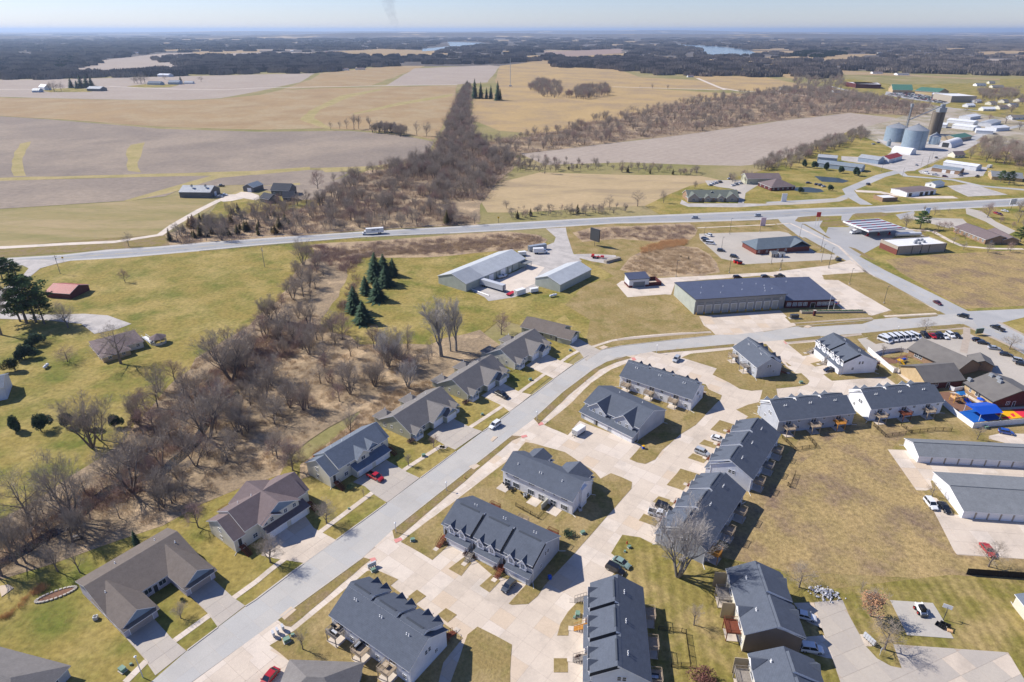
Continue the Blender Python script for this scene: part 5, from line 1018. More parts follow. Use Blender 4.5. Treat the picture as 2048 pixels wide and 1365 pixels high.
e, Ln, Wi = shed('office_building', 'green grey roofed office with four front gables beside the highway', 'office', (36,95,215), (36,720,212), (36,690,128), 3.2, 7.2, w_brick2, shingle('shingle_olive', '7a8077'), wins=10, oh=.5, Wd=17)
for u in (.1, .38, .64, .86): q = MB(); w = 4.2 if u in (.1, .86) else 2.4; chev(q, -1.6, Wi*.35, u*Ln-w, u*Ln+w, 3.3, 3.3+w*.8, axis='y', o=.3); q.obj('cross_roof', [MATS['shingle_olive'], m_trim], e); q = MB(); q.prism([(u*Ln-w, 0), (u*Ln+w, 0), (u*Ln+w, 3.2), (u*Ln, 3.0+w*.75), (u*Ln-w, 3.2)], -1.2, 1, 'y'); q.obj('front_bay', w_block, e); window(e, u*Ln, -1.2, 1.7, 0, 2.2, 1.6, 2)
q = MB(); chev(q, Wi*.3, Wi*.5, Ln*.5-2, Ln*.5+2, 5.4, 6.8, axis='y', o=.2); q.obj('cross_roof', [MATS['shingle_olive'], m_trim], e)
hip_house('restaurant', 'brown hipped building beside the small pond', frame((36,1100,90), (36,1400,75), (36,1400,40), 3.2), w_brickd, r_brown, 3.2, 7.6, cat='restaurant', Wd=20)
shed('apartment_house', 'brown roofed pale green house at the far field edge, above the office', 'apartment house', (17,1880,350), (17,2160,350), (17,2130,250), 5.0, 8.0, w_sage, r_brown, wins=4, oh=.5, Wd=16)
# buildings north east of the highway
sd = shed
sd('machine_shed', 'pale shed with a streaked grey roof behind the blue roofed one', 'shed', (37,72,545), (37,262,560), (37,300,520), 4.6, 6.4, w_metalb, r_metal2, Wd=12)
sd('machine_shed', 'long blue grey roofed shed behind four round evergreens', 'shed', (37,62,600), (37,500,650), (37,540,612), 4.2, 6.2, w_metalb, r_mblue, Wd=13, wins=0)
sd('machine_shed', 'pale blue shed with a rust streaked roof beside the red roofed one', 'shed', (37,460,548), (37,660,575), (37,740,545), 4.4, 6.6, w_metalb, r_metal2, Wd=14, side=1)
sd('machine_shed', 'white shed with a dark red roof', 'shed', (37,760,570), (37,890,535), (37,840,490), 3.8, 6.2, w_metalw, r_red, doors=[(.5,3,3)], Wd=12)
sd('machine_shed', 'tan shed with a bright green roof beyond the grain bins', 'shed', (37,1410,370), (37,1555,345), (37,1440,300), 4.2, 6.6, w_tan, r_teal, Wd=18, doors=[(.2,3,3)])
sd('repair_shop', 'blue grey roofed brick shop with white pickups parked in front', 'shop', (37,1165,645), (37,1440,680), (37,1480,645), 3.6, 5.2, w_brick2, r_mblue, Wd=14, doors=[(.45,3,2.6), (.75,3,2.6)])
sd('repair_shop', 'white roofed long shop behind the blue grey roofed brick shop', 'shop', (37,1275,595), (37,1600,640), (37,1640,605), 4.2, 5.6, w_metalw, r_wmetal, Wd=13)
sd('white_house', 'small white gabled shed beside the car wash', 'shed', (18,1345,400), (18,1420,385), (18,1360,360), 2.8, 4.4, w_white, r_mblue, Wd=9, side=1)
e, Ln, Wi = sd('car_wash', 'flat brown roofed car wash with open bays', 'car wash', (18,1115,462), (18,1355,440), (18,1010,425), 3.6, 4.2, w_white, r_brown, oh=.4)
for u in (.12, .5, .68, .86): q = MB(); q.box(u*Ln-1.6, u*Ln+1.6, -.06, -.01, 0, 2.8); q.obj('bay_opening', m_black, e)
flat('vacuum_kiosk', 'small open fronted brick kiosk at the car wash entrance', 'kiosk', (18,920,505), (18,1040,500), (18,1035,472), 3.0, w_brick2, m_memb)
sd('green_roof_house', 'large grey green roofed house at the right edge behind two pines', 'house', (18,1790,330), (18,2048,350), (18,2048,250), 3.2, 6.0, w_stucco, r_green, Wd=22, oh=.5)
def edge_house():
 g = G((4,1435,915)); g2 = G((4,1490,985)); u = (g2-g).normalized(); w = Vector((-u.y, u.x)); e = empty('edge_house', (*g, 0), atan2(u.y, u.x), 'beige house with a blue grey roof cut by the right edge, lower right', 'house')
 b = MB(); pent(b, 0, 12, 0, 14, 3.4, 5.4); b.obj('wall', w_beige, e); r = MB(); chev(r, -.3, 12.3, 0, 14, 3.4, 5.4); r.obj('roof', [r_bluegrey, m_trim], e); downspout(e, -.06, .1, 3.1, -1, .2)
edge_house()
e = shed('left_edge_house', 'house with pale wall just cut by the left edge beside the meadow', 'house', (5,-260,870), (5,22,815), (5,0,700), 5.0, 7.0, w_blue, r_bluegrey, Wd=12)
# ranch house on the left with carport, gazebo
hip_house('ranch_house', 'low brown roofed ranch house with a gazebo on the meadow', frame((41,1100,1180), (41,1640,1035), (41,1580,850), 3.0), w_beige, r_brown, 3.0, 5.6, Wd=15)
hip_house('ranch_wing', 'low brown roofed wing on the left end of the ranch house', frame((41,1010,1080), (41,1150,1230), (41,1330,1010), 2.6), w_stucco, r_brown, 2.6, 4.6, Wd=11)
p = G((41,1810,1060)); e = empty('gazebo', (*p, 0), 0, 'octagonal brown roofed gazebo at the end of a white walkway', 'gazebo'); r = MB(); b = MB();
for i in range(8):
 a, c = i*pi/4, (i+1)*pi/4; r.face([(3.4*cos(a), 3.4*sin(a), 2.7), (3.4*cos(c), 3.4*sin(c), 2.7), (0, 0, 4.4)]); b.box(3*cos(a)-.08, 3*cos(a)+.08, 3*sin(a)-.08, 3*sin(a)+.08, 0, 2.75); b.face([(3*cos(a), 3*sin(a), 0), (3*cos(c), 3*sin(c), 0), (3*cos(c), 3*sin(c), 1.1), (3*cos(a), 3*sin(a), 1.1)])
r.obj('roof', r_brown, e); b.obj('post_and_rail', w_beige, e)
mb = MB(); a, c = G((41,1640,1000)), G((41,1740,1070)); d = (c-a).normalized(); nn = Vector((-d.y, d.x));
for s in (-1, 1):
 for k in range(8): q = a.lerp(c, k/7)+nn*s*.9; mb.tube((*q, 0), (*q, 1.5), .05, n=4)
 mb.tube((*(a+nn*s*.9), 1.5), (*(c+nn*s*.9), 1.5), .06, n=4)
mb.face([(*(a-nn*.9), .5), (*(a+nn*.9), .5), (*(c+nn*.9), .5), (*(c-nn*.9), .5)]); tag(mb.obj('white_walkway', m_white), 'white railed walkway leading to the gazebo', 'walkway')
shed('red_barn', 'dull red roofed garage under the dark pines', 'garage', (41,500,480), (41,790,500), (41,870,400), 3.0, 5.2, w_brickd, r_red, Wd=13, oh=.4)
# farm buildings above the highway
shed('farm_shed', 'grey farm shed with two roof cupolas at the end of the white lane', 'shed', (40,120,250), (40,585,255), (40,740,160), 4.6, 8.0, w_metald, r_metal2, Wd=17, oh=.3, bdoors=[(.5,3.4,3.2)])
e, Ln, Wi = shed('farm_shed', 'small grey farm shed with a blue grey roof beside the dark farmhouse', 'shed', (40,1215,185), (40,1368,135), (40,1030,180), 4.0, 6.4, w_metald, r_mblue, oh=.3)
garage_door(e, 0, Wi*.4, -pi/2, 3.6, 3)
shed('farmhouse', 'dark grey farmhouse with several gables by the bare trees', 'farmhouse', (40,1460,220), (40,1740,230), (40,1700,120), 4.5, 8.5, w_metald, shingle('shingle_dark', '55585f'), Wd=14, wins=3, oh=.5)
shed('farmhouse_wing', 'dark front wing of the farmhouse with a small garage window', 'farmhouse', (40,1300,330), (40,1440,360), (40,1500,300), 3.4, 6.4, w_metald, MATS['shingle_dark'], Wd=10, wins=1, oh=.4)
shed('farmhouse_wing', 'dark right wing of the farmhouse nearest the bare trees', 'farmhouse', (40,1640,330), (40,1820,320), (40,1790,240), 3.4, 6.8, w_metald, MATS['shingle_dark'], Wd=9, wins=1, oh=.4)
for x in (320, 520):
 p = G((40,x,178), 7.4); e = empty('roof_cupola', (p.x, p.y, 7.2), 0, ['left', 'right'][x > 400]+' cupola on the ridge of the grey farm shed', 'cupola'); q = MB(); q.box(-.6, .6, -.6, .6, 0, 1.4); q.obj('base', m_white, e); q = MB(); q.face([(-.9,-.9,1.4),(.9,-.9,1.4),(0,0,2.3)]); q.face([(.9,-.9,1.4),(.9,.9,1.4),(0,0,2.3)]); q.face([(.9,.9,1.4),(-.9,.9,1.4),(0,0,2.3)]); q.face([(-.9,.9,1.4),(-.9,-.9,1.4),(0,0,2.3)]); q.obj('cap', m_dkgrey, e)
# far farmsteads
shed('barn', 'white roofed barn of the far left farm', 'barn', (11,305,695), (11,352,700), (11,385,670), 6, 11, w_metalw, r_wmetal, Wd=14)
shed('farm_shed', 'grey gabled shed of the far left farm beyond two dark pines', 'shed', (11,690,710), (11,800,712), (11,805,680), 5, 9, w_metald, r_metal2, Wd=20)
shed('farm_shed', 'blue grey shed left of the white barn, far left farm', 'shed', (11,250,725), (11,310,725), (11,330,690), 4, 8, w_metalb, r_mblue, Wd=15)
shed('barn', 'long pale barn of the second far farm', 'barn', (11,1340,660), (11,1430,660), (11,1430,625), 5, 9, w_metalb, r_mblue, Wd=20)
shed('farmhouse', 'grey roofed farmhouse of the second far farm behind a row of small shrubs', 'farmhouse', (11,1175,665), (11,1280,668), (11,1290,635), 4, 8, w_metalb, r_bluegrey, Wd=14)
shed('barn', 'far white shed of the second far farm', 'barn', (11,1255,600), (11,1345,602), (11,1350,585), 5, 8, w_metalw, r_wmetal, Wd=20)
shed('farm_shed', 'small round roofed shed right of the second far farm', 'shed', (11,1470,662), (11,1540,662), (11,1540,645), 3, 6, w_metalw, r_metal2, Wd=12)
# ================= TREES AND PLANTS =================
m_bark = mat('bark', (.20,.165,.14), (.13,.11,.095), scale=1.5, rough=.95); m_twig = mat('twigs', (.39,.33,.265), (.29,.245,.20), scale=.5, rough=.95, spec=.05)
m_twigr = mat('twigs_reddish', (.38,.265,.225), (.29,.205,.175), scale=.5, rough=.95, spec=.05); m_twigp = mat('twigs_pale', (.46,.42,.38), (.37,.335,.305), scale=.5, rough=.95, spec=.05); m_barkp = mat('bark_pale', (.26,.24,.215), (.19,.175,.16), scale=1.5, rough=.95)
m_needle = mat('spruce_needles', (.045,.08,.05), (.065,.105,.06), scale=.9, rough=.9, spec=.1); m_needle2 = mat('pine_needles', (.06,.105,.035), (.085,.13,.045), scale=.7, rough=.9, spec=.1)
m_cedar = mat('cedar_foliage', (.085,.085,.04), (.13,.095,.045), scale=.6, rough=.9, spec=.1); m_rust = mat('rust_leaves', (.50,.27,.15), (.40,.21,.11), scale=1., rough=.9); m_gold = mat('gold_cedar', (.20,.12,.025), (.13,.085,.025), scale=.6, rough=.9)
def tree_meshes(seed, h=1.0, stems=1, spread=.42, up=.45, twigs=3, mb=None, mt=None, trunk_f=.28, nb=5, tw=.013, name='bare'):
 """bare tree of unit-ish height h metres: a mesh for trunk and limbs, one for branches and twigs"""
 rnd = random.Random(seed); A = MB(); V = []; F = []
 def seg(mbuf, p, q, r0, r1, n): mbuf.tube(p, q, r0, r1, n=n, cap=False)
 def spike(p, d, l, w):
  u = d.cross(Vector((rnd.uniform(-1, 1), rnd.uniform(-1, 1), rnd.uniform(-1, 1)))).normalized()*w; i = len(V)
  V.extend([tuple(p-u), tuple(p+u), tuple(p+d*l)]); F.append((i, i+1, i+2))
 B = MB()
 def grow(p, d, l, r, lev):
  n = 3 if lev < 2 else 2; pts = [p]; dd = d
  for k in range(n):
   dd = (dd+Vector((rnd.uniform(-1, 1), rnd.uniform(-1, 1), rnd.uniform(-.3, 1)*up))*(.16 if lev else .08)).normalized()
   q = pts[-1]+dd*(l/n); r0 = r*(1-.72*k/n); r1 = r*(1-.72*(k+1)/n)
   if lev <= 1: seg(A, pts[-1], q, r0, r1, 6 if lev == 0 else 5)
   elif lev == 2: seg(B, pts[-1], q, r0, r1, 3)
   elif lev == 3: spike(pts[-1], dd, l/n*1.25, max(r0, tw))
   pts.append(q)
  if lev == 4: spike(p, d, l, tw);
  if lev >= 4:
   for k in range(twigs): t = rnd.uniform(.15, .9); spike(p+d*l*t, (d+Vector((rnd.uniform(-1, 1), rnd.uniform(-1, 1), rnd.uniform(-.5, 1)))*.8).normalized(), l*rnd.uniform(.4, .7), tw*.8)
   return
  m = (nb, nb, 4, 5)[lev]
  for k in range(m):
   t = (trunk_f+(1-trunk_f)*(k+.6)/m) if lev == 0 else .25+.75*(k+rnd.random()*.5)/m
   i = min(n-1, int(t*n)); f = t*n-i; q = pts[i].lerp(pts[i+1], min(1, f)); base = (pts[i+1]-pts[i]).normalized()
   s = base.orthogonal().normalized(); s2 = base.cross(s); a = rnd.uniform(0, 2*pi) if lev else 2*pi*(k*.382)+rnd.uniform(-.4, .4)
   sp = spread*rnd.uniform(.75, 1.3)*(1.25 if lev == 0 else 1.1)
   nd = (base*cos(sp*1.5)+(s*cos(a)+s2*sin(a))*sin(sp*1.5)+Vector((0, 0, up*.35))).normalized()
   grow(q, nd, l*rnd.uniform(.52, .72)*(1.05-.35*t if lev == 0 else 1), r*(.5 if lev == 0 else .45)*(1.1-.4*t), lev+1)
  if lev < 3: grow(pts[-1], dd, l*.5, r*.26, lev+1)
 for s in range(stems):
  a = 2*pi*s/stems+rnd.random(); lean = 0 if stems == 1 else .28
  grow(Vector((cos(a)*.02*h*(stems > 1), sin(a)*.02*h*(stems > 1), 0)), Vector((cos(a)*lean, sin(a)*lean, 1)).normalized(), h*.62, h*(.026 if stems == 1 else .019), 0)
 k = len(B.v); VV = B.v+V; FF = B.f+[tuple(i+k for i in f) for f in F]
 zmax = max(v[2] for v in VV); sc = h/zmax
 A.v = [(x*sc, y*sc, z*sc) for x, y, z in A.v]; VV = [(x*sc, y*sc, z*sc) for x, y, z in VV]
 return A.mesh('trunk', mb or m_bark), fan_mesh('crown', VV, FF, mt or m_twig)
PR = {}
def proto(kind):
 if kind in PR: return PR[kind]
 H = 10.0
 d = {'oak': dict(seed=3, spread=.5, up=.45, nb=6), 'oak2': dict(seed=14, spread=.48, up=.5, nb=6), 'elm': dict(seed=5, spread=.36, up=.7, stems=2, nb=5), 'multi': dict(seed=8, stems=4, spread=.34, up=.7, nb=4, trunk_f=.2),
         'vase': dict(seed=11, stems=5, spread=.3, up=.8, nb=4, trunk_f=.15, mb=m_barkp, mt=m_twigp), 'poplar': dict(seed=21, spread=.26, up=.9, nb=7, trunk_f=.22, mb=m_barkp, mt=m_twigp), 'round': dict(seed=31, spread=.48, up=.55, nb=7, trunk_f=.14, twigs=4),
         'roundred': dict(seed=32, spread=.45, up=.6, nb=7, trunk_f=.16, twigs=4, mt=m_twigr), 'small': dict(seed=41, spread=.38, up=.6, nb=5, trunk_f=.25, tw=.012), 'low': dict(seed=51, spread=.72, up=.25, nb=7, trunk_f=.12, twigs=3, mt=m_twigr), 'dead': dict(seed=61, spread=.4, up=.4, nb=4, twigs=1), 'tall': dict(seed=71, spread=.34, up=.8, nb=6, trunk_f=.35)}[kind]
 PR[kind] = tree_meshes(h=H, **d); return PR[kind]
def proj_h(base, top):
 """height of a thing standing at ground pixel base whose top shows at pixel top"""
 g = G(base); x, y = px(*top) if len(top) == 3 else top; b = -(y-682.5)/FPX
 ry, rz = cp+b*sp, -sp+b*cp; return max(.5, CAMH+g.y/ry*rz), g
NT = 0
def tree(kind, base, top, label, cat='tree', group=None, wide=1.0, name='bare_tree'):
 h, g = proj_h(base, top); return tree_at(kind, g, h, label, cat, group, wide, name)
def tree_at(kind, g, h, label, cat='tree', group=None, wide=1.0, name='bare_tree'):
 global NT; NT += 1; a, b = proto(kind); e = empty(name, (g.x, g.y, 0), random.uniform(0, 6.28), label, cat, group)
 s = h/10.0; e.scale = (s*wide, s*wide, s); link('trunk', a, e); link('crown', b, e); return e
def conifer_mesh(seed, h=10., w=2.2, mt=None, layers=26, ragged_=.35, skirt=.06, droop=.35):
 rnd = random.Random(seed); V = []; F = []
 for L in range(layers):
  t = L/layers; z = h*(skirt+(1-skirt)*t); R = w*(1-t)**.85*(1+rnd.uniform(-.28, .22))+.12; n = max(6, int(17*(1-t)+5))
  for k in range(n):
   a = 2*pi*k/n+rnd.uniform(-.25, .25)+L; r = R*(1-ragged_*rnd.random()); dz = -droop*r*.5+rnd.uniform(-.1, .15)
   c, s = cos(a), sin(a); wd = .16*r+.16
   for q in (.35, .7, 1.0):
    i = len(V); rr = r*q; ww = wd*(1.25-.5*q); o = rnd.uniform(-.15, .15)
    V.extend([(c*rr*.45+s*ww, s*rr*.45-c*ww, z+dz*.3*q+o+.15), (c*rr*.45-s*ww, s*rr*.45+c*ww, z+dz*.3*q+o-.05), (c*rr, s*rr, z+dz*q+o)]); F.append((i, i+1, i+2))
 T_ = MB(); T_.tube((0,0,0), (0,0,h*.9), h*.022, .02, n=6); return T_.mesh('trunk', m_bark), fan_mesh('crown', V, F, mt or m_needle)
def pine_mesh(seed, h=10.):
 rnd = random.Random(seed); V = []; F = []; T_ = MB(); T_.tube((0,0,0), (.2,.1,h*.95), h*.025, .04, n=6)
 for k in range(26):
  z = h*(.28+.7*k/26); a = k*2.4; r = h*.34*(1-((k/26)-.25)**2*1.3)*rnd.uniform(.6, 1.05)*(1 if k < 22 else .6); p = Vector((cos(a)*r, sin(a)*r, z+r*.1)); T_.tube((0,0,z-.3), p, .07, .03, n=4, cap=False)
  for q in range(95):
   f = rnd.random()**.5; c = Vector((0,0,z-.1)).lerp(p, .25+.75*f)+Vector([rnd.gauss(0, .38) for _ in range(2)]+[rnd.gauss(.1, .2)]); d = Vector([rnd.uniform(-1,1), rnd.uniform(-1,1), rnd.uniform(-.2,.8)]).normalized()*.42; u = d.orthogonal().normalized()*.16; i = len(V)
   V.extend([tuple(c-u), tuple(c+u), tuple(c+d)]); F.append((i, i+1, i+2))
 return T_.mesh('trunk', m_bark), fan_mesh('crown', V, F, m_needle2)
def blob_mesh(seed, mt, n=900, w=1.0, h=2.0, tall=False, sz=.2):
 rnd = random.Random(seed); V = []; F = []
 lob = [(rnd.gauss(0, .35)*w, rnd.gauss(0, .35)*w, rnd.uniform(.3, .75)*h, rnd.uniform(.45, .75)*w) for _ in range(7)]+[(0, 0, h*.45, w*.8)]
 for k in range(n):
  x, y, z, r = lob[k % 8]; d = Vector([rnd.gauss(0, 1) for _ in range(3)]).normalized(); f_ = rnd.random()**.35; c = Vector((x, y, z))+Vector((d.x*r, d.y*r, d.z*r*h/w*.45))*f_
  c.z = max(.08, c.z); e = (d+Vector([rnd.uniform(-.8, .8) for _ in range(3)])).normalized()*sz*1.3; u = e.orthogonal().normalized()*sz*.6; i = len(V); V.extend([tuple(c-u), tuple(c+u), tuple(c+e)]); F.append((i, i+1, i+2))
 return fan_mesh('foliage', V, F, mt)
def ever(kind, base, top, label, cat='evergreen tree', name='spruce_tree', group=None, wide=1.0):
 if kind not in PR:
  PR[kind] = {'spruce': lambda: conifer_mesh(1), 'spruce2': lambda: conifer_mesh(2, w=2.6, ragged_=.45), 'cedar': lambda: conifer_mesh(3, w=3.0, mt=m_cedar, ragged_=.5, droop=-.2), 'gold': lambda: conifer_mesh(4, w=3.4, mt=m_gold, ragged_=.5, droop=-.2), 'roundspruce': lambda: (conifer_mesh(5)[0], blob_mesh(15, m_needle, 3200, 2.5, 8.6, sz=.42)), 'pine': lambda: pine_mesh(6)}[kind]()
 h, g = proj_h(base, top); a, b = PR[kind]; e = empty(name, (g.x, g.y, 0), random.uniform(0, 6), label, cat, group); s = h/10; e.scale = (s*wide, s*wide, s); link('trunk', a, e); link('crown', b, e); return e
# singled-out bare trees: kind, base, top, label
for k, b, t, l, *w in [
 ('vase',(3,975,742),(3,1000,340),'big pale leafless tree standing against the grey gable end of a townhouse row', 1.15),
 ('oak',(1,195,450),(1,130,85),'leafless tree left of the twin stemmed one by the creek, lower left'), ('multi',(1,425,430),(1,330,30),'leafless several stemmed tree leaning over the creek, lower left', 1.1),
 ('multi',(1,775,240),(1,760,-80),'wide leafless many stemmed tree where the creek bends, above the lavender duplex', 1.35), ('tall',(1,100,670),(1,25,370),'leafless tree with a long shadow, right beside the small footbridge bend'), ('tall',(1,10,740),(1,-30,450),'leafless tree cut by the left edge at the creek'),
 ('roundred',(1,1165,455),(1,1110,300),'reddish leafless small tree on the lawn left of the brown roofed house', 1.1), ('small',(1,470,720),(1,430,560),'thin leafless tree above the stone edged bed'), ('small',(1,340,715),(1,300,540),'thin leafless tree near the picnic table, lower left'),
 ('oak2',(2,217,120),(2,195,-60),'reddish grey leafless tree above the brown roofed house', 1.0), ('round',(2,85,660),(2,45,490),'dense leafless tree nearest the street before the brown roofed house', 1.35), ('round',(2,415,430),(2,360,285),'dense leafless tree right of the white garage door of the brown roofed house', 1.35),
 ('small',(2,632,272),(2,625,225),'tiny leafless tree on the lawn strip below the red pickup'), ('small',(2,895,95),(2,890,30),'young leafless tree left of the street above the red pickup'), ('small',(2,275,1172),(2,258,1050),'young leafless tree beside the green utility box, near the lower mailboxes'),
 ('small',(3,1068,1030),(3,1080,905),'faint young leafless tree on the striped lawn left of a deck', 1.2), ('oak',(4,182,808),(4,200,665),'spreading leafless tree left of the heap of white stones', 1.3), ('small',(4,545,832),(4,545,765),'pale thin leafless tree above the rust leaved one'),
 ('oak2',(4,683,1172),(4,705,990),'leafless tree with a broad shadow beside the mailboxes, lower right', 1.25), ('oak',(4,1293,686),(4,1345,530),'leafless tree before the red car in the garage court', 1.2), ('oak2',(4,962,272),(4,940,185),'small leafless tree at the white gable of the nearer garage row', 1.2),
 ('tall',(5,8,505),(5,10,180),'tall leafless tree at the left edge before the dark pines'), ('round',(5,405,462),(5,430,300),'dense leafless tree at the lane end beside the dark pines', 1.4), ('oak',(5,718,676),(5,665,425),'large leafless maple in front of the ranch house', 1.3), ('low',(5,402,665),(5,395,552),'low spreading leafless tree on the meadow left of the ranch house', 1.3),
 ('roundred',(5,743,193),(5,733,108),'lone reddish small tree in the upper meadow'), ('multi',(5,548,1172),(5,500,860),'big leafless tree with several stems behind the row of small evergreens', 1.25), ('elm',(5,598,1130),(5,575,850),'leafless tree right of the several stemmed one behind the small evergreens'),
 ('multi',(5,1375,772),(5,1290,465),'leafless spreading tree at the left edge of the creek wood, beside the meadow', 1.35), ('multi',(5,1240,1120),(5,1080,800),'leafless leaning tree at the left edge of the creek wood with fallen pale logs', 1.4), ('elm',(5,960,1280),(5,910,1040),'thin leafless tree left of the creek, middle left'),
 ('poplar',(6,1100,632),(6,1085,255),'tallest pale leafless cottonwood behind the sage duplexes', 1.5), ('poplar',(6,1188,600),(6,1175,265),'pale leafless cottonwood right of the tallest one', 1.1), ('poplar',(6,1155,602),(6,1150,330),'slim pale leafless cottonwood between two taller ones', .8), ('dead',(6,1045,632),(6,1010,510),'broken dead tree covered in vine left of the cottonwoods'),
 ('roundred',(6,1455,502),(6,1448,368),'dense rounded leafless tree behind the cream duplex', 1.3), ('vase',(6,785,690),(6,770,465),'pale leafless tree left of the cottonwoods at the lawn edge', 1.2), ('vase',(6,905,820),(6,900,650),'fan shaped leafless tree behind the nearest sage duplex', 1.1), ('round',(6,562,1092),(6,560,922),'leafless tree behind the blue grey roofed house', 1.0),
 ('roundred',(6,218,1310),(6,200,1100),'reddish leafless tree left of the blue grey roofed house', .95), ('roundred',(6,1055,1172),(6,1050,1095),'small rust coloured tree on the lawn below the nearest sage duplex', 1.2), ('small',(6,905,1278),(6,895,1200),'young leafless tree right of the blue grey roofed house, by the path'),
 ('oak',(8,930,492),(8,945,402),'leafless tree between the road and the row of white vans', 1.5), ('oak',(8,1432,590),(8,1455,495),'leafless tree between the side road and the childcare parking', 1.4), ('small',(8,1240,1125),(8,1262,1035),'small leafless tree between the white wall and the farther garages', 1.3), ('small',(34,265,440),(34,240,280),'leafless tree inside the small left playground', 1.2), ('small',(34,480,430),(34,480,310),'second leafless tree inside the small left playground', 1.1),
 ('oak',(17,1005,572),(17,1025,428),'flat topped leafless tree left of the office beside the highway', 1.2), ('oak2',(17,778,580),(17,780,468),'rounded leafless tree in the thicket above the highway', 1.2), ('round',(17,1212,545),(17,1212,435),'leafless tree at the left corner of the office lot', .9), ('round',(17,1462,432),(17,1460,358),'dense leafless tree behind the office chimney', 1.1), ('tall',(17,262,310),(17,255,170),'tall leafless tree at the left end of the hay meadow hedge', 1.1),
 ('oak',(15,1032,895),(15,1015,768),'small leafless tree between the white lane and the highway'), ('roundred',(16,495,432),(16,490,262),'lone reddish tree at the field edge right of the farmhouse', 1.0), ('multi',(16,380,1042),(16,335,825),'leaning leafless tree just below the highway guard rail', 1.2),
 ('small',(12,600,1042),(12,600,968),'leftmost tree of the loose field row'), ('small',(12,672,1037),(12,660,962),'second tree of the loose field row'), ('small',(12,728,1035),(12,733,942),'third tree of the loose field row'), ('tall',(12,785,1037),(12,785,903),'tallest slim tree of the loose field row'), ('tall',(12,822,1032),(12,818,913),'slim tree right beside the tallest of the field row'), ('tall',(12,913,1036),(12,905,923),'slim tree left of the dense field clump'), ('small',(12,1288,1088),(12,1290,962),'slim tree right of the dense field clump'), ('round',(12,1366,1092),(12,1366,965),'round headed tree at the right end of the field row'),
 ('small',(13,1022,708),(13,1022,682),'tiny tree at the far white lane, leftmost of three'), ('round',(13,1122,712),(13,1122,668),'paired trees at the far white lane, middle of three'), ('round',(13,1245,713),(13,1245,674),'rounded tree at the far white lane, rightmost of three')]:
 tree(k, b, t, l, wide=(w[0] if w else 1.0))
for b, t in [((11,400,730),(11,400,650)),((11,435,732),(11,430,640)),((11,490,728),(11,490,650)),((11,1075,668),(11,1075,600)),((11,1100,670),(11,1100,600)),((11,1130,672),(11,1135,585)),((11,1160,665),(11,1150,590)),((11,1320,640),(11,1315,590)),((11,1610,655),(11,1615,605))]: tree('oak2', b, t, 'leafless tree at a far left farmstead', group='far farmstead trees', wide=1.5)
tt = [((18,1102,742),(18,1120,618)),((18,1360,760),(18,1365,690)),((18,1405,758),(18,1402,688)),((18,1450,752),(18,1452,690)),((18,1500,806),(18,1495,735)),((18,1575,842),(18,1585,770)),((18,1482,872),(18,1485,800)),((18,1562,918),(18,1565,850)),((18,1756,942),(18,1775,850)),((18,1935,938),(18,1955,850)),((18,1228,800),(18,1222,745)),((18,1330,805),(18,1330,755)),((18,1755,662),(18,1772,530)),((18,1998,702),(18,2010,590)),((18,1332,642),(18,1340,565)),((18,1440,620),(18,1442,580)),((18,1250,610),(18,1240,562)),((18,180,272),(18,182,215)),((18,1858,705),(18,1860,645)),((18,1955,745),(18,1955,690))]
for i, (b, t) in enumerate(tt): tree(['round','roundred','roundred','roundred','roundred','small','oak','oak2'][i % 8], b, t, 'small leafless tree among the lawns round the brown roofed buildings, right', group='small trees round the brown roofed buildings', wide=1.25)
for i, (b, t) in enumerate([((18,1745,215),(18,1700,50)),((18,1885,235),(18,1860,60)),((18,1990,230),(18,1990,100)),((18,1620,190),(18,1625,90)),((18,2048,240),(18,2060,120)),((14,1900,990),(14,1895,880)),((14,2010,1040),(14,2030,960)),((14,1770,960),(14,1770,910))]):
 tree(['round','roundred','oak'][i % 3], b, t, 'wide leafless tree in the old grove right of the grain elevator', group='grove right of the grain elevator', wide=1.5)
# orange leaved tree
h_, g_ = proj_h((4,600,975),(4,600,800)); e = empty('rust_leaved_tree', (*g_, 0), 0, 'small tree still full of rust orange leaves beside the sports pad', 'tree'); a, b = proto('round'); e.scale = (h_/10*1.2, h_/10*1.2, h_/10); link('trunk', a, e); link('crown', b, e); lf = blob_mesh(5, m_rust, 800, 2.5, 6.6, sz=.24); o = link('foliage', lf, e); o.location = (-.6, 0, 2.2)
h_, g_ = proj_h((3,1110,1375),(3,1110,1290)); e = empty('red_shrub', (*g_, 0), 0, 'round red brown bush on the striped lawn at the bottom edge', 'bush'); link('foliage', blob_mesh(6, mat('red_twigs', (.20,.09,.07), (.15,.07,.055), scale=1., rough=.9), 1600, 2.6, 3.4, sz=.2), e)
# evergreens
for i, (b, t) in enumerate([((6,716,190),(6,728,12)),((6,762,150),(6,765,22)),((6,815,155),(6,812,48)),((6,772,215),(6,775,92)),((6,655,265),(6,660,152)),((6,725,300),(6,727,170)),((6,590,370),(6,606,212)),((6,640,432),(6,655,298))]):
 ever(['spruce','spruce2'][i % 2], b, t, ['tallest blue green spruce at the top of the double row','slim spruce behind the tallest one','spruce at the upper right end of the double row','second spruce from the top right in the double row','smaller spruce on the left side of the double row','broad spruce in the middle of the double row','lower left spruce of the double row','ragged spruce at the bottom end of the double row'][i], group='double row of spruces', wide=2.15)
for i, (b, t) in enumerate([((12,1690,700),(12,1690,640)),((12,1752,790),(12,1757,628)),((12,1800,790),(12,1812,655)),((12,1845,792),(12,1840,700)),((12,1880,792),(12,1882,680)),((12,1935,805),(12,1930,645)),((12,1955,800),(12,1955,710))]): ever('spruce2', b, t, 'dark spruce in the far clump at the top of the tree belt', group='far spruce clump', wide=1.1)
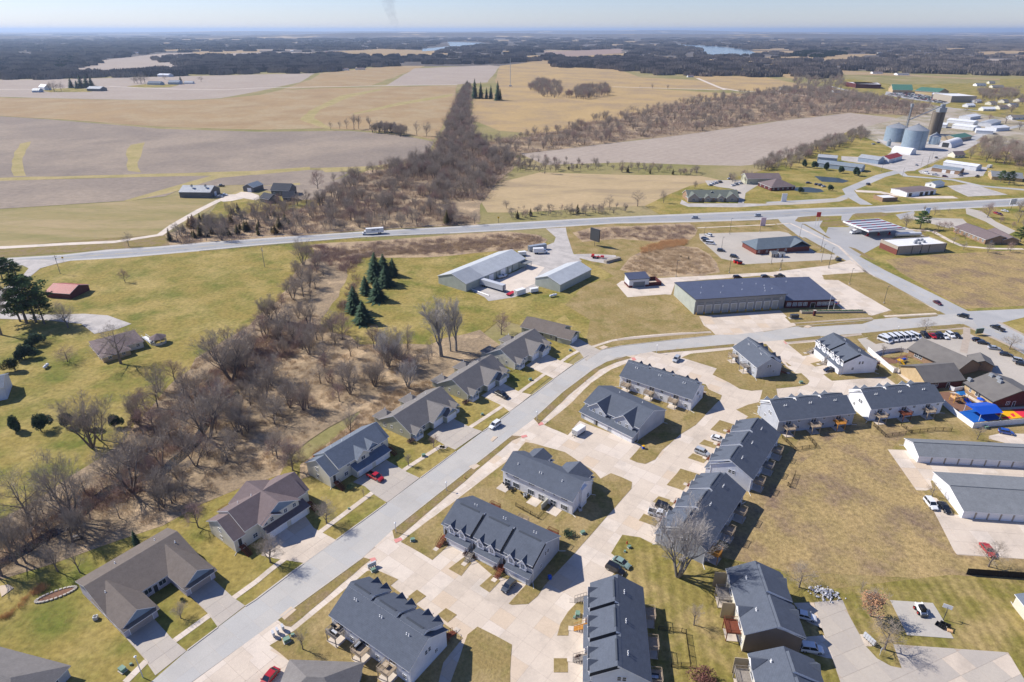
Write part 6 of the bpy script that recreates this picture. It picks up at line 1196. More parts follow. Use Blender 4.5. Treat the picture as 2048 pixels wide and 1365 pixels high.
for i, (b, t, l) in enumerate([((5,95,1072),(5,95,970),'leftmost small evergreen of the meadow row'),((5,245,1078),(5,240,960),'second small evergreen of the meadow row'),((5,395,1055),(5,385,960),'third small evergreen, behind bare branches, of the meadow row'),((5,535,1060),(5,530,955),'fourth small evergreen, between tree trunks, of the meadow row'),((5,680,1055),(5,675,965),'greyish small evergreen, fifth of the meadow row'),((5,828,1045),(5,820,955),'rightmost small evergreen of the meadow row')]): ever('roundspruce', b, t, l, wide=1.1)
for i, (b, t, l) in enumerate([((5,90,718),(5,90,625),'lowest rounded evergreen of the dark garden row'),((5,118,665),(5,112,590),'thin evergreen second from the bottom of the garden row'),((5,148,645),(5,150,545),'middle rounded evergreen of the dark garden row'),((5,185,600),(5,185,520),'fourth rounded evergreen of the dark garden row'),((5,210,570),(5,200,485),'top rounded evergreen of the dark garden row')]): ever('roundspruce', b, t, l, wide=1.35)
for b, t, l in [((5,160,435),(5,115,150),'tall dark pine beside the red roofed garage'),((5,215,430),(5,190,150),'second tall dark pine beside the red roofed garage'),((5,120,425),(5,75,230),'lower dark pine left of the two tall ones'),((5,265,440),(5,265,260),'dark pine right of the two tall ones'),((5,60,170),(5,40,45),'dark pine at the left edge above the lane'),((5,15,175),(5,0,40),'dark pine cut by the left edge above the lane'),((5,100,165),(5,90,70),'rightmost dark pine above the lane')]: ever('pine', b, t, l, name='pine_tree', wide=1.15)
for b, t, l in [((18,1215,752),(18,1240,608),'green pine between the gas station and the brown roofed building'),((18,1860,378),(18,1865,285),'left of two pines before the big green grey house'),((18,1925,398),(18,1935,290),'right of two pines before the big green grey house'),((18,2015,858),(18,1985,735),'green pine at the right edge behind the brown hipped wing')]: ever('pine', b, t, l, name='pine_tree', wide=1.2)
for i, (b, t) in enumerate([((18,285,255),(18,285,188)),((18,360,268),(18,365,197)),((18,465,285),(18,470,208)),((18,575,307),(18,575,238)),((18,695,326),(18,700,243)),((18,488,447),(18,490,388)),((18,250,465),(18,245,405))]): ever('roundspruce', b, t, ['first','second','third','fourth','fifth'][i]+' evergreen from the left before the long blue grey shed' if i < 5 else ['evergreen right of the small pond','dark shrub at the left end of the small pond'][i-5], wide=1.15)
for i, (b, t) in enumerate([((11,575,705),(11,570,620)),((11,620,710),(11,615,640)),((11,655,705),(11,650,600)),((11,700,700),(11,700,600)),((11,735,690),(11,730,610)),((11,1450,670),(11,1450,610))]): ever('spruce2', b, t, 'dark evergreen of the windbreak at a far left farm', group='far farm windbreak', wide=1.8)
ever('spruce', (1,805,560),(1,790,470),'small dark evergreen behind the lavender duplex', wide=1.2)
# scattered trees: the nearest become single things, the rest one stuff object per wood
def scatter(poly, n, ymin=None, rnd=None):
 P = world_poly(poly); x0, x1 = min(p.x for p in P), max(p.x for p in P); y0, y1 = min(p.y for p in P), max(p.y for p in P); out = []; rnd = rnd or random.Random(n)
 tries = 0
 while len(out) < n and tries < n*60:
  tries += 1; p = Vector((rnd.uniform(x0, x1), rnd.uniform(y0, y1)))
  if inside(p, P): out.append(p)
 return out
WOODS = [
 ([(-60,1100),(0,1060),(130,985),(200,930),(300,800),(380,730),(440,690),(500,650),(560,590),(590,535),(640,530),(650,560),(620,620),(700,690),(840,690),(870,720),(760,790),(640,850),(600,930),(480,960),(380,1020),(250,1060),(100,1120),(0,1160),(-60,1200)], 175, 6, 13, 'creek wood', 'leafless tree in the dense brown wood along the creek'),
 ([(340,480),(430,440),(560,405),(640,400),(660,370),(760,335),(860,310),(900,340),(900,420),(960,448),(700,462),(360,488)], 300, 6, 13, 'wood above the highway', 'leafless tree in the wood above the highway'),
 ([(770,345),(862,322),(888,270),(915,200),(932,172),(940,172),(938,225),(950,280),(1030,320),(1005,350),(960,400),(900,400),(850,350)], 430, 8, 15, 'tree belt', 'leafless tree in the tree belt between the fields'),
 ([(960,285),(1100,262),(1200,240),(1400,200),(1560,180),(1660,178),(1860,212),(1840,235),(1700,226),(1560,240),(1380,266),(1190,288),(1045,308),(1000,320)], 700, 8, 14, 'long tree line', 'leafless tree in the long tree line across the fields'),
 ([(1040,318),(1200,330),(1400,345),(1400,352),(1200,343),(1030,345)], 110, 4, 8, 'hay meadow hedge', 'leafless tree in the hedge above the hay meadow'),
 ([(1000,415),(1160,418),(1270,415),(1290,425),(1150,432),(1020,440)], 60, 3, 7, 'highway thicket', 'leafless tree in the thicket above the highway'),
 ([(1490,345),(1540,320),(1600,300),(1720,262),(1745,275),(1640,310),(1560,345)], 220, 6, 11, 'elevator hedge', 'leafless tree in the hedge left of the grain bins'),
 ([(744,266),(760,262),(820,270),(812,276),(765,268)], 45, 11, 15, 'field clump', 'leafless tree in the dense clump on the field edge'),
 ([(1058,180),(1075,165),(1120,172),(1125,198),(1090,196)], 110, 12, 17, 'far copse', 'leafless tree in the left far copse'),
 ([(1130,196),(1160,180),(1215,175),(1220,192),(1170,200)], 130, 12, 17, 'far copse', 'leafless tree in the right far copse'),
 ([(1440,360),(1500,350),(1520,362),(1470,372)], 14, 5, 8, 'apartment hedge', 'leafless tree beside the brown roofed pale green house')]
allp = []
rs = random.Random(99)
for wi, (poly, n, h0, h1, gname, lab) in enumerate(WOODS):
 for p in scatter(poly, n, rnd=random.Random(wi+5)): allp.append((p, rs.uniform(h0, h1), wi))
allp.sort(key=lambda q: q[0].length)
kinds = ['oak','oak2','elm','multi','tall','round','roundred']
free = 297-NT; single = allp[:free]; rest = allp[free:]
for p, h, wi in single: tree_at(rs.choice(kinds if wi != 0 else ['oak2','elm','multi','tall','roundred','multi','oak']), p, h, WOODS[wi][5], group=WOODS[wi][4], wide=rs.uniform(1.0, 1.35))
def gn_scatter(name, pts, variants, label=None, cat=None):
 """one stuff object: points carrying scale and turn, with tree meshes on them"""
 me = bpy.data.meshes.new(name); me.from_pydata([(p.x, p.y, z) for p, s, w, z in pts], [], [])
 for an, vals in (('scl', [v for p, s, w, z in pts for v in (s*w, s*w, s)]), ('rotz', [v for _ in pts for v in (0, 0, rs.uniform(0, 6.28))])):
  at = me.attributes.new(an, 'FLOAT_VECTOR', 'POINT'); at.data.foreach_set('vector', vals)
 at = me.attributes.new('pick', 'INT', 'POINT'); at.data.foreach_set('value', [rs.randrange(len(variants)) for _ in pts])
 o = link(name, me); tag(o, label, cat, kind='stuff')
 ng = bpy.data.node_groups.new(name, 'GeometryNodeTree'); ng.interface.new_socket('Geometry', in_out='INPUT', socket_type='NodeSocketGeometry'); ng.interface.new_socket('Geometry', in_out='OUTPUT', socket_type='NodeSocketGeometry')
 N_ = ng.nodes; L_ = ng.links; gi = N_.new('NodeGroupInput'); go = N_.new('NodeGroupOutput'); iop = N_.new('GeometryNodeInstanceOnPoints'); jn = N_.new('GeometryNodeJoinGeometry')
 for v in reversed(variants):
  j2 = N_.new('GeometryNodeJoinGeometry')
  for ob in v:
   oi = N_.new('GeometryNodeObjectInfo'); oi.transform_space = 'ORIGINAL'; oi.inputs['Object'].default_value = ob; oi.inputs['As Instance'].default_value = False; L_.new(oi.outputs['Geometry'], j2.inputs[0])
  gt = N_.new('GeometryNodeGeometryToInstance'); L_.new(j2.outputs[0], gt.inputs[0]); L_.new(gt.outputs[0], jn.inputs[0])
 def attr(n_, t): a = N_.new('GeometryNodeInputNamedAttribute'); a.data_type = t; a.inputs['Name'].default_value = n_; return a.outputs[0]
 L_.new(gi.outputs[0], iop.inputs['Points']); L_.new(jn.outputs[0], iop.inputs['Instance']); iop.inputs['Pick Instance'].default_value = True
 L_.new(attr('pick', 'INT'), iop.inputs['Instance Index']); L_.new(attr('scl', 'FLOAT_VECTOR'), iop.inputs['Scale'])
 e2r = N_.new('FunctionNodeEulerToRotation'); L_.new(attr('rotz', 'FLOAT_VECTOR'), e2r.inputs[0]); L_.new(e2r.outputs[0], iop.inputs['Rotation'])
 L_.new(iop.outputs[0], go.inputs[0]); md = o.modifiers.new('scatter', 'NODES'); md.node_group = ng; return o
def samples_of(kinds_):
 out = []
 for k in kinds_:
  ms = set(PR[k]); out.append([next(o for o in bpy.data.objects if o.data == m) for m in PR[k]])
 return out
sv = samples_of(['oak','oak2','elm','multi','tall','round','roundred'])
byw = {}
for p, h, wi in rest: byw.setdefault(wi, []).append((p, h/10, rs.uniform(1.0, 1.4), 0))
for wi, pts in byw.items(): gn_scatter('woodland', pts, sv, 'leafless trees of the '+WOODS[wi][4], 'woodland')
# brush: clumps of thin stems, tan reeds and brown scrub
def clump(seed, n, h, w, ms, lean=.5, sw=.03):
 rnd = random.Random(seed); V = []; F = []
 for k in range(n):
  p = Vector((rnd.gauss(0, w*.35), rnd.gauss(0, w*.35), 0)); d = Vector((p.x/w*lean+rnd.uniform(-.3, .3), p.y/w*lean+rnd.uniform(-.3, .3), 1)).normalized(); l = h*rnd.uniform(.5, 1)
  u = Vector((rnd.uniform(-1,1), rnd.uniform(-1,1), 0)).normalized()*sw; i = len(V); V.extend([tuple(p-u), tuple(p+u), tuple(p+d*l)]); F.append((i, i+1, i+2))
  for q in range(2): c = p+d*l*rnd.uniform(.3, .8); dd = (d+Vector((rnd.uniform(-1,1), rnd.uniform(-1,1), .2))).normalized(); i = len(V); V.extend([tuple(c-u*.7), tuple(c+u*.7), tuple(c+dd*l*.4)]); F.append((i, i+1, i+2))
 return fan_mesh('stems', V, F, ms)
m_brush = mat('scrub_stems', (.44,.33,.25), (.33,.245,.19), scale=.3, rough=1); m_reed = mat('reed_stems', (.56,.42,.27), (.46,.34,.21), scale=.3, rough=1); m_orange = mat('orange_grass', (.66,.40,.20), (.55,.33,.16), scale=.3, rough=1)
first = {}
def brush(name, poly, n, h, w, kind, label):
 if kind not in first:
  ms = {'scrub': m_brush, 'reed': m_reed, 'orange': m_orange, 'red': m_twigr}[kind]
  first[kind] = [[s_] for s_ in []]; V_ = []
  for sd_ in range(3):
   g = scatter(poly, 1, rnd=random.Random(sd_*7+3))[0]; o = link('scrub_clump', clump(sd_, 70, 2.0, 2.2, ms)); o.location = (g.x, g.y, 0); tag(o, kind='stuff'); V_.append([o])
  first[kind] = V_
 pts = [(p, h/2*rs.uniform(.6, 1.3), w*rs.uniform(.8, 1.3), 0) for p in scatter(poly, n, rnd=random.Random(n+1))]
 gn_scatter(name, pts, first[kind], label, 'scrub')
brush('undergrowth', WOODS[0][0], 1100, 1.1, 1.4, 'reed', 'brown undergrowth of the creek wood'); brush('undergrowth', [(590,500),(640,490),(720,520),(700,580),(660,640),(560,650),(430,740),(330,800),(230,950),(60,1050),(0,1090),(0,1130),(100,1080),(260,1000),(380,900),(480,780),(600,700),(680,640),(720,560)], 650, 1.8, 1.4, 'red', 'reddish scrub along the creek bed')
brush('undergrowth', WOODS[1][0], 900, 2.6, 1.6, 'scrub', 'brown undergrowth of the wood above the highway'); brush('undergrowth', WOODS[2][0], 800, 4, 2.2, 'scrub', 'undergrowth of the tree belt'); brush('undergrowth', WOODS[3][0], 1200, 4, 2.4, 'scrub', 'undergrowth of the long tree line')
brush('scrub', [(640,500),(760,485),(900,478),(1060,468),(1085,480),(1060,497),(900,508),(760,512),(650,525)], 420, 1.6, 1.5, 'scrub', 'brown scrub below the highway'); brush('scrub', [(1150,468),(1200,460),(1380,450),(1392,462),(1370,478),(1300,482),(1240,475),(1165,482)], 260, 1.5, 1.5, 'scrub', 'brown scrub round the billboard')
brush('reeds', [(1285,497),(1330,482),(1375,480),(1370,490),(1320,500),(1285,508)], 260, 1.4, 1.2, 'orange', 'orange grass patch'); brush('reeds', [(1,0,990),(1,120,900),(1,230,800),(1,295,790),(1,270,815),(1,150,910),(1,20,1000)], 45, 1.0, .8, 'orange', 'strip of orange grass beside the stone edged bed')
brush('reeds', [(600,930),(700,850),(760,790),(860,762),(870,790),(760,840),(680,920)], 330, 1.0, 1.2, 'reed', 'tan reeds behind the duplexes'); brush('scrub', [(1245,540),(1265,515),(1330,492),(1390,497),(1420,515),(1430,545),(1300,552)], 500, 1.2, 1.4, 'reed', 'dry grass on the vacant ground'); brush('reeds', [(640,505),(800,495),(1000,480),(1060,470),(1080,485),(980,498),(760,512)], 600, 1.1, 1.4, 'reed', 'tan grass below the highway')
# cedars and evergreens in the wood above the highway
cd = scatter([(355,480),(380,450),(440,425),(520,425),(570,430),(600,470),(480,478)], 46, rnd=random.Random(4))
for i, p in enumerate(cd):
 k = ['cedar','cedar','gold','cedar','cedar'][i % 5]
 if k not in PR: PR[k] = conifer_mesh(3, w=3.0, mt=m_cedar, ragged_=.5, droop=-.2) if k == 'cedar' else conifer_mesh(4, w=3.4, mt=m_gold, ragged_=.5, droop=-.2)
 h = random.uniform(4, 8); e = empty('cedar_tree', (p.x, p.y, 0), random.uniform(0, 6), 'golden brown cedar in the thicket above the highway' if k == 'gold' else 'dark cedar in the thicket above the highway', 'evergreen tree', 'golden cedars of the thicket' if k == 'gold' else 'dark cedars of the thicket'); e.scale = (h/10*1.5, h/10*1.5, h/10); link('trunk', PR[k][0], e); link('crown', PR[k][1], e)
for b, t, l in [((15,1365,850),(15,1350,745),'brown tinged cedar standing alone beside the white lane'),((17,525,625),(17,515,550),'dark cedar in the thicket left of the hay meadow'),((17,45,670),(17,40,600),'russet cedar at the left end of the highway thicket'),((17,150,650),(17,148,585),'small dark cedar in the highway thicket'),((17,1105,312),(17,1105,272),'dark cedar in the middle of the hay meadow hedge'),((17,1288,318),(17,1288,270),'dark cedar right of the middle of the hay meadow hedge'),((17,928,300),(17,925,245),'dark cedar left of the middle of the hay meadow hedge'),((17,520,265),(17,518,222),'slim dark cedar in the hay meadow hedge'),((17,455,280),(17,455,240),'low dark cedar in the hay meadow hedge'),((17,1412,998),(17,1412,970),'small dark juniper on the rough ground'),((17,1352,978),(17,1352,958),'smaller dark juniper on the rough ground'),((16,505,540),(16,505,478),'dark evergreen on the lawn edge by the farmhouse'),((16,1530,715),(16,1525,600),'grey green cedar beside the highway') ]: ever('cedar', b, t, l, name='cedar_tree', wide=1.4)
# ================= VEHICLES =================
m_tyre = mat('tyre', (.02,.02,.02), rough=.9); m_rim = mat('rim', (.45,.46,.48), rough=.35, metal=.7); m_cgl = mat('car_glass', (.015,.02,.028), rough=.06, spec=.9); m_lamp = mat('headlamp', (.75,.77,.8), rough=.15, spec=.8); m_tail = mat('tail_lamp', (.35,.01,.01), rough=.2)
CP = {k: mat('car_paint_'+k, K(h), rough=.28, spec=.6, coat=.6) for k, h in dict(white='eef0f2', silver='b4bac0', black='1b1c1f', grey='4a5058', red='b5141c', blue='2456b0', maroon='5c1a24', navy='222c42', green='8ba39a').items()}
#          length width  roofz hoodz  [greenhouse x: rear base, rear top, front top, front base]  wheel r
CT = {'sedan': (4.8,1.84,1.45,.92,(-2.0,-1.25,.35,1.15),.33), 'suv': (4.8,1.92,1.76,1.05,(-2.3,-2.05,.55,1.2),.37), 'pickup': (5.8,2.0,1.86,1.12,(-.55,-.4,1.0,1.6),.39), 'van': (5.7,2.05,2.15,1.15,(-2.75,-2.65,1.4,2.2),.36), 'hatch': (4.4,1.8,1.52,.98,(-2.1,-1.7,.45,1.15),.33)}
CM = {}
def car_meshes(t, c):
 if (t, c) in CM: return CM[t, c]
 Ln, Wd, zr, zh, (ra, rb, fb, fa), wr = CT[t]; hw = Wd/2; x0, x1 = -Ln/2, Ln/2; zb = .28
 b = MB()
 # lower body as a loft of rounded sections
 secs = [(x0, .5, zh-.2, hw*.86), (x0+.15, zb, zh-.03, hw*.97), (ra, zb, zh+.02, hw), (0, zb, zh+.01, hw), (fa, zb, zh, hw), (x1-.5, zb, zh-.14, hw*.96), (x1-.1, zb+.05, zh-.3, hw*.86), (x1, .42, zh-.38, hw*.74)]
 if t == 'pickup': secs = [(x0, .5, zh-.05, hw*.95), (x0+.08, zb, zh, hw), (ra, zb, zh, hw), (0, zb, zh, hw), (fa, zb, zh, hw), (x1-.4, zb, zh-.08, hw*.97), (x1-.06, zb+.05, zh-.2, hw*.9), (x1, .45, zh-.3, hw*.8)]
 rings = []
 for x, a, z, w in secs:
  i = len(b.v); b.v += [(x, -w*.96, a), (x, -w, (a+z)*.5), (x, -w*.97, z-.09), (x, -w*.84, z), (x, w*.84, z), (x, w*.97, z-.09), (x, w, (a+z)*.5), (x, w*.96, a)]; rings.append(i)
 for p, q in zip(rings, rings[1:]):
  for k in range(8): j = (k+1) % 8; b.f.append((p+k, p+j, q+j, q+k)); b.m.append(0)
 b.f.append(tuple(rings[0]+k for k in range(8))); b.m.append(0); b.f.append(tuple(rings[-1]+7-k for k in range(8))); b.m.append(0)
 wt = hw*.78; b.face([(rb, -wt, zr), (fb, -wt, zr-.01), (fb, wt, zr-.01), (rb, wt, zr)], 0); b.box(rb+.05, fb-.05, -wt+.05, wt-.05, zr-.02, zr+.02)
 for s in (-1, 1):                                   # pillars
  for (xa, xb) in ((ra, rb), (fa, fb), ((ra+fa)*.5, (rb+fb)*.5)):
   b.tube((xa, s*hw*.93, zh-.02), (xb, s*wt, zr-.01), .045, n=4, cap=False)
  b.tube((rb, s*wt, zr-.01), (fb, s*wt, zr-.02), .05, n=4, cap=False)
 if t == 'pickup':
  b.box(x0+.1, ra-.15, -hw*.8, hw*.8, zh+.0, zh+.012, 1)
  for s in (-1, 1): b.box(x0+.05, ra, s*hw*.9-.06, s*hw*.9+.06, zh, zh+.05, 0)
 for s in (-1, 1): b.box(fa-.15, fa+.05, s*hw*1.0-.02 if s > 0 else -hw-.2, s*hw+.2 if s > 0 else -hw+.02, zh-.02, zh+.14, 0)      # mirrors
 b.box(x0-.02, x0+.02, -.28, .28, .62, .76, 2); b.box(x1-.04, x1+.015, -hw*.45, hw*.45, .5, .68, 1)
 g = MB(); wg = hw*.925; i = 0
 V = [(ra, -wg, zh-.02), (fa, -wg, zh-.02), (fa, wg, zh-.02), (ra, wg, zh-.02), (rb, -wt, zr-.015), (fb, -wt, zr-.025), (fb, wt, zr-.025), (rb, wt, zr-.015)]
 g.v = V; g.f = [(0,1,5,4), (1,2,6,5), (2,3,7,6), (3,0,4,7)]; g.m = [0]*4
 w = MB(); w.tube((0, -.11, 0), (0, .11, 0), wr, n=12); r = MB(); r.tube((0, .1, 0), (0, .125, 0), wr*.62, n=10); r.tube((0, -.125, 0), (0, -.1, 0), wr*.62, n=10)
 hl = MB(); hl.box(-.12, .03, -.2, .2, -.08, .07); tl = MB(); tl.box(-.03, .06, -.1, .1, -.12, .13)
 CM[t, c] = (b.mesh('body', [CP[c], m_tyre, m_white]), g.mesh('windows', m_cgl), w.mesh('wheel', m_tyre), r.mesh('rim', m_rim), hl.mesh('headlight', m_lamp), tl.mesh('tail_light', m_tail)); return CM[t, c]
def car(t, c, pr, pf, label, cat=None, group=None, detail=True, name=None):
 """a car standing on the ground, rear at pixel pr and front at pixel pf"""
 a, b = G(pr, .5), G(pf, .5); d = b-a; m = (a+b)/2; Ln, Wd, zr, zh, _, wr = CT[t]
 e = empty(name or {'sedan': 'sedan_car', 'suv': 'suv_car', 'pickup': 'pickup_truck', 'van': 'passenger_van', 'hatch': 'hatchback_car'}[t], (m.x, m.y, .06), atan2(d.y, d.x), label, cat or {'pickup': 'pickup', 'van': 'van'}.get(t, 'car'), group)
 B = car_meshes(t, c); link('body', B[0], e); link('windows', B[1], e)
 for x in (-Ln*.31, Ln*.31):
  for s in (-1, 1):
   w = link('wheel', B[2], e, (x, s*(Wd/2-.12), wr)); link('rim', B[3], w)
 if detail:
  for s in (-1, 1): link('headlight', B[4], e, (Ln/2-.08, s*Wd*.33, zh-.42)); link('tail_light', B[5], e, (-Ln/2+.02, s*Wd*.40, zh-.30))
 return e
for a in [
 ('pickup','red',(25,1215,1030),(25,1350,1095),'red pickup on the shaded driveway of the blue grey roofed house'), ('hatch','grey',(21,1045,1185),(21,905,1330),'dark grey hatchback before the third garage of the near townhouse row'), ('sedan','red',(2,105,1308),(2,50,1372),'bright red car cut by the bottom edge'),
 ('suv','white',(6,1446,1022),(6,1388,1062),'white SUV driving down the main street'), ('pickup','black',(32,1165,762),(32,1290,828),'black pickup on the driveway of the second sage duplex'), ('sedan','green',(3,595,638),(3,692,692),'pale green sedan parked beside the striped lawn'), ('suv','black',(3,558,678),(3,655,728),'black SUV parked beside the pale green sedan'),
 ('suv','black',(28,145,765),(28,240,800),'black SUV before the garages behind the white pickup'), ('pickup','white',(28,88,822),(28,215,855),'white pickup with a dark bed cover before the grey townhouse row'), ('suv','silver',(28,448,322),(28,553,365),'silver SUV before the middle garage of the white townhouse row'), ('sedan','white',(28,590,222),(28,668,248),'white sedan at the farthest garage of the white townhouse row'),
 ('sedan','white',(27,1015,668),(27,1152,700),'white sedan half in shade at the upper garage of the taupe townhouse'), ('suv','white',(27,1040,1005),(27,1255,1035),'white crossover in the shade of the taupe townhouse'), ('suv','white',(4,925,282),(4,987,358),'white SUV at the end wall of the nearer garages'), ('sedan','black',(4,1010,308),(4,1062,372),'black sedan beside the white SUV at the garages'), ('sedan','red',(4,1258,552),(4,1322,628),'dark red car alone in the garage court'),
 ('hatch','blue',(8,1385,1078),(8,1442,1088),'bright blue hatchback at the farther garages'), ('suv','silver',(31,1180,110),(31,1080,222),'silver SUV parked on the pull off near the street bend'), ('sedan','navy',(29,1465,628),(29,1330,650),'dark blue sedan at the garage of the two unit white townhouse'), ('sedan','maroon',(8,978,300),(8,1035,332),'maroon sedan on the side road'), ('suv','black',(8,1180,400),(8,1133,388),'black SUV turning at the road junction'), ('pickup','black',(8,1400,482),(8,1322,450),'long black pickup on the side road near the childcare sign'),
 ('suv','black',(34,745,165),(34,790,205),'black SUV at the right end of the white vans'), ('sedan','red',(34,835,170),(34,885,215),'red car in the childcare front row'), ('sedan','black',(34,880,170),(34,925,215),'black car right beside the red one in the childcare row'), ('suv','black',(34,925,170),(34,975,215),'second black car right of the red one in the childcare row'), ('sedan','white',(34,965,175),(34,1035,222),'white sedan in the childcare front row'), ('suv','white',(34,1030,155),(34,1115,212),'white SUV in the childcare front row'), ('sedan','black',(34,1110,165),(34,1180,210),'black sedan at the right end of the childcare front row'),
 ('sedan','navy',(34,1340,235),(34,1455,245),'dark sedan first from the crossing in the side row'), ('sedan','black',(34,1395,265),(34,1535,285),'black sedan second from the crossing in the side row'), ('sedan','silver',(34,1525,330),(34,1665,345),'silver sedan in the childcare side row'), ('sedan','black',(34,1660,400),(34,1810,425),'black sedan below the silver one in the childcare side row'), ('suv','silver',(34,1835,480),(34,1950,505),'silver SUV near the end of the childcare side row'), ('sedan','black',(34,1870,515),(34,1990,540),'black car at the end of the childcare side row'),
 ('suv','white',(36,385,680),(36,300,655),'white SUV in the far corner of the clinic lot'), ('sedan','navy',(36,250,705),(36,345,710),'dark blue sedan below the white SUV at the clinic'), ('suv','grey',(36,270,732),(36,365,740),'dark grey SUV beside the white van at the clinic'), ('van','white',(36,300,760),(36,430,775),'white panel van in the clinic lot'), ('suv','navy',(36,450,850),(36,540,858),'dark SUV on the clinic lot edge'), ('suv','black',(36,615,920),(36,690,935),'black SUV near the red bins of the clinic'),
 ('suv','silver',(36,215,460),(36,135,457),'silver SUV on the highway left'), ('suv','silver',(36,955,430),(36,905,433),'grey SUV on the highway right of the silver one'), ('suv','grey',(18,785,400),(18,820,392),'grey SUV on the road to the grain elevator'), ('sedan','silver',(18,1178,248),(18,1198,236),'silver car on the elevator road'), ('suv','black',(18,1335,188),(18,1358,180),'dark car at the far end of the elevator road'),
 ('sedan','navy',(18,308,385),(18,342,386),'dark car left above the pond'), ('sedan','navy',(18,375,398),(18,405,396),'dark car second above the pond'), ('suv','grey',(18,403,405),(18,432,402),'grey car third above the pond'), ('sedan','silver',(18,428,415),(18,460,410),'pale car fourth above the pond'), ('pickup','white',(18,1235,298),(18,1290,310),'white pickup left before the brick shop'), ('pickup','white',(18,1310,318),(18,1365,322),'second white pickup before the brick shop'), ('suv','maroon',(18,1388,332),(18,1445,338),'maroon SUV before the brick shop'), ('suv','silver',(18,1520,328),(18,1562,325),'silver car right before the brick shop'), ('pickup','black',(18,1650,342),(18,1700,325),'dark pickup right of the brick shop'),
 ('sedan','red',(18,1812,622),(18,1840,632),'left red car in the far right lot'), ('sedan','maroon',(18,1835,630),(18,1868,640),'right red car in the far right lot'), ('sedan','white',(18,1870,605),(18,1920,614),'white car beside the two red ones, far right'), ('sedan','silver',(18,830,76),(18,858,74),'pale car on the grass left of the grain bins'), ('sedan','grey',(18,870,64),(18,898,62),'grey car on the grass left of the grain bins'),
 ('sedan','silver',(17,1570,405),(17,1605,398),'silver car, leftmost behind the office'), ('sedan','white',(17,1590,395),(17,1625,388),'white car second behind the office'), ('suv','white',(17,1612,388),(17,1648,381),'white SUV third behind the office'), ('suv','navy',(17,1645,382),(17,1685,374),'dark SUV at the end of the row behind the office'), ('sedan','silver',(17,1725,354),(17,1758,350),'silver car alone behind the office'), ('sedan','white',(17,1748,408),(17,1788,400),'white car, left of three on the upper office lot'), ('suv','silver',(17,1775,400),(17,1818,393),'silver SUV, middle of three on the upper office lot'), ('suv','white',(17,1805,392),(17,1850,383),'white SUV, right of three on the upper office lot'), ('sedan','grey',(17,1795,465),(17,1822,462),'grey car at the right end of the office'),
 ('suv','black',(33,1068,152),(33,1108,150),'dark car left behind the fire station'), ('suv','grey',(33,1305,148),(33,1342,145),'grey car middle behind the fire station'), ('pickup','navy',(33,1420,143),(33,1475,140),'dark pickup right behind the fire station'), ('pickup','black',(40,790,165),(40,710,160),'black pickup behind the farm shed'), ('suv','silver',(40,690,325),(40,770,320),'silver car beside the farm shed'), ('pickup','white',(40,740,300),(40,830,295),'white pickup beside the farm shed')]:
 car(*a)
for i in range(7):
 car('van', 'white', (34,[232,275,345,410,478,545,600][i],[222,205,198,192,188,182,178][i]), (34,[350,360,425,490,560,632,710][i],[268,262,252,242,236,232,222][i]), ['leftmost white passenger van, lowest of the row','second','third','fourth','fifth','sixth','seventh'][i]+' white passenger van from the left in the childcare row' if i else 'leftmost white passenger van in the childcare row', group='row of white passenger vans')
def boxy(name, label, cat, pr, pf, L, Wd, H, z0, m, extra=None, wheels=2, cab=None):
 a, b = G(pr, H/2), G(pf, H/2); d = b-a; p = (a+b)/2; e = empty(name, (p.x, p.y, .03), atan2(d.y, d.x), label, cat)
 q = MB(); x0 = -L/2; x1 = L/2-(2.4 if cab else 0); q.box(x0, x1, -Wd/2, Wd/2, z0, H); q.box(x0+.05, x1-.05, -Wd/2-.02, Wd/2+.02, z0, z0+.12, 1); n_ = int((x1-x0)/.6)
 for k in range(n_+1): xx = x0+.03+k*(x1-x0-.06)/n_; q.box(xx-.03, xx+.03, -Wd/2-.025, Wd/2+.025, z0+.12, H-.02, 0)
 q.obj('box_body', [m, m_ltgrey], e)
 if cab:
  c = MB(); c.prism([(x1+.15, .4), (L/2, .4), (L/2, 1.25), (x1+1.5, 1.45), (x1+1.1, 2.3), (x1+.15, 2.4)], -Wd/2+.1, Wd/2-.1, 'y'); c.obj('cab', cab, e); c = MB(); c.prism([(x1+1.53, 1.48), (x1+1.16, 2.2), (x1+1.14, 2.2), (x1+1.5, 1.46)], -Wd/2+.2, Wd/2-.2, 'y'); c.box(x1+.4, x1+1.1, -Wd/2+.08, Wd/2-.08, 1.5, 2.15); c.obj('windscreen', m_cgl, e)
 xs = [x0+L*.15, x0+L*.15+1.1][:wheels]+([L/2-.8] if cab else [])
 if 'bw' not in WC: w = MB(); w.tube((0, -.14, 0), (0, .14, 0), .42, n=12); WC['bw'] = w.mesh('wheel', m_tyre)
 for x in xs:
  for s in (-1, 1): link('wheel', WC['bw'], e, (x, s*(Wd/2-.2), .42))
 if not cab: q = MB(); q.tube((L/2, -.5, .6), (L/2+1.2, 0, .55), .06, n=5); q.tube((L/2, .5, .6), (L/2+1.2, 0, .55), .06, n=5); q.box(L/2-.6, L/2-.45, -.6, .6, 0, z0+.05); q.obj('drawbar', m_dkgrey, e)
 return e
e = boxy('box_truck', 'white box truck on the highway with a dark word on its side', 'truck', (16,1003,765), (16,866,775), 13.5, 2.6, 3.9, 1.1, m_white, cab=CP['white'], wheels=2); q = MB(); [q.box(-4+k*.62, -3.6+k*.62, -1.36, -1.33, 2.55, 3.2) or q.box(-4+k*.62, -3.6+k*.62, 1.33, 1.36, 2.55, 3.2) for k in (0, 1, 2, 4, 5, 6, 7)]; q.obj('side_lettering', m_dkgrey, e)
boxy('semi_trailer', 'long pale box trailer beside the longer storage building', 'trailer', (35,520,480), (35,760,550), 15.5, 2.6, 3.8, 1.1, m_ltgrey)
